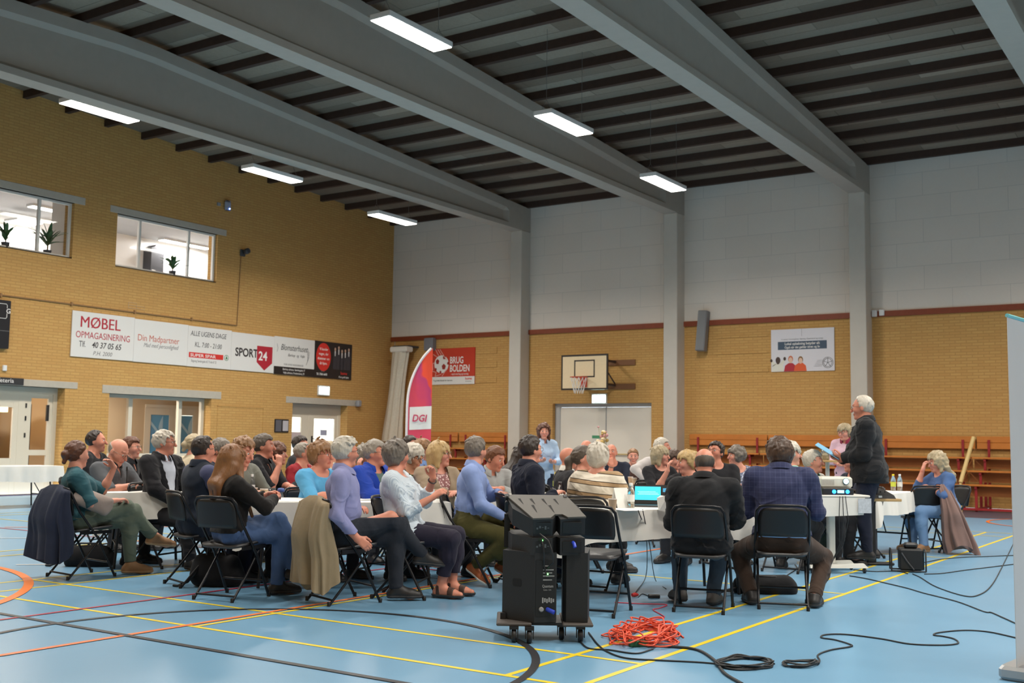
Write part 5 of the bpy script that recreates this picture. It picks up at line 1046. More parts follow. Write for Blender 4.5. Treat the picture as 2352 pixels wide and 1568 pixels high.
class Grid:
    def __init__(s, prims, h, pad=.02):
        bb = [bbox(p) for p in prims]; s.lo = np.min([b[0] for b in bb], 0)-pad-2*h; hi = np.max([b[1] for b in bb], 0)+pad+2*h
        s.h = h; s.n = np.ceil((hi-s.lo)/h).astype(int)+1; s.F = np.full(s.n, .5, np.float32)
        s.ax = [(s.lo[i]+h*np.arange(s.n[i])).astype(np.float32) for i in range(3)]
    def sl(s, lo, hi):
        a = np.maximum(np.floor((lo-s.lo)/s.h).astype(int), 0); b = np.minimum(np.ceil((hi-s.lo)/s.h).astype(int)+1, s.n)
        if np.any(b <= a): return None, None
        return tuple(slice(x, y) for x, y in zip(a, b)), (s.ax[0][a[0]:b[0], None, None], s.ax[1][None, a[1]:b[1], None], s.ax[2][None, None, a[2]:b[2]])
    def add(s, p):
        lo, hi = bbox(p); k = p[-1]; m = k+3*s.h; S, G = s.sl(lo-m, hi+m)
        if S is None: return s
        f = s.F[S]; d = dist(p, *G).astype(np.float32)
        if k > 1e-5: h = np.maximum(k-np.abs(f-d), 0)/k; s.F[S] = np.minimum(f, d)-h*h*k*.25
        else: s.F[S] = np.minimum(f, d)
        return s
    def cut(s, p, k=.006):
        lo, hi = bbox(p); m = k+3*s.h; S, G = s.sl(lo-m, hi+m)
        if S is None: return s
        f = s.F[S]; d = -dist(p, *G).astype(np.float32); h = np.maximum(k-np.abs(f-d), 0)/k; s.F[S] = np.maximum(f, d)+h*h*k*.25; return s
    def plane(s, c, n, lim=None):       # keep the side where (p-c).n < 0, only inside the box lim if given
        S, G = s.sl(*lim) if lim else (tuple(slice(0, x) for x in s.n), (s.ax[0][:, None, None], s.ax[1][None, :, None], s.ax[2][None, None, :]))
        if S is None: return s
        d = (G[0]-c[0])*n[0]+(G[1]-c[1])*n[1]+(G[2]-c[2])*n[2]; s.F[S] = np.maximum(s.F[S], d.astype(np.float32)); return s
    def field(s, fn):
        G = (s.ax[0][:, None, None], s.ax[1][None, :, None], s.ax[2][None, None, :]); s.F = np.maximum(s.F, fn(*G).astype(np.float32)); return s
    def wrinkle(s, amp, freq, seed, ridge=0, lim=1.0):
        if amp <= 0: return s
        I = np.nonzero(np.abs(s.F) < amp*2.5+2*s.h); P = np.stack([s.ax[i][I[i]] for i in range(3)], 1).astype(np.float64); R = np.random.RandomState(seed); w = np.zeros(len(P))
        for o in range(5):
            q, ph, dirv = R.normal(size=3), R.uniform(0, 6.28, 2), R.normal(size=3); f = freq*(.7+.28*o)
            w += np.sin(P @ (nz(q)*f)+ph[0]+1.3*np.sin(P @ (nz(dirv)*f*.6)+ph[1]))/(1+.35*o)
        rg = np.zeros(len(P))
        for o in range(ridge):
            q, dirv = nz(R.normal(size=3)*V3(1, 1, 1.4)), R.normal(size=3); f = freq*(1.15+.55*o); m_ = .5+.5*np.sin(P @ (nz(R.normal(size=3))*freq*.35)+R.uniform(0, 6.28)); rg += (1-2*np.abs(np.sin(P @ (q*f*.5)+.9*np.sin(P @ (nz(dirv)*f*.45)+R.uniform(0, 6.28)))))**3*m_
        s.F[I] += np.minimum(amp*(w/2.4-.75*rg), lim).astype(np.float32); return s
    def mesh(s):
        F = s.F; F[0] = F[-1] = .5; F[:, 0] = F[:, -1] = .5; F[:, :, 0] = F[:, :, -1] = .5
        S = F < 0; c = np.zeros(tuple(s.n-1), np.uint8)
        for i in (0, 1):
            for j in (0, 1):
                for k in (0, 1): c += S[i:s.n[0]-1+i, j:s.n[1]-1+j, k:s.n[2]-1+k]
        act = (c > 0) & (c < 8); I, J, K = np.nonzero(act); m = len(I)
        if m == 0: return None
        vid = np.full(act.shape, -1, np.int32); vid[I, J, K] = np.arange(m, dtype=np.int32)
        cor = [(i, j, k) for i in (0, 1) for j in (0, 1) for k in (0, 1)]; val = [F[I+i, J+j, K+k] for i, j, k in cor]; acc = np.zeros((m, 3)); cnt = np.zeros(m)
        for x in range(8):
            for y in range(x+1, 8):
                a, b = cor[x], cor[y]; d = [q-p for p, q in zip(a, b)]
                if sum(abs(q) for q in d) != 1: continue
                va, vb = val[x], val[y]; cr = (va < 0) != (vb < 0); t = np.where(cr, va/np.where(cr, va-vb, 1), 0)
                for e in range(3): acc[:, e] += np.where(cr, a[e]+t*d[e], 0)
                cnt += cr
        P = (np.stack([I, J, K], 1)+acc/cnt[:, None])*s.h+s.lo; quads = []
        for ax in range(3):
            A = np.moveaxis(S, ax, 0); Vd = np.moveaxis(vid, ax, 0); d = A[:-1, 1:-1, 1:-1] != A[1:, 1:-1, 1:-1]; i, j, k = np.nonzero(d); j = j+1; k = k+1
            q = np.stack([Vd[i, j-1, k-1], Vd[i, j, k-1], Vd[i, j, k], Vd[i, j-1, k]], 1); fl_ = ~A[i, j, k]
            if ax == 1: fl_ = ~fl_
            q[fl_] = q[fl_][:, ::-1]; quads.append(q)
        return P, np.concatenate(quads)
def sdf_object(name, g, mats, parent, tint=None, mi=None):
    r = g.mesh()
    if r is None: return None
    P, Q = r; me = bpy.data.meshes.new(name); me.vertices.add(len(P)); me.vertices.foreach_set('co', P.astype(np.float32).ravel()); me.loops.add(len(Q)*4); me.loops.foreach_set('vertex_index', Q.astype(np.int32).ravel())
    me.polygons.add(len(Q)); me.polygons.foreach_set('loop_start', np.arange(0, len(Q)*4, 4, dtype=np.int32)); me.polygons.foreach_set('use_smooth', np.ones(len(Q), bool))
    for m in (mats if isinstance(mats, (list, tuple)) else [mats]): me.materials.append(m)
    if mi is not None: me.polygons.foreach_set('material_index', mi(P[Q].mean(1)).astype(np.int32))
    me.update(calc_edges=True)
    if tint is not None:
        a = me.attributes.new('tint', 'FLOAT_COLOR', 'POINT'); C = np.ones((len(P), 4), np.float32); C[:, :3] = tint(P); a.data.foreach_set('color', C.ravel())
    return link(name, me, parent)

def skin_mat(key, col):
    if key in _M: return _M[key]
    m = bpy.data.materials.new(key); m.use_nodes = True; t = NT(m); at = t.n('ShaderNodeAttribute', attribute_name='tint'); o = t.obj()
    b = t.mix(t.math('MULTIPLY', t.noise(o, 26, 3), .35), lin(col), tuple(x*y for x, y in zip(lin(col), (.92, .74, .70))))
    t.l(t.mix(1.0, b, at.outputs['Color'], 'MULTIPLY'), t.b.inputs['Base Color']); t.b.inputs['Roughness'].default_value = .48; t.b.inputs['Specular IOR Level'].default_value = .4
    t.b.inputs['Subsurface Weight'].default_value = .0; _M[key] = m; return m
SKIN = {'fair': skin_mat('skin_fair', (224, 172, 148)), 'pink': skin_mat('skin_pink', (220, 156, 134)), 'ruddy': skin_mat('skin_ruddy', (210, 142, 118)), 'tan': skin_mat('skin_tan', (196, 140, 108))}
def cloth(key, col, kind='plain', c2=None, rough=.85):
    key = 'cloth_'+key
    if key in _M: return _M[key]
    m = bpy.data.materials.new(key); m.use_nodes = True; t = NT(m); o = t.obj(); c = lin(col); n = t.noise(o, 9, 4); base = t.mix(t.math('MULTIPLY', n, .5), tuple(min(1, x*1.08) for x in c), tuple(x*.78 for x in c))
    if kind == 'bands':       # knitted stripes: cream, thin dark, tan, thin dark
        sp = t.n('ShaderNodeSeparateXYZ'); t.l(o, sp.inputs[0]); w = t.math('FRACT', t.math('ADD', t.math('MULTIPLY', sp.outputs[2], 9.2), t.math('MULTIPLY', sp.outputs[0], .8)))
        base = t.ramp(w, [(0, c), (.46, lin((62, 50, 40))), (.52, lin(c2)), (.80, lin((62, 50, 40))), (.86, c)], 'CONSTANT')
    elif kind == 'pin':
        sp = t.n('ShaderNodeSeparateXYZ'); t.l(o, sp.inputs[0]); w = t.math('FRACT', t.math('MULTIPLY', t.math('ADD', sp.outputs[0], t.math('MULTIPLY', sp.outputs[1], .7)), 95.0)); base = t.mix(t.math('GREATER_THAN', w, .62), base, lin(c2))
    elif kind == 'print':
        v = t.n('ShaderNodeTexVoronoi'); v.inputs['Scale'].default_value = 42; t.l(o, v.inputs['Vector']); base = t.mix(t.math('GREATER_THAN', v.outputs['Distance'], .42), base, lin(c2))
    elif kind == 'plaid':
        sp = t.n('ShaderNodeSeparateXYZ'); t.l(o, sp.inputs[0]); a = t.math('GREATER_THAN', t.math('FRACT', t.math('MULTIPLY', sp.outputs[0], 24.0)), .88); b_ = t.math('GREATER_THAN', t.math('FRACT', t.math('MULTIPLY', sp.outputs[2], 24.0)), .88); base = t.mix(t.math('MULTIPLY', t.math('ADD', a, b_), .28), base, lin(c2))
    elif kind == 'denim': base = t.mix(t.math('MULTIPLY', t.noise(o, 5, 3), .8), base, lin(c2))
    t.l(base, t.b.inputs['Base Color']); t.b.inputs['Roughness'].default_value = rough; t.b.inputs['Specular IOR Level'].default_value = .2; t.b.inputs['Sheen Weight'].default_value = .08
    t.bump(t.math('ADD', t.math('MULTIPLY', t.noise(o, 7, 3), 1.0), t.math('MULTIPLY', t.noise(o, 260, 2), .10)), .45, .02); _M[key] = m; return m
def hair_mat(key, c1, c2):
    key = 'hair_'+key
    if key in _M: return _M[key]
    m = bpy.data.materials.new(key); m.use_nodes = True; t = NT(m); o = t.obj(); mp = t.n('ShaderNodeMapping'); mp.inputs['Scale'].default_value = (1, 1, .16); t.l(o, mp.inputs[0]); n = t.noise(mp.outputs[0], 120, 3); big = t.noise(o, 14, 2)
    t.l(t.mix(t.math('ADD', t.math('MULTIPLY', n, .6), t.math('MULTIPLY', big, .5)), lin(c1), lin(c2)), t.b.inputs['Base Color']); t.b.inputs['Roughness'].default_value = .45; t.bump(n, .5, .006); _M[key] = m; return m
HAIR = {'white': hair_mat('white', (222, 216, 202), (168, 160, 148)), 'grey': hair_mat('grey', (176, 168, 156), (116, 108, 98)), 'darkgrey': hair_mat('darkgrey', (112, 100, 88), (62, 54, 48)), 'brown': hair_mat('brown', (92, 66, 48), (50, 36, 28)),
        'dark': hair_mat('dark', (62, 48, 40), (32, 25, 22)), 'ginger': hair_mat('ginger', (134, 84, 52), (84, 50, 32)), 'blond': hair_mat('blond', (216, 186, 132), (160, 128, 80)), 'longblond': hair_mat('longblond', (158, 108, 66), (106, 70, 42)), 'sandy': hair_mat('sandy', (168, 124, 82), (104, 74, 48)), 'ashblond': hair_mat('ashblond', (196, 180, 146), (138, 122, 96)), 'redbrown': hair_mat('redbrown', (112, 66, 42), (68, 40, 28)), 'saltpepper': hair_mat('saltpepper', (148, 138, 126), (70, 62, 56))}
M_EYEW = mat('eye_white', (228, 222, 216), .25); M_EYED = mat('eye_iris', (52, 44, 40), .2); M_SPEC = mat('spectacle_frame', (52, 44, 42), .3); M_SPECM = mat('spectacle_metal', (120, 108, 96), .3, metal=.5)
M_SHB = mat('shoe_black', (36, 34, 34), .5); M_SHBR = mat('shoe_brown', (164, 88, 46), .5, noise=.15); M_SHTAN = mat('shoe_tan', (150, 112, 78), .6, noise=.15); M_SOLEW = mat('sole_white', (220, 212, 200), .6); M_SOLED = mat('sole_dark', (58, 56, 56), .7); M_SOLET = mat('sole_tan', (182, 146, 110), .6); M_SHG = mat('shoe_grey', (92, 88, 86), .6)

def ik(S, T, l1, l2, pole):
    d = T-S; L = np.linalg.norm(d)
    if L > (l1+l2)*.995: T = S+d*((l1+l2)*.995/L); d = T-S; L = np.linalg.norm(d)
    u = d/L; a = (l1*l1-l2*l2+L*L)/(2*L); hh = math.sqrt(max(l1*l1-a*a, 0)); p = np.asarray(pole, float); p = nz(p-u*(p @ u)); return S+u*a+p*hh, T

def hand_prims(Wp, hd, pn, side, s, curl, k=.004, spread=1.0, point=False):
    hd = nz(hd); pn = nz(pn-hd*(pn @ hd)); sp = np.cross(hd, pn)*side; out = []; R = []      # sp points to the thumb side
    off = [.027, .009, -.009, -.026]; ln = [.068, .076, .071, .056]
    for i in range(4):
        kn = Wp+hd*(.085*s-.004*abs(i-1))+sp*off[i]*s*spread; out.append(cone(Wp+sp*off[i]*.55*s, kn, .0135*s, .0115*s, .014)); a = kn; ang = .15+curl*.5
        if point and i == 0: ang = .05
        for j, fr in enumerate((.45, .32, .23)):
            d = hd*math.cos(ang)+pn*math.sin(ang); b = a+d*ln[i]*fr*s; out.append(cone(a, b, (.0092-.0008*j)*s, (.0086-.0009*j)*s, k)); a = b; ang += curl*(.1 if point and i == 0 else 1)
    a = Wp+hd*.02*s+sp*.022*s; b = a+(hd*.62+sp*.62+pn*.35)*.045*s; c = b+(hd*.85+sp*.12+pn*.35)*.034*s; d = c+(hd*.9-sp*.1+pn*.3)*.026*s
    return out+[cone(a, b, .0145*s, .012*s, .012), cone(b, c, .011*s, .0098*s, k), cone(c, d, .0098*s, .008*s, k)]

class Person:
    pass
def build_person(sp):
    """sp: dict describing one person; see the list below"""
    D = dict(sc=1.0, w=1.0, fem=False, belly=.0, lean=.12, side=0., tw=0., hf=None, hp=.0, hr=0., sit=True, seat=.45, legs='sit', rh='lap', lh='lap', top=None, trousers=None, shoes=(M_SHB, M_SOLED), hair=('short', 'dark'), glasses=None, skin='pink', hs=1.03, q=.0085, jacket=None, vest=False, sleeve=1.0, neck='round', hem=.02, fwd=.0, extras=None)
    D.update(sp); s = D['sc']; w = D['w']; fem = D['fem']; Q = D['q']*QUAL; J = Person(); seed = int(abs(D['u']*7+D['v']*3)) % 9999
    hc = np.array(at_d(D['u'], D['v'], D['d'])); to = math.atan2(-hc[1], -hc[0]); th = to+math.radians(D['fac']); hyaw = math.radians((D['hf'] if D['hf'] is not None else D['fac'])-D['fac'])
    tz = nz(V3(math.sin(D['side']), math.sin(D['lean'])*math.cos(D['side']), math.cos(D['lean'])*math.cos(D['side']))); tw = D['tw']; tx = V3(math.cos(tw), math.sin(tw), 0); tx = nz(tx-tz*(tx @ tz)); ty = np.cross(tz, tx); T = np.array([tx, ty, tz])
    f0 = V3(-math.sin(hyaw), math.cos(hyaw), 0); hp = D['hp']; hfv = f0*math.cos(hp)-V3(0, 0, math.sin(hp)); hu = V3(0, 0, math.cos(hp))+f0*math.sin(hp); hr_ = np.cross(hfv, hu)
    cr, sr = math.cos(D['hr']), math.sin(D['hr']); hr2 = hr_*cr+hu*sr; hu = hu*cr-hr_*sr; hr_ = hr2; H = np.array([hr_, hfv, hu]); hs = D['hs']*s**.3
    headoff = (tz*.068+hu*.088+hfv*.022+V3(0, 0, .004))*s
    if D['sit']:
        hz = D['seat']+.085*s; L = (hc[2]-hz-headoff[2])/tz[2]; L = min(max(L, .40*s), .60*s); LS = L/.50
    else:
        L = .50*s; hz = hc[2]-headoff[2]-L*tz[2]; LS = s
    P = V3(0, 0, hz); N = P+tz*L; C = N+headoff; rot = th-PI/2; c_, s_ = math.cos(rot), math.sin(rot)
    root = V3(hc[0]-(c_*C[0]-s_*C[1]), hc[1]-(s_*C[0]+c_*C[1]), 0)
    sw = (.168 if fem else .192)*s*w**.5; hw = .088*s*w
    SR, SL = N-tz*.045*s+tx*sw, N-tz*.045*s-tx*sw; l1, l2 = .285*s, .255*s; hl = .18*s
    def hc_l(x, y, z): return C+H.T @ (V3(x, y, z)*hs)
    # hand targets (wrist) in the person's own space
    def target(spec, sd):
        if isinstance(spec, (tuple, list)) and not isinstance(spec[0], str):
            a = spec[0] if hasattr(spec[0], '__len__') else spec; return V3(*a), None, None, .45
        z = P[2]
        return {'lap': (V3(sd*.09, .24, z+.10), V3(sd*.9, -.5, .0), V3(0, 0, -1), .5), 'thigh': (V3(sd*.12, .32, z+.11), V3(sd*.8, -.6, .1), V3(0, 0, -1), .4), 'table': (V3(sd*.13, .40, .80), V3(sd*.8, -.5, -.6), V3(-sd*.3, 0, -1), .45), 'tablein': (V3(sd*.02, .36, .80), V3(sd*.9, -.3, -.4), V3(0, 0, -1), .45),
                'cross': (V3(-sd*.10, .20, P[2]+L*.52+sd*.02), V3(sd*.9, .3, -.5), V3(0, -1, 0), .6), 'chin': (hc_l(sd*.035, .085, -.165), V3(sd*.5, .3, -1), -hfv*.3-sd*hr_, .75), 'cheek': (hc_l(sd*.095, .055, -.13), V3(sd*.5, .6, -1), -sd*hr_*.9-hfv*.2, .5), 'face': (hc_l(sd*.03, .145, -.11), V3(sd*.5, .6, -1), -hfv, .5),
                'hang': (V3(sd*.27, .02, P[2]-.08), V3(sd*.3, -1, 0), V3(-sd, 0, 0), .35), 'belly': (V3(sd*.04, .24, P[2]+L*.30), V3(sd*.9, -.3, -.4), V3(0, -1, 0), .5)}[spec]
    arms = []
    for sd, S, key in ((1, SR, 'rh'), (-1, SL, 'lh')):
        spec = D[key]; pole = None
        if isinstance(spec, dict): Tt, pole, pn, cu = V3(*spec['t']), spec.get('pole'), spec.get('pn'), spec.get('curl', .5); pole = V3(*pole) if pole else V3(sd*.8, -.5, -.4); pn = V3(*pn) if pn else V3(0, 0, -1)
        else: Tt, pole, pn, cu = target(spec, sd)
        E, Wr = ik(S, Tt, l1, l2, pole); fd = nz(Wr-E); hd = fd
        if isinstance(spec, dict) and spec.get('hd'): hd = nz(V3(*spec['hd']))
        elif spec in ('chin', 'cheek', 'face'): hd = nz(hu*.8+hfv*(-.25)-sd*hr_*(.30 if spec == 'chin' else .0))
        elif spec in ('table', 'tablein', 'lap', 'thigh'): hd = nz(fd*V3(1, 1, .25)+V3(-sd*.25, 0, 0))
        arms.append((sd, S, E, Wr, hd, pn, cu, spec))
    # legs
    tl, sl = .425*s, .415*s; legs = []; lk = D['legs']
    for sd in (1, -1):
        hip = P+V3(sd*hw, 0, -.01); fdir = V3(sd*.15, 1, 0); foot_up = 0.
        if isinstance(lk, dict): A = V3(*lk['R' if sd > 0 else 'L']); pole = V3(*lk.get('pR' if sd > 0 else 'pL', (0, 1, .8))); fdir = V3(*lk.get('fR' if sd > 0 else 'fL', (sd*.15, 1, 0)))
        elif not D['sit']: A = V3(sd*.10, -.02 if sd > 0 else .03, .085*s); pole = V3(0, 1, 0)
        elif lk == 'sit': A = V3(sd*.13, .40, .085*s); pole = V3(0, 1, 1)
        elif lk == 'under': A = V3(sd*.13, .18, .085*s); pole = V3(sd*.25, 1, .6)
        elif lk == 'out': A = V3(sd*.14, .62, .085*s); pole = V3(0, .6, 1)
        elif lk == 'crossR': A, pole, fdir = (V3(-.17, .66, .30), V3(-.22, .5, 1), V3(-.2, 1, -.25)) if sd > 0 else (V3(-.06, .44, .085*s), V3(0, 1, 1), V3(0, 1, 0))
        elif lk == 'crossL': A, pole, fdir = (V3(.17, .66, .30), V3(.22, .5, 1), V3(.2, 1, -.25)) if sd < 0 else (V3(.06, .44, .085*s), V3(0, 1, 1), V3(0, 1, 0))
        Kn, A = ik(hip, A, tl, sl, pole); legs.append((sd, hip, Kn, A, nz(fdir)))
    # body shapes -------------------------------------------------------
    k3 = .05; torso = [cone(P-tx*.075*s*w, P+tx*.075*s*w, .112*s*w, .112*s*w, .05)]
    b = D['belly']
    torso += [ell(P+tz*.20*LS*.5+ty*.01+tz*.08, T, V3(.148*w*s, (.105+b*.5)*s, .17*LS*.9), k3), ell(P+tz*.20*LS+ty*(.012+b*.55), T, V3((.128 if fem else .140)*w*s+b*.35, .098*s+b*.6, .13), k3),
              ell(P+tz*L*.70+ty*.008, T, V3((.142 if fem else .165)*w*s, (.108 if fem else .118)*s*w**.5, L*.30), k3), cone(SL+tx*.03-tz*.01, SR-tx*.03-tz*.01, .058*s, .058*s, .06), ell(P+tz*L*.78-ty*.025, T, V3(.14*w*s, .085*s, L*.2), k3)]
    if fem: torso += [ell(P+tz*L*.64+tx*x*.075*s+ty*.088*s, T, V3(.066, .060, .064)*s*w, .05) for x in (1, -1)]
    nk = C-hu*.045*hs-hfv*.022; neck = [cone(N-tz*.03, nk, (.050 if fem else .060)*s, (.046 if fem else .056)*s, .03), cone(N+tz*.035, SL+tz*.005, .040*s, .036*s, .05), cone(N+tz*.035, SR+tz*.005, .040*s, .036*s, .05)]
    hd_ = [ell(hc_l(0, -.012, .030), H, V3(.074, .094, .090)*hs, .02), cone(hc_l(0, .020, -.020), hc_l(0, .052, -.078), .060*hs, .036*hs, .03), ell(hc_l(0, .035, .0), H, V3(.064, .058, .075)*hs, .02),
           cone(hc_l(0, .088, .020), hc_l(0, .112, -.022), .0095*hs, .0135*hs, .010), cone(hc_l(-.030, .081, .034), hc_l(.030, .081, .034), .011*hs, .011*hs, .014), ell(hc_l(.040, .058, -.018), H, V3(.026, .026, .026)*hs, .02), ell(hc_l(-.040, .058, -.018), H, V3(.026, .026, .026)*hs, .02),
           cone(hc_l(-.018, .086, -.052), hc_l(.018, .086, -.052), .0085*hs, .0085*hs, .008), cone(hc_l(-.014, .084, -.064), hc_l(.014, .084, -.064), .0085*hs, .0085*hs, .008), ell(hc_l(0, .076, -.092), H, V3(.020, .018, .018)*hs, .015),
           ell(hc_l(.076, -.012, -.004), H, V3(.009, .020, .031)*hs, .008), ell(hc_l(-.076, -.012, -.004), H, V3(.009, .020, .031)*hs, .008)]
    uarm = {}; farm = {}; hands = []
    for sd, S, E, Wr, hd, pn, cu, spec in arms:
        aw = s*(w**.6)*(.88 if fem else 1)
        uarm[sd] = [cone(S, S+(E-S)*.4, .058*aw, .050*aw, .03), cone(S, E, .050*aw, .041*aw, .03)]; farm[sd] = [cone(E, E+(Wr-E)*.35, .041*aw, .043*aw, .02), cone(E+(Wr-E)*.3, Wr, .042*aw, .027*aw, .02)]
        hands += hand_prims(Wr, hd, np.asarray(pn, float), sd, s*(.92 if fem else 1.02), cu, k=.004 if Q < .007 else .002)
    thigh = {}; shank = {}; feet = {}
    for sd, hip, Kn, A, fd in legs:
        thigh[sd] = [cone(hip, Kn, .086*s*w**.7, .056*s, .04)]; cv = nz(np.cross(np.cross(Kn-hip, A-Kn), A-Kn)) if np.linalg.norm(np.cross(Kn-hip, A-Kn)) > 1e-4 else V3(0, -1, 0)
        shank[sd] = [cone(Kn, A, .055*s, .038*s, .03), ell(Kn+(A-Kn)*.32-cv*.018, np.eye(3), V3(.05, .05, .10)*s, .03)]
        up = nz(V3(0, 0, 1)-fd*fd[2]); heel = A-fd*.035*s-up*.045*s; ball = A+fd*.115*s-up*.052*s; toe = A+fd*.175*s-up*.056*s
        feet[sd] = ([cone(A, heel, .036*s, .034*s, .02), cone(A-up*.005, ball, .036*s, .034*s, .03), cone(heel, ball, .034*s, .036*s, .02), cone(ball, toe, .036*s, .026*s, .02)], up, A, fd)
    J.__dict__.update(locals())
    t = empty('person', root, rot, D['label'], 'person', D.get('group')); J.obj = t
    # body
    prims = torso+neck+hd_+uarm[1]+uarm[-1]+farm[1]+farm[-1]+hands
    for sd in (1, -1): prims += thigh[sd]+shank[sd]+feet[sd][0]
    g = Grid(prims, Q)
    for p in torso: g.add(p)
    for sd in (1, -1):
        for p in thigh[sd]+shank[sd]+feet[sd][0]+uarm[sd]+farm[sd]: g.add(p)
    for p in neck+hands: g.add(p)
    for p in hd_: g.add(p)
    for x in (1, -1): g.cut(ell(hc_l(x*.031, .096, .013), H, V3(.0150, .014, .0072)*hs), .005)
    fine = Q < .0095
    def tint(Pp):
        q = (Pp-C) @ H.T/hs; Ct = np.ones((len(Pp), 3)); x, y, z = q[:, 0], q[:, 1], q[:, 2]; fr = (y > .045) & (np.abs(x) < .075) & (z > -.12) & (z < .13)
        lip = fr & (np.abs(x) < .024) & (np.abs(z+.058) < .012) & (y > .078); Ct[lip] = (.86, .60, .58)
        brow = fr & (np.abs(np.abs(x)-.031) < .019) & (np.abs(z-.040+.10*np.abs(np.abs(x)-.026)) < .0058) & (y > .06); Ct[brow] = D.get('browc', (.50, .42, .38))
        ck = np.exp(-(((np.abs(x)-.042)/.022)**2+((z+.02)/.022)**2))*fr; Ct *= 1-ck[:, None]*np.array([.02, .14, .12]); ns = np.exp(-((x/.014)**2+((z+.018)/.016)**2))*(fr & (y > .1)); Ct *= 1-ns[:, None]*np.array([.02, .14, .12]); return Ct
    sdf_object('body', g, SKIN[D['skin']], t, tint)
    if D.get('eyes', True):
        for x in (1, -1):
            mb = MB(); n, m_ = 10, 7; Vv = []; M4 = Matrix(((H[0][0], H[1][0], H[2][0], 0), (H[0][1], H[1][1], H[2][1], 0), (H[0][2], H[1][2], H[2][2], 0), (0, 0, 0, 1))); M4.translation = Vector(hc_l(x*.031, .0785, .012)); r = .0122*hs
            mb.lathe([(r*math.sin(a), r*math.cos(a)) for a in (.0, .35, .62)], 12, 1, M4 @ Matrix.Rotation(-PI/2, 4, 'X'), cap=False); mb.lathe([(r*math.sin(a), r*math.cos(a)) for a in (.62, .85, 1.1, 1.4, 1.75)], 12, 0, M4 @ Matrix.Rotation(-PI/2, 4, 'X'), cap=False); mb.build('eye', [M_EYEW, M_EYED], t)
    if D['glasses']:
        gm = D['glasses']; mb = MB()
        def gp(x, y, z): return tuple(hc_l(x, y, z))
        for x in (1, -1):
            mb.tube([gp(x*.032+.0225*math.cos(a*PI/8), .104-.004*abs(math.cos(a*PI/8)), .012+.018*math.sin(a*PI/8)) for a in range(16)], .0019, 6, closed=True); mb.tube([gp(x*.055, .100, .018), gp(x*.072, .085, .019), gp(x*.080, .02, .016), gp(x*.079, -.02, .012)], .0021, 6)
        mb.tube([gp(-.0105, .104, .016), gp(0, .107, .018), gp(.0105, .104, .016)], .0019, 6); mb.build('glasses', gm, t)
    # hair
    ht, hk = D['hair'][0], HAIR[D['hair'][1]] if D['hair'][1] else None
    if ht:
        Hq = min(Q, .0075)*(1 if Q < .0095 else 1.15); th_ = {'short': .012, 'buzz': .006, 'ring': .006, 'recede': .009, 'bob': .020, 'long': .018, 'curly': .026, 'bun': .012, 'pony': .014, 'shortf': .020, 'mop': .032, 'longcurl': .026}[ht]
        cap_ = [ell(hc_l(0, -.014, .032), H, (V3(.074, .094, .090)+th_)*hs, .02)]
        if ht in ('bob', 'shortf', 'mop'): cap_ += [ell(hc_l(x*.062, -.005, -.01), H, V3(.030, .056, .075)*hs, .03) for x in (1, -1)]+[ell(hc_l(0, -.062, -.012), H, V3(.072, .052, .075)*hs, .03)]
        if ht in ('bob', 'long', 'longcurl'):
            cap_ += [cone(hc_l(x*.072, -.01, .03), hc_l(x*.080, .01, -.11), .030*hs, .024*hs, .03) for x in (1, -1)]+[cone(hc_l(x*.04, -.075, .0), hc_l(x*.05, -.070, -.13), .045*hs, .035*hs, .04) for x in (1, -1)]
        if ht in ('long', 'longcurl'):
            bl = D.get('hairlen', .34)
            for x in (-1, -.4, .4, 1): a = hc_l(x*.062, -.065, -.06); b1 = N-ty*.115+tx*x*.07-tz*(.02); b2 = N-ty*(.125)+tx*x*.085-tz*bl*(1 if abs(x) < .5 else .85); cap_ += [cone(a, b1, .034*hs, .032*hs, .04), cone(b1, b2, .032*hs, .016*hs, .035)]
            if D.get('hairfront'):
                for x in D['hairfront']: a = hc_l(x*.075, .0, -.08); b1 = N+tx*x*.10+ty*.06-tz*.04; b2 = N+tx*x*.10+ty*.15-tz*(bl*1.0); cap_ += [cone(a, b1, .026, .030, .03), cone(b1, b2, .030, .012, .03)]
        if ht == 'curly' or ht == 'longcurl':
            R = np.random.RandomState(seed)
            for i in range(46):
                a, e = R.uniform(0, 2*PI), R.uniform(-.55, 1.4); d = V3(math.cos(a)*math.cos(e), math.sin(a)*math.cos(e), math.sin(e)); p = hc_l(*(V3(0, -.014, .028)+d*(V3(.074, .094, .090)+.020))); cap_.append(cone(p, p+1e-4, .020*hs, .020*hs, .008))
        if ht == 'bun': cap_ += [ell(hc_l(0, -.122, .005), H, V3(.040, .036, .040)*hs, .015), cone(hc_l(0, -.10, .01), hc_l(0, -.13, -.06), .03*hs, .02*hs, .02)]
        if ht == 'pony': a = hc_l(0, -.105, .035); b1 = hc_l(0, -.150, -.02); b2 = hc_l(.0, -.145, -.12); b3 = hc_l(0, -.12, -.20); cap_ += [cone(a, b1, .028*hs, .036*hs, .02), cone(b1, b2, .036*hs, .034*hs, .03), cone(b2, b3, .034*hs, .012*hs, .02)]
        if ht in ('short', 'shortf', 'pony'): cap_.append(ell(hc_l(0, .008, .074), H, V3(.062, .080, .052)*hs, .03))
        gr = Grid(cap_, Hq, .045)
        for p in cap_: gr.add(p)
        wig = {'curly': .010, 'longcurl': .009, 'mop': .007, 'shortf': .005, 'long': .004, 'bob': .003}.get(ht, .0025); gr.wrinkle(wig, 70 if ht != 'long' else 45, seed)
        bang = D.get('bangs', ht in ('bob', 'curly', 'mop', 'shortf')); zz = np.array([-.30, -.09, -.06, -.02, .03, .055, .075, .10, .15])
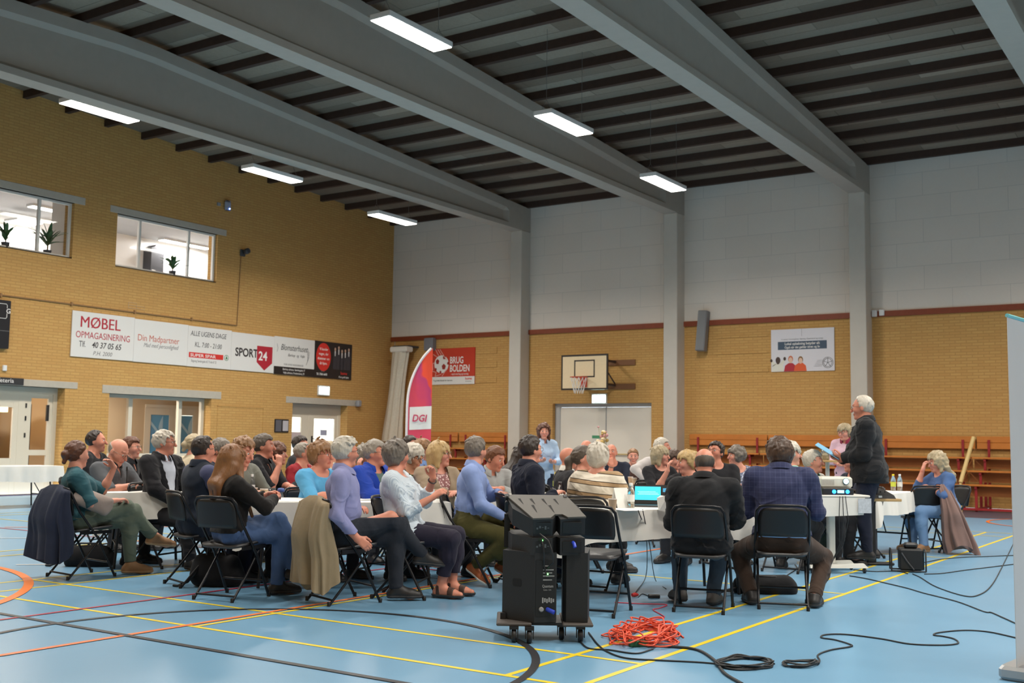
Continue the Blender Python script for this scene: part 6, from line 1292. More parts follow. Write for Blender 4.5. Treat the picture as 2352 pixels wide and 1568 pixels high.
        if ht in ('short', 'buzz'): yy = np.array([-.9, -.055, -.040, -.004, .016, .034, .052, .2, .2])
        elif ht == 'recede': yy = np.array([-.9, -.055, -.040, -.006, .008, .012, .018, .040, .055])
        elif ht == 'ring': zz = np.array([-.30, -.09, -.06, -.02, .02, .035, .050, .065, .15]); yy = np.array([-.9, -.055, -.04, -.008, -.012, -.030, -.075, -.3, -.3])
        elif ht in ('bob', 'curly', 'mop', 'shortf', 'longcurl'): yy = np.array([.06, .04, .035, .030, .044, .10 if bang else .052, .2 if bang else .085, .2, .3]) if ht != 'shortf' else np.array([-.9, -.04, -.03, .0, .022, .05, .2 if bang else .085, .2, .3])
        elif ht == 'long': yy = np.array([.3, .04, .032, .028, .034, .046, .080, .2, .3])
        else: yy = np.array([-.9, -.05, -.045, -.010, .008, .040, .075, .16, .2])
        def face(X, Y, Z):
            px, py, pz = X-C[0], Y-C[1], Z-C[2]; q = [(H[i][0]*px+H[i][1]*py+H[i][2]*pz)/hs for i in range(3)]; lim = np.interp(q[2], zz, yy)+.0045*np.sin(q[0]*105+q[2]*70+seed)+.003*np.sin(q[0]*230-q[2]*150)
            f = (q[1]-lim)*.6
            if ht in ('bob', 'long', 'curly', 'longcurl', 'mop'): f = np.minimum(f, (.071-np.abs(q[0]))*.8) if ht != 'curly' else np.minimum(f, (.078-np.abs(q[0]))*.8)
            if ht in ('long', 'longcurl'): f = np.where(q[2] < -.10, -1, f)
            return f*hs
        gr.field(face)
        if ht in ('short', 'buzz', 'ring', 'recede', 'pony', 'bun'):
            if ht not in ('pony', 'bun'): gr.plane(hc_l(0, 0, -.075), -hu)
        nl = {'short': 150, 'shortf': 170, 'mop': 190, 'bob': 150, 'long': 150, 'longcurl': 120, 'curly': 90, 'ring': 60, 'recede': 110, 'buzz': 0, 'bun': 120, 'pony': 120}[ht]
        if Q > .0092: nl = nl//2
        R = np.random.RandomState(seed+1); crown = V3(0, -.05, .12); ra = V3(.074, .094, .090)+th_
        for i in range(nl):
            a, e = R.uniform(0, 2*PI), math.asin(R.uniform(-.55, 1.0)); d = V3(math.cos(a)*math.cos(e), math.sin(a)*math.cos(e), math.sin(e)); q = V3(0, -.014, .032)+d*ra*.975
            lim = float(np.interp(q[2], zz, yy))
            if q[1] > lim-.004 or (ht in ('ring',) and q[2] > .05): continue
            if q[2] > .06 and ht in ('short', 'shortf'): q = q+d*.006
            fl_ = q-crown; fl_ = fl_-d*(fl_ @ d)
            if q[2] > .07 and ht in ('short', 'recede', 'mop'): fl_ = fl_*.4+V3(.035*(1 if seed % 2 else -1), .03, 0)
            if ht in ('pony', 'bun'): fl_ = V3(0, -.12, .02)-q; fl_ = fl_-d*(fl_ @ d)
            ln = {'mop': .06, 'bob': .085, 'long': .09, 'ring': .022, 'shortf': .055}.get(ht, .038)*R.uniform(.7, 1.25); r0 = {'mop': .009, 'curly': .012, 'ring': .005, 'recede': .0055, 'short': .0062, 'shortf': .0075}.get(ht, .0075)
            fl_ = nz(fl_+R.normal(size=3)*.010); p0 = hc_l(*q); p1 = hc_l(*(q+fl_*ln*.55-d*(.12*ln))); p2 = hc_l(*(q+fl_*ln-d*(.004+.34*ln)))
            gr.add(cone(p0, p1, r0*.8, r0, .009)); gr.add(cone(p1, p2, r0, .003, .009))
        sdf_object('hair', gr, hk, t)
    # clothes
    def garment(name, m, th_, sleeve, neckr, hem, vcut=None, wr=.006, legsalso=False, k=None, collar=None):
        L_ = [infl(p, th_) for p in torso]
        ends = []
        for sd, S, E, Wr, *_ in arms:
            if sleeve <= 0: continue
            aw = s*(w**.6)*(.88 if fem else 1)
            if sleeve < 1: e = S+(E-S)*(sleeve/.5 if sleeve < .5 else 1); L_ += [cone(S, S+(E-S)*.4, .060*aw+th_, .054*aw+th_, .03), cone(S, e, .053*aw+th_, .050*aw+th_, .03)]; ends.append((e, nz(E-S)))
            else:
                L_ += [cone(S, S+(E-S)*.4, .058*aw+th_, .051*aw+th_, .03), cone(S, E, .051*aw+th_, .044*aw+th_, .03)]; e = E+(Wr-E)*min(1, sleeve-1+.0) if sleeve > 1 else E; L_ += [cone(E, e, .045*aw+th_, (.034+.008*(2-sleeve))*aw+th_*.8, .02)]; ends.append((e, nz(Wr-E)))
        L_ += [infl(p, th_*.7) for p in neck[1:]]
        if not D['sit'] and hem < 0: L_ += [cone(P+V3(0, 0, hem), P, .13*s*w+th_, .12*s*w+th_, .05), cone(P-tx*.07+V3(0, 0, hem), P+tx*.07+V3(0, 0, hem), .11*s*w+th_, .11*s*w+th_, .05)]
        if D['sit'] and hem < -.01: L_ += [cone(h_, h_+(K_-h_)*.30, .088*s*w**.7+th_, .080*s+th_, .05) for _, h_, K_, _, _ in legs]
        g = Grid(L_, Q*1.05)
        for p in L_: g.add(p)
        g.wrinkle(wr, 34, seed+len(name), 3, .003)
        for e, d in ends: g.plane(e, d, (e-.085, e+.085)) if 0 else None
        for e, d in ends:
            r = .075; g.plane(e+d*.012, d, (e+d*.05-r, e+d*.05+r))
        if hem is not None: g.plane(P+tz*hem+V3(0, 0, 0), -tz if D['sit'] else V3(0, 0, -1)) if not (D['sit'] and hem < -.01) else g.plane(P+V3(0, 0, -.115*s), V3(0, 0, -1))
        g.cut(cone(N+tz*.015+ty*.012, N+tz*.20+ty*.03, neckr, neckr*1.05), .01)
        g.cut(cone(N+tz*.04+ty*.03, N+tz*.25+ty*.06, neckr*1.2, neckr*1.4), .01)
        if vcut:
            a, depth, half = N+ty*.10+tz*.03, vcut[0], vcut[1]
            steps = 7
            for i in range(steps):
                f = i/(steps-1); c0 = N-tz*(depth*f)+ty*.05; g.cut(ell(c0+ty*.10, T, V3(half*(1-f)+.006, .12, depth/steps*1.1+.012)), .008)
        o = sdf_object(name, g, m, t)
        if collar and o is not None:
            cm, open_, rr = collar; mb = MB(); n = 22; Vv = []
            for j, (dz, dr) in enumerate(((-.010, .012), (.018, .004), (.038, .0), (.030, .014), (.0, .024), (-.022, .030))):
                for i in range(n+1):
                    a = open_+(2*PI-2*open_)*i/n; fr = max(0, math.cos(a)); r = (rr+dr)*s; c0 = N+tz*(.044+dz-.042*fr)*s+ty*(.008+.012*(j in (4, 5))*fr); Vv.append(c0+tx*math.sin(a)*r+ty*math.cos(a)*r*1.02)
            mb.add([tuple(v) for v in Vv], [(j*(n+1)+i, j*(n+1)+i+1, (j+1)*(n+1)+i+1, (j+1)*(n+1)+i) for j in range(5) for i in range(n)], 0, True); mb.build('collar', cm, t)
        return o
    if D['top']:
        m = D['top']; nr = {'round': .072, 'wide': .088, 'shirt': .064, 'polo': .062, 'high': .058}[D['neck']]
        garment('shirt', m, (.020 if D['hem'] <= 0 else .013) if not D['jacket'] or D['vest'] else .009, D['sleeve'] if not D['jacket'] or D['vest'] else 1.85, nr*s, D['hem'], None if D['neck'] not in ('polo', 'vneck') else (.09, .018), D.get('wr', .006) if not D['jacket'] else .001, collar=(D.get('collarm', m), .30, .066) if D['neck'] in ('shirt', 'polo') else None)
    if D['jacket']: garment('jacket' if not D['vest'] else 'vest', D['jacket'], .026, 0 if D['vest'] else D.get('jsleeve', 1.92), .074*s, D.get('jhem', -.05), D.get('vcut', (.30, .075)), D.get('wr', .008), collar=(D['jacket'], .62, .080))
    if D['trousers']:
        m = D['trousers']; ti_ = .004 if D['hem'] <= 0 or D['jacket'] else .017; L_ = [infl(torso[0], ti_)]+[infl(torso[1], ti_-.002)]; cutl = D.get('trlen', 1.0)
        for sd, hip, Kn, A, fd in legs:
            a = Kn+(A-Kn)*cutl; L_ += [cone(hip, Kn, .092*s*w**.7+.014, .066*s+.010, .045), cone(Kn, a, .067*s+.008, D.get('trend', .056)*s, .03)]+[infl(p, .012) for p in shank[sd][1:]]
        g = Grid(L_, Q*1.1)
        for p in L_: g.add(p)
        g.wrinkle(.007, 32, seed+5, 3, .002)
        for sd, hip, Kn, A, fd in legs: d = nz(A-Kn); a = Kn+(A-Kn)*cutl; g.plane(a+d*.004, d, (a+d*.06-.075, a+d*.06+.075))
        g.plane(P+tz*.13*s, tz); sdf_object('trousers', g, m, t)
    sm, so = D['shoes']
    for sd in (1, -1):
        pr, up, A, fd = feet[sd]; bare = D.get('sandals')
        g = Grid(pr, max(Q, .006), .035)
        for p in pr: g.add(infl(p, .008 if not bare else .005))
        base = A-up*(.081*s); g.plane(base+up*.018, -up); g.plane(A+up*.028, up)
        if bare:        # straps only
            g.field(lambda X, Y, Z: np.minimum(np.minimum(np.abs((X-A[0])*fd[0]+(Y-A[1])*fd[1]+(Z-A[2])*fd[2]-.10*s)-.026, np.abs((X-A[0])*fd[0]+(Y-A[1])*fd[1]+(Z-A[2])*fd[2]+.012)-.016), 9))
        o = sdf_object('shoe' if not bare else 'sandal', g, sm, t)
        g = Grid(pr, max(Q, .006), .035)
        for p in pr: g.add(infl(p, .012))
        g.plane(base, -up); g.plane(base+up*.024, up)
        if o is not None: sdf_object('sole', g, so, o)
    if D['sit'] and D.get('chair', True):
        off = D.get('choff', .03); fx, fy = math.cos(th), math.sin(th); chair((root[0]+fx*off, root[1]+fy*off, 0), rot+math.radians(D.get('chrot', 0)), 'black folding chair under the '+D['short'])
    return J
# ---------------------------------------------------------------- the people, front to back
BLK = lambda n='black': cloth(n, (36, 36, 40))
K = {k: cloth(k, c) for k, c in dict(black=(34, 34, 38), coal=(46, 46, 50), greypolo=(92, 95, 100), dkblue=(40, 46, 62), vestnavy=(34, 42, 56), lilacdark=(74, 78, 108), greygreen=(116, 117, 108), sweater=(32, 30, 30), red=(150, 42, 50), sky=(92, 168, 214), lilac=(138, 141, 184), dkgreen=(62, 72, 66), royal=(34, 66, 164), sage=(96, 116, 110), olive=(88, 94, 58), midblue=(128, 158, 210), beige=(156, 138, 116), shirtblue=(142, 163, 214), grey=(166, 168, 168), navy=(31, 35, 50), pale=(206, 212, 226), paleshirt=(176, 200, 228), cream=(226, 216, 198), brown=(72, 50, 44), lightgrey=(196, 190, 188), teal=(140, 200, 186), tealT=(48, 88, 98), offwhite=(222, 220, 210), pinkish=(214, 180, 196), jblack=(32, 33, 36), tnavy=(34, 38, 54), tcharcoal=(42, 46, 54), tplum=(42, 39, 54), tolive=(76, 72, 38), tbrown=(62, 48, 40), tgreen=(44, 58, 52), tsage=(92, 102, 90), maroon=(120, 36, 60), khaki=(150, 132, 104), sand=(200, 186, 160)).items()}
JEANS = cloth('jeans', (84, 110, 152), 'denim', (52, 72, 112)); LJEANS = cloth('light_jeans', (124, 158, 198), 'denim', (96, 130, 176)); DENIM = cloth('denim_shirt', (80, 110, 160), 'denim', (56, 80, 124)); DJEANS = cloth('dark_jeans', (66, 82, 98), 'denim', (44, 56, 70))
PIN = cloth('pinstripe', (212, 222, 230), 'pin', (184, 198, 212)); BANDS = cloth('banded_knit', (228, 220, 204), 'bands', (176, 148, 114)); PRINT = cloth('print_blouse', (196, 202, 220), 'print', (112, 120, 144)); FLOR = cloth('floral_blouse', (222, 196, 190), 'print', (150, 104, 104)); PLAID = cloth('plaid_navy', (50, 55, 86), 'plaid', (84, 90, 124)); CAMO = cloth('olive_print', (92, 98, 60), 'print', (60, 66, 44))
SB, SBR, STAN = (M_SHB, M_SOLED), (M_SHBR, M_SOLEW), (M_SHTAN, M_SOLET)
Pp = []
def P_(short, label, u, v, d, fac, **k): Pp.append(dict(short=short, label=label, u=u, v=v, d=d, fac=fac, **k))
# near people, fully visible
P_('woman in the teal T-shirt', 'woman in teal T-shirt and sage trousers, legs crossed, at the far left', 177, 1045, 10.25, 92, hf=125, fem=True, hair=('bun', 'redbrown'), top=K['tealT'], sleeve=.62, trousers=K['tsage'], shoes=STAN, legs={'R': (-.13, .68, .34), 'L': (-.05, .46, .09), 'pR': (-.2, .5, 1), 'pL': (0, 1, 1), 'fR': (.0, 1, -.12), 'fL': (.1, 1, 0)}, lean=-.16, rh={'t': (.10, .30, .70), 'pole': (.6, -.5, -.6), 'pn': (0, 0, -1)}, lh={'t': (-.10, .28, 1.0), 'pole': (-.2, .4, -1), 'pn': (.5, -.8, 0), 'hd': (.15, -.6, .8)}, q=.0062, trlen=.93, hem=-.0, chrot=26)
P_('young woman in black', 'young woman with long fair hair, black sweater and jeans, seen from behind', 533, 1059, 9.05, 112, hf=150, hp=.22, fem=True, hair=('long', 'longblond'), hairlen=.30, hairfront=[1], top=K['sweater'], sleeve=1.85, trousers=JEANS, shoes=SB, legs={'R': (.02, .42, .09), 'L': (.12, .52, .22), 'pR': (0, 1, 1), 'pL': (.2, .6, 1)}, lean=-.06, rh={'t': (.04, .36, .80), 'pole': (.9, -.4, -.5), 'pn': (-.5, .3, -.6), 'curl': .6}, lh={'t': (-.10, .36, .82), 'pole': (-.9, -.4, -.5), 'pn': (.6, .2, -.3), 'curl': .6}, q=.0062, hem=-.0, chrot=30)
P_('older man in the lilac shirt', 'white-haired man in lilac shirt with crossed legs, right hand hanging down', 793, 1040, 8.95, 88, hf=122, hair=('short', 'white'), glasses=M_SPEC, top=K['lilac'], sleeve=1.78, neck='shirt', trousers=K['tcharcoal'], shoes=SB, skin='ruddy', w=1.06, belly=.02, legs={'R': (-.10, .66, .36), 'L': (-.04, .45, .10), 'pR': (-.15, .5, 1), 'pL': (0, 1, 1), 'fR': (-.05, 1, -.10), 'fL': (.05, 1, 0)}, lean=-.02, rh={'t': (.26, .13, .52), 'pole': (.5, -1, -.2), 'pn': (-.8, .2, -.4), 'hd': (0, .8, -.6), 'curl': .55}, lh={'t': (-.12, .10, .74), 'pole': (-.8, -.8, -.2)}, q=.0060, hem=.02, wr=.009, chrot=30)
P_('woman in the pale striped shirt', 'woman with short grey hair in pale blue striped shirt and sandals', 911, 1047, 9.3, 76, hf=128, fem=True, hair=('shortf', 'saltpepper'), bangs=False, glasses=M_SPECM, top=PIN, sleeve=1.45, neck='wide', trousers=K['tplum'], trlen=.74, trend=.062, sandals=True, shoes=(mat('sandal_brown', (74, 54, 46), .6), M_SOLED), skin='ruddy', w=1.08, belly=.03, legs={'R': (.02, .34, .09), 'L': (-.16, .40, .09), 'pR': (.1, 1, .8), 'pL': (-.1, 1, .9), 'fR': (.25, 1, 0), 'fL': (.2, 1, 0)}, lean=-.16, rh={'t': (.07, .27, .83), 'pole': (.35, -.4, -1), 'pn': (-.6, 0, -.6), 'hd': (-.1, .7, .5), 'curl': .6}, lh={'t': (-.14, .22, .98), 'pole': (-.6, .2, -1), 'pn': (.8, -.4, .2), 'hd': (.1, -.1, 1), 'curl': .9}, q=.0062, hem=-.03, wr=.010)
P_('man in the light blue shirt', 'man with greying hair in light blue shirt, olive trousers and brown shoes', 1093, 1036, 10.1, 84, hf=142, hair=('short', 'saltpepper'), top=K['shirtblue'], sleeve=1.9, neck='shirt', trousers=K['tolive'], shoes=SBR, w=1.05, belly=.025, lean=.10, legs={'R': (.10, .10, .18), 'L': (-.06, .34, .18), 'pR': (.3, 1, .5), 'pL': (.1, 1, .7), 'fR': (.5, .8, -.5), 'fL': (.5, .8, -.4)}, rh={'t': (.14, .36, .62), 'pole': (.5, -.8, -.2), 'pn': (-.3, 0, -1)}, lh={'t': (-.10, .30, .82), 'pole': (-.9, -.3, -.3), 'pn': (.4, 0, -1)}, q=.0066, wr=.009)
P_('man in the navy blazer at the cans', 'dark-haired man in a navy blazer, seen from behind the loudspeaker stack', 1219, 1034, 10.15, 108, hf=128, hair=('short', 'dark'), glasses=M_SPECM, top=K['pale'], jacket=K['navy'], trousers=K['tnavy'], vcut=(.2, .05), rh={'t': (.10, .26, .82), 'pole': (.5, -.6, -1)}, lh='lap', lean=.06, q=.0070, sc=1.02, w=1.04)
P_('woman in the striped knit', 'white-haired woman in cream, tan and brown striped knit, back turned', 1374, 1052, 10.0, 158, hf=168, fem=True, hair=('shortf', 'white'), top=BANDS, sleeve=1.35, neck='wide', trousers=K['coal'], w=1.16, belly=.04, lean=.12, rh='lap', lh='lap', legs={'R': (.06, .42, .09), 'L': (-.45, .42, .24), 'pR': (0, 1, 1), 'pL': (-1, .6, 1)}, q=.0066, hem=-.03, wr=.009)
P_('balding man in the black blazer', 'balding man in black blazer bent over the table, seen from behind', 1618, 1066, 8.95, 172, hf=182, hp=.25, hair=('ring', 'darkgrey'), top=K['pale'], neck='high', jacket=K['jblack'], jhem=-.06, vcut=(.1, .03), trousers=DJEANS, shoes=(M_SHG, M_SOLED), skin='ruddy', w=1.16, belly=.03, lean=.30, rh={'t': (.10, .42, .82), 'pole': (.6, -.4, -1)}, lh={'t': (-.12, .36, .76), 'pole': (-.55, -.5, -1)}, legs={'R': (.05, .28, .09), 'L': (-.22, .30, .10), 'pR': (.1, 1, .8), 'pL': (-.3, 1, .8), 'fL': (-.5, .8, 0)}, q=.0062, wr=.011)
P_('man in the navy plaid blazer', 'dark-haired man in navy plaid blazer and brown trousers, back turned', 1792, 1045, 9.2, 183, hf=176, hp=.28, hair=('mop', 'brown'), top=cloth('blue_oxford', (136, 166, 206)), neck='high', jacket=PLAID, jhem=.035, vcut=(.1, .03), trousers=K['tbrown'], w=1.18, belly=.03, lean=.26, rh={'t': (.14, .38, .80), 'pole': (.6, -.3, -1)}, lh={'t': (-.12, .38, .80), 'pole': (-.6, -.3, -1)}, legs={'R': (.26, .02, .09), 'L': (-.24, .06, .09), 'pR': (.5, 1, .5), 'pL': (-.5, 1, .5), 'fR': (.25, 1, 0), 'fL': (-.25, 1, 0)}, q=.0062, hem=-.009, wr=.010)
P_('standing man', 'bald white-haired man in black jacket standing and reading from a blue sheet', 1981, 937, 12.3, -92, hf=-104, hp=.10, sit=False, sc=1.05, hs=1.10, hair=('recede', 'white'), glasses=M_SPECM, top=K['lightgrey'], neck='shirt', jacket=K['jblack'], jhem=-.14, vcut=(.18, .05), trousers=K['tnavy'], w=1.34, belly=.09, skin='ruddy', lean=.05, lh={'t': (-.12, .27, 1.17), 'pole': (-.5, -.6, -1), 'pn': (.4, -.2, .8), 'hd': (.1, .8, .3), 'curl': .7}, rh={'t': (.06, .31, 1.15), 'pole': (.8, -.4, -.7), 'pn': (-.4, -.2, .8), 'hd': (0, .8, .3), 'curl': .7}, q=.0068, wr=.010)
P_('man in the navy body warmer', 'dark balding man in navy body warmer over a blue-grey shirt', 467, 1034, 9.85, 112, hf=128, hair=('recede', 'dark'), glasses=M_SPECM, top=K['lilacdark'], sleeve=1.85, jacket=K['vestnavy'], vest=True, trousers=K['tnavy'], vcut=(.15, .05), w=1.12, belly=.04, skin='ruddy', rh='thigh', lh='lap', lean=.02, q=.0070)
P_('young man with sandy hair', 'sandy-haired young man in grey-green T-shirt looking down', 558, 1037, 10.35, 48, hf=52, hp=.35, hair=('short', 'sandy'), top=K['greygreen'], sleeve=.6, trousers=K['coal'], hs=1.10, w=1.05, rh='table', lh='tablein', lean=.12, q=.0070)
P_('woman in the sky blue top', 'woman with short blond hair and glasses in sky blue top', 737, 1047, 10.55, 42, hf=62, fem=True, hair=('shortf', 'sandy'), glasses=M_SPEC, top=K['sky'], sleeve=.66, neck='wide', trousers=K['coal'], w=1.22, belly=.05, hs=1.08, rh='tablein', lh='tablein', lean=.06, q=.0068, skin='ruddy')
P_('man in the royal blue jacket', 'grey-haired man in royal blue jacket and thin glasses', 862, 1042, 10.65, 48, hf=72, hair=('short', 'grey'), glasses=M_SPECM, top=K['sage'], jacket=K['royal'], trousers=K['coal'], vcut=(.22, .07), w=1.12, belly=.03, skin='ruddy', rh='tablein', lh='tablein', lean=.04, q=.0068)
P_('blond woman in the beige blazer', 'blond woman with fringe in beige blazer over a floral blouse', 1010, 1044, 10.9, 32, hf=70, fem=True, hair=('bob', 'blond'), glasses=M_SPECM, top=FLOR, jacket=K['beige'], vcut=(.32, .09), trousers=K['coal'], w=1.08, rh='tablein', lh='tablein', lean=.03, q=.0070)
P_('bald man in grey', 'bald man with glasses in grey polo shirt looking down at papers', 271, 1038, 11.4, 50, hf=55, hp=.5, hair=('ring', 'grey'), glasses=M_SPECM, top=K['greypolo'], sleeve=.7, neck='polo', collarm=K['black'], trousers=K['coal'], hs=1.10, w=1.08, rh='tablein', lh='tablein', lean=.10, q=.0074)
P_('white-haired man in the black jacket', 'white-haired man in open black jacket over a pale shirt', 377, 1018, 11.2, 52, hf=84, hair=('short', 'white'), glasses=M_SPECM, top=K['pale'], neck='shirt', jacket=K['black'], vcut=(.46, .12), trousers=K['black'], skin='ruddy', w=1.1, belly=.03, rh='thigh', lh='thigh', lean=.02, legs={'R': (.16, .55, .09), 'L': (-.12, .62, .09), 'pR': (.1, .8, 1), 'pL': (-.1, .8, 1)}, q=.0070)
P_('man in the black polo', 'dark grey-haired man in black polo resting his chin on one hand', 606, 1026, 11.5, 70, hf=84, hair=('short', 'darkgrey'), top=K['black'], sleeve=.6, neck='polo', trousers=K['coal'], skin='ruddy', rh={'t': (.10, .26, 1.02), 'pole': (.2, .5, -1), 'pn': (-.6, -.5, 0), 'hd': (-.2, -.1, 1), 'curl': .8}, lh='tablein', lean=.05, q=.0074, w=1.06)
P_('man in the grey shirt', 'brown-haired man in grey shirt leaning over the table with cans', 1137, 1054, 12.0, 22, hf=58, hp=.32, hair=('short', 'ginger'), top=K['grey'], sleeve=1.85, neck='shirt', trousers=K['coal'], hs=1.08, w=1.05, rh='table', lh='tablein', lean=.22, q=.0078, skin='ruddy')
P_('woman in denim', 'woman with curly blond hair in denim shirt resting her face on a hand', 2152, 1062, 14.0, -58, hf=-66, hp=.25, fem=True, hair=('longcurl', 'ashblond'), hairlen=.12, top=DENIM, sleeve=1.35, trousers=LJEANS, shoes=STAN, rh={'t': (.02, .30, 1.03), 'pole': (.3, .6, -1), 'pn': (0, -1, 0), 'hd': (-.1, -.25, .9), 'curl': .7}, lh={'t': (-.06, .26, .80), 'pole': (-.9, -.3, -.3)}, lean=.14, q=.0080, w=1.06)
P_('woman in black with white hair', 'woman with short pale blond hair in black T-shirt, hand at her face', 1578, 1064, 12.4, -24, hf=-72, hp=.12, fem=True, hair=('shortf', 'blond'), bangs=True, top=K['black'], sleeve=.5, trousers=K['coal'], rh={'t': (.17, .26, 1.0), 'pole': (.7, .4, -1), 'pn': (-.6, -.5, 0), 'hd': (-.1, -.1, 1)}, lh='tablein', lean=.08, q=.0076, w=1.08)
P_('man in black with glasses', 'dark-haired man with glasses in black T-shirt, arms folded, chin raised', 1643, 1040, 12.6, 22, hf=-28, hp=-.22, hair=('short', 'dark'), glasses=M_SPEC, top=K['black'], sleeve=.5, trousers=K['coal'], rh='cross', lh='cross', lean=-.04, q=.0076, w=1.14, skin='ruddy')
P_('woman with the ponytail', 'woman with dark grey ponytail in cream knit beside the striped knit', 1340, 1054, 11.3, 96, hf=86, fem=True, hair=('pony', 'darkgrey'), top=K['cream'], sleeve=1.7, trousers=K['coal'], rh='tablein', lh='lap', lean=.08, q=.0078)
P_('bald man with the striped collar', 'bald man in charcoal polo with a white-striped collar', 1307, 1053, 12.5, 108, hf=95, hair=(None, None), top=K['coal'], sleeve=.7, neck='polo', collarm=K['offwhite'], trousers=K['coal'], rh='tablein', lh='tablein', lean=.08, q=.0082, skin='ruddy')
P_('woman with long dark hair', 'woman with long dark hair leaning behind the man in the navy blazer', 1200, 1054, 12.3, 120, hf=95, hp=.4, fem=True, hair=('long', 'dark'), hairlen=.22, top=K['brown'], sleeve=1.8, trousers=K['coal'], rh={'t': (.0, .44, .80), 'pole': (.8, -.3, -.5)}, lh='table', lean=.30, q=.0085)
P_('old man with white hair', 'old man with white hair in white shirt beside the projector', 1868, 1061, 12.4, 60, hf=86, hair=('short', 'white'), top=K['offwhite'], neck='shirt', sleeve=.7, collarm=K['teal'], trousers=K['coal'], rh='tablein', lh='tablein', lean=.06, q=.0080)
P_('man in navy behind the speaker', 'man in dark navy shirt mostly hidden behind the standing man', 1958, 1062, 13.1, -60, hf=-70, hair=('short', 'grey'), top=K['dkblue'], sleeve=1.2, trousers=K['tgreen'], shoes=(M_SHTAN, M_SOLED), rh='table', lh='table', lean=.12, q=.0090, w=1.15)
P_('woman in mint', 'white-haired woman in mint top half hidden behind the navy plaid blazer', 1815, 1044, 11.6, 160, hf=105, fem=True, hair=('shortf', 'white'), top=K['teal'], sleeve=1.0, trousers=K['coal'], rh='lap', lh='lap', legs='under', lean=.12, q=.0090)
# second and far rows
P_('man in black at the left', 'dark-haired man in black T-shirt behind the woman in teal', 221, 1014, 12.6, 66, hf=82, hair=('recede', 'dark'), top=K['black'], sleeve=.6, trousers=K['coal'], lh='lap', q=.0080, skin='ruddy')
P_('smiling man in black', 'man with glasses in black polo between the bald man and the white-haired man', 301, 1029, 12.9, 62, hf=68, hair=('short', 'redbrown'), glasses=M_SPECM, top=K['black'], sleeve=.7, neck='polo', trousers=K['coal'], q=.0080)
P_('woman with the blond bun', 'woman with a blond hair bun half hidden behind the navy body warmer', 447, 1022, 13.2, 118, hf=110, fem=True, hair=('bun', 'ashblond'), top=K['sand'], sleeve=1.5, trousers=K['coal'], q=.0090)
P_('grey man with a red face', 'grey-haired man with glasses in dark shirt right of the body warmer', 506, 1036, 11.6, 66, hf=76, hp=.2, hair=('short', 'saltpepper'), glasses=M_SPECM, top=K['dkblue'], sleeve=1.7, trousers=K['coal'], skin='ruddy', rh='tablein', q=.0080)
P_('woman with curly brown hair', 'woman with curly brown hair in black behind the man in the black polo', 637, 1044, 12.7, 84, hf=72, fem=True, hair=('curly', 'redbrown'), top=K['black'], sleeve=1.7, trousers=K['coal'], rh='tablein', q=.0090)
P_('dark-haired man by the exit', 'dark-haired man farthest back in front of the glazed exit door', 690, 1023, 14.8, 74, hf=64, hair=('short', 'dark'), top=K['coal'], sleeve=1.5, trousers=K['coal'], q=.0095)
P_('man in the red sweater', 'grey-haired man in dark red sweater', 697, 1042, 12.9, 62, hf=96, hair=('recede', 'grey'), top=K['red'], sleeve=1.85, trousers=K['coal'], skin='ruddy', q=.0085)
P_('fair man behind the sky blue top', 'fair-haired man mostly hidden behind the woman in sky blue', 757, 1038, 13.4, 70, hf=70, hair=('short', 'ashblond'), glasses=M_SPEC, top=K['sand'], sleeve=1.5, trousers=K['coal'], q=.0095)
P_('woman in dark green', 'grey-haired woman in dark green top, hand raised, behind the royal blue jacket', 840, 1050, 12.0, 40, hf=60, fem=True, hair=('shortf', 'grey'), top=K['dkgreen'], sleeve=.6, trousers=K['coal'], rh={'t': (.20, .22, .98), 'pole': (.6, .2, -1), 'pn': (-1, 0, 0), 'hd': (0, 0, 1)}, lh='tablein', q=.0085)
P_('woman in olive', 'old woman with curly white hair and dark glasses in olive top looking down', 950, 1050, 11.9, 36, hf=52, hp=.3, fem=True, hair=('curly', 'white'), glasses=M_SPEC, top=CAMO, sleeve=1.5, trousers=K['coal'], q=.0082, skin='tan')
P_('dark-haired man far back', 'dark-haired man far back in front of the beach flag', 942, 1022, 15.4, 60, hf=60, hair=('short', 'dark'), top=K['grey'], sleeve=1.5, trousers=K['coal'], q=.0098)
P_('fair woman in blue', 'fair-haired woman in blue shirt in front of the beach flag', 972, 1034, 13.4, 70, hf=84, fem=True, hair=('shortf', 'sandy'), bangs=True, top=K['midblue'], neck='shirt', sleeve=1.7, trousers=K['coal'], q=.0088)
P_('man behind the ponytail', 'ruddy man far back behind the woman with the ponytail', 1346, 1031, 15.6, -10, hf=-30, hair=(None, None), top=K['grey'], sleeve=1.5, trousers=K['coal'], skin='ruddy', q=.0098)
P_('bald man with hand on chin', 'bald man in dark navy polo, one hand on chin and arms crossed', 1404, 1040, 15.6, 14, hf=-6, hp=-.10, hair=('ring', 'darkgrey'), top=K['dkblue'], sleeve=.55, trousers=K['coal'], skin='ruddy', rh={'t': (.04, .25, 1.0), 'pole': (-.4, .5, -1), 'pn': (0, -1, .2), 'hd': (.1, -.2, .9)}, lh='cross', q=.0088, w=1.1)
P_('woman in brown', 'young woman with tied brown hair in brown top facing the camera', 1454, 1054, 17.2, 6, hf=4, fem=True, hair=('bun', 'sandy'), top=K['brown'], sleeve=.6, neck='wide', trousers=K['coal'], rh='lap', q=.0090)
P_('grey man leaning', 'grey-haired man in pale grey shirt leaning on the far table', 1521, 1028, 15.2, 28, hf=84, hair=('short', 'white'), top=K['lightgrey'], sleeve=1.85, trousers=K['coal'], rh={'t': (.34, .32, .80), 'pole': (1, -.2, .2)}, lh='tablein', lean=.10, seat=.50, skin='ruddy', q=.0090, w=1.05)
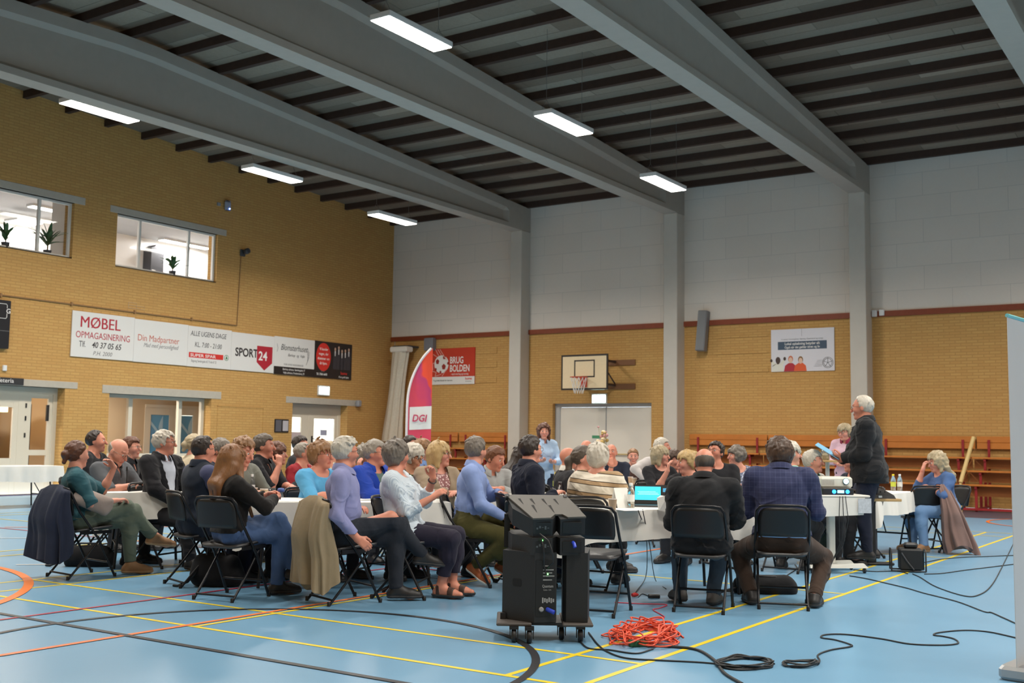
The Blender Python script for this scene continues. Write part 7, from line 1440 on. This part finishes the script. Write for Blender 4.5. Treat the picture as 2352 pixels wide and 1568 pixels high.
P_('woman in black T-shirt', 'woman with grey-blond hair in black T-shirt in front of the leaning grey man', 1518, 1047, 14.2, 34, hf=66, fem=True, hair=('bob', 'ashblond'), bangs=False, top=K['black'], sleeve=.6, trousers=K['coal'], rh='tablein', lh='tablein', lean=.08, q=.0084, w=1.1)
P_('brown-haired woman far back', 'woman with short brown hair half hidden beside the woman in black T-shirt', 1549, 1061, 14.9, 40, hf=50, hp=.2, fem=True, hair=('shortf', 'brown'), top=K['coal'], sleeve=1.0, trousers=K['coal'], rh='tablein', q=.0095)
P_('woman in the patterned blouse', 'woman with short grey-brown hair in blue-grey patterned blouse', 1691, 1048, 14.6, 12, hf=-66, fem=True, hair=('curly', 'saltpepper'), top=PRINT, sleeve=1.3, neck='wide', trousers=K['coal'], rh='lap', q=.0084, w=1.05)
P_('standing woman', 'woman with curly brown hair in pale blue blouse standing and speaking', 1249, 992, 17.0, 22, hf=8, sit=False, sc=.96, fem=True, hair=('longcurl', 'redbrown'), hairlen=.08, top=K['paleshirt'], neck='shirt', sleeve=1.5, hem=-.20, trousers=K['tnavy'], rh={'t': (.10, .28, 1.02), 'pole': (.8, -.4, -.5), 'pn': (0, -.3, 1), 'hd': (.1, .9, .1)}, lh={'t': (-.04, .30, 1.00), 'pole': (-.8, -.4, -.5), 'pn': (0, -.3, 1), 'hd': (.5, .8, .1)}, lean=.10, q=.0082)
P_('standing woman with the scarf', 'older woman with short ash hair, dark red scarf and pale pink top, standing far back', 1939, 993, 17.0, -18, hf=-34, hp=.2, sit=False, sc=.96, fem=True, hair=('shortf', 'ashblond'), glasses=M_SPEC, top=K['pinkish'], sleeve=1.5, neck='shirt', collarm=K['maroon'], hem=-.12, trousers=K['tnavy'], rh='belly', lh='belly', q=.0086)
JJ = {}
for sp in Pp: JJ[sp['short']] = build_person(sp)

# ---------------------------------------------------------------- things people hold, wear on chairs or sit with
j = JJ['standing man']; hb = [a for a in j.arms if a[0] < 0][0]; Rz = Matrix.Rotation(j.rot, 4, 'Z'); M4 = Matrix.Translation(Vector(j.root)) @ Rz
hp_ = Vector(hb[3])+Vector(hb[4])*.08; q = MB(); Mx = Matrix.Translation(hp_+Vector((.08, .09, .05))) @ Matrix.Rotation(.55, 4, 'X') @ Matrix.Rotation(-.15, 4, 'Y')
q.box((-.11, -.15, -.002), (.11, .15, .002), M=Mx); o = q.build('blue_sheet', mat('blue_paper', (116, 182, 220), .6)); o.matrix_world = M4; tag(o, 'light blue sheet held by the standing man', 'paper')
e = Vector(hb[1])+(Vector(hb[2])-Vector(hb[1]))*.55; nrm = Vector((-1, -.15, .1)).normalized(); q = MB(); a = e+nrm*.082; u_ = Vector((0, 1, 0)); w_ = Vector((0, 0, 1))
for k in range(3): b0 = a+u_*(-.022+.018*k); q.add([tuple(b0), tuple(b0+u_*.012), tuple(b0+u_*.004+w_*(.014+.012*(2-k))), tuple(b0-u_*.008+w_*(.014+.012*(2-k)))], [(0, 1, 2, 3), (3, 2, 1, 0)])
q.build('sleeve_emblem', M_PINKW, j.obj)
j = JJ['young woman in black']; w1, w2 = Vector(j.arms[0][3])+Vector(j.arms[0][4])*.09, Vector(j.arms[1][3])+Vector(j.arms[1][4])*.09; M4 = Matrix.Translation(Vector(j.root)) @ Matrix.Rotation(j.rot, 4, 'Z')
o = MB().lathe([(.0, 0), (.028, .004), (.032, .02), (.026, .034), (0, .038)], 14, M=Matrix.Translation((w1+w2)/2+Vector((0, .03, .01)))).build('blue_ball', mat('pattern_blue', (78, 106, 176), .5)); o.matrix_world = M4; tag(o, 'small blue object in the hands of the young woman in black', 'object')
def watch(person, side, m, name, r=.034):
    j = JJ[person]; a = [x for x in j.arms if x[0] == side][0]; Wp, d = Vector(a[3]), Vector(a[3]-a[2]).normalized(); c = Wp-d*.03; n = d.orthogonal().normalized(); b = d.cross(n); MB().tube([tuple(c+(n*math.cos(k*PI/8)+b*math.sin(k*PI/8))*r) for k in range(16)], .006, 6, closed=True).build(name, m, j.obj)
watch('woman in the pale striped shirt', -1, M_SPEC, 'bracelet'); watch('bald man with hand on chin', 1, M_SPECM, 'wristwatch'); watch('man in the light blue shirt', -1, M_SPEC, 'wristwatch')
j = JJ['woman in the teal T-shirt']; q = MB(); N_, tz_, ty_, tx_ = [Vector(x) for x in (j.N, j.tz, j.ty, j.tx)]
for r in (.055, .085): q.tube([tuple(N_-tz_*(.22)+tx_*(r*math.cos(a))+tz_*(r*1.2*math.sin(a))-ty_*(.136-.25*abs(r*math.cos(a))**1.5)) for a in np.linspace(-.6, 1.7, 12)], .004, 5)
q.build('back_print', M_PINKW, j.obj)
# cushions
def cushion(loc, rot, size, m, label, up=None):
    L_ = [ell((0, 0, 0), np.eye(3), np.array(size), .02), cone((-size[0]*.75, -size[1]*.75, 0), (size[0]*.75, size[1]*.75, 0), size[2]*.4, size[2]*.4, .06), cone((-size[0]*.75, size[1]*.75, 0), (size[0]*.75, -size[1]*.75, 0), size[2]*.4, size[2]*.4, .06)]
    g = Grid(L_, .009)
    for p in L_: g.add(p)
    g.wrinkle(.004, 25, 3); o = sdf_object('cushion', g, m, None); o.location = loc; o.rotation_euler = rot; return tag(o, label, 'cushion')
def loc_of(person, p): j = JJ[person]; return Matrix.Translation(Vector(j.root)) @ Matrix.Rotation(j.rot, 4, 'Z') @ Vector(p)
cushion(loc_of('woman in the teal T-shirt', (.20, .09, .70)), (Matrix.Rotation(JJ['woman in the teal T-shirt'].rot, 4, 'Z') @ Matrix.Rotation(-.42, 4, 'X') @ Matrix.Rotation(PI/2-.35, 4, 'Y')).to_euler(), (.085, .18, .06), cloth('cushion_taupe', (146, 134, 128)), 'taupe cushion tucked under the arm of the woman in teal')
cushion(loc_of('man in the navy body warmer', (-.02, .22, .475)), (0, 0, JJ['man in the navy body warmer'].rot), (.20, .20, .05), cloth('cushion_straw', (176, 150, 96)), 'straw-coloured cushion on the chair of the man in the body warmer')
# coats over chair backs
def coat(root, rot, width, back, m, label, seed=1, x0=0., tw=1.0, skew=0., flare=1.2, amp=.028, ztop=.850, depth=.17, lean=.16):
    """a coat slung over a chair back: a folded bag-like tube that hangs behind and beside the back"""
    R = random.Random(seed); n, nv = 72, 26; ph = [R.uniform(0, 6.28) for _ in range(6)]; V = []
    for j in range(nv+1):
        f = j/nv; z = ztop-back*f; dn = f; yc = -.262-.02-lean*f-.03*math.sin(PI*min(1, f*1.5)); hw = width/2*(1+(flare-1)*f); hd = .035+depth*.5*min(1, f*2.2)*(1-.25*f); sh = 1.0 if j > 1 else (.55, .9)[j]
        for i in range(n):
            a = 2*PI*i/n; ca, sa = math.cos(a), math.sin(a); w = amp*(.15+1.1*dn)*(math.sin(5*a+ph[0]+1.2*dn)+.7*math.sin(9*a+ph[1]-2*dn)+.45*math.sin(15*a+ph[2])); ex = abs(ca)**.7*(1 if ca > 0 else -1); ey = abs(sa)**.7*(1 if sa > 0 else -1)
            V.append((((hw*(tw+(1-tw)*min(1, f*1.2)))*sh+w*.6)*ex+x0+skew*dn, yc+(hd*sh+w)*ey, z+(.045*math.sin(2*a+ph[3])+.03*math.sin(3*a+ph[4]))*dn**2-(.03*abs(ex)**4 if j < 2 else 0)))
    q = MB().add(V, [(j*n+i, (j+1)*n+i, (j+1)*n+(i+1) % n, j*n+(i+1) % n) for j in range(nv) for i in range(n)], 0, True); q.add(V[:n], [tuple(range(n))], 0, True); q.add(V[-n:], [tuple(reversed(range(n)))])
    return tag(q.build('coat', m, None, (root[0], root[1], 0), rot), label, 'coat')
def chair_xy(person): j = JJ[person]; return (j.root[0]+math.cos(j.th)*.03, j.root[1]+math.sin(j.th)*.03), j.rot+math.radians(j.D.get('chrot', 0))
c_, r_ = chair_xy('woman in the teal T-shirt'); coat(c_, r_, .46, .66, cloth('coat_navy', (40, 46, 64)), 'navy coat hanging over the chair of the woman in teal', 2, flare=1.2, depth=.17, lean=.03)
c_, r_ = chair_xy('older man in the lilac shirt'); coat(c_, r_, .45, .70, cloth('coat_khaki', (146, 130, 104)), 'khaki jacket hanging over the chair of the man in the lilac shirt', 5, flare=1.08, depth=.16, lean=.0)
coat((RCH[0], RCH[1]), RCH[2], .30, .80, cloth('coat_mauve', (128, 104, 98)), 'mauve brown coat hanging over the empty chair at the right', 9, flare=1.25, skew=.16, depth=.20, lean=.16, x0=.17, tw=.35)
# bags on the floor
def soft_bag(px, size, m, label, seed=1, rz=0.):
    p = at_z(*px); a, b, c = size; L_ = [cone((-a*.5, 0, c*.3), (a*.5, 0, c*.3), b*.5, b*.5, .08), cone((-a*.45, 0, c*.72), (a*.4, 0, c*.70), b*.36, b*.36, .10), ell((0, 0, c*.45), np.eye(3), np.array((a*.62, b*.55, c*.5)), .06)]
    g = Grid(L_, .009)
    for q_ in L_: g.add(q_)
    g.wrinkle(.008, 24, seed); g.plane((0, 0, .002), (0, 0, -1)); t = empty('bag', (p[0], p[1], 0), YAWR+rz, label, 'bag'); sdf_object('bag_body', g, m, t)
    MB().tube([(-a*.3, -b*.2, c*.85), (-a*.25, -b*.25, c*1.15), (a*.2, -b*.25, c*1.15), (a*.28, -b*.2, c*.85)], .010, 6).build('handle', M_BLKM, t); MB().tube([(-a*.5, -b*.4, c*.5), (-a*.75, -b*.6, .05), (-a*1.05, -b*.5, .012), (-a*1.2, -b*.4, .012)], .012, 6).build('strap', M_BLKM, t); return t
soft_bag((498, 1346), (.30, .18, .30), cloth('bag_black', (28, 28, 30)), 'black backpack on the floor beside the young woman in black', 4)
soft_bag((205, 1300), (.34, .16, .20), cloth('bag_black', (28, 28, 30)), 'black bag under the chair of the woman in teal', 6)
soft_bag((1758, 1362), (.40, .16, .13), cloth('bag_black', (28, 28, 30)), 'black shoulder bag on the floor by the man in the navy plaid blazer', 7)
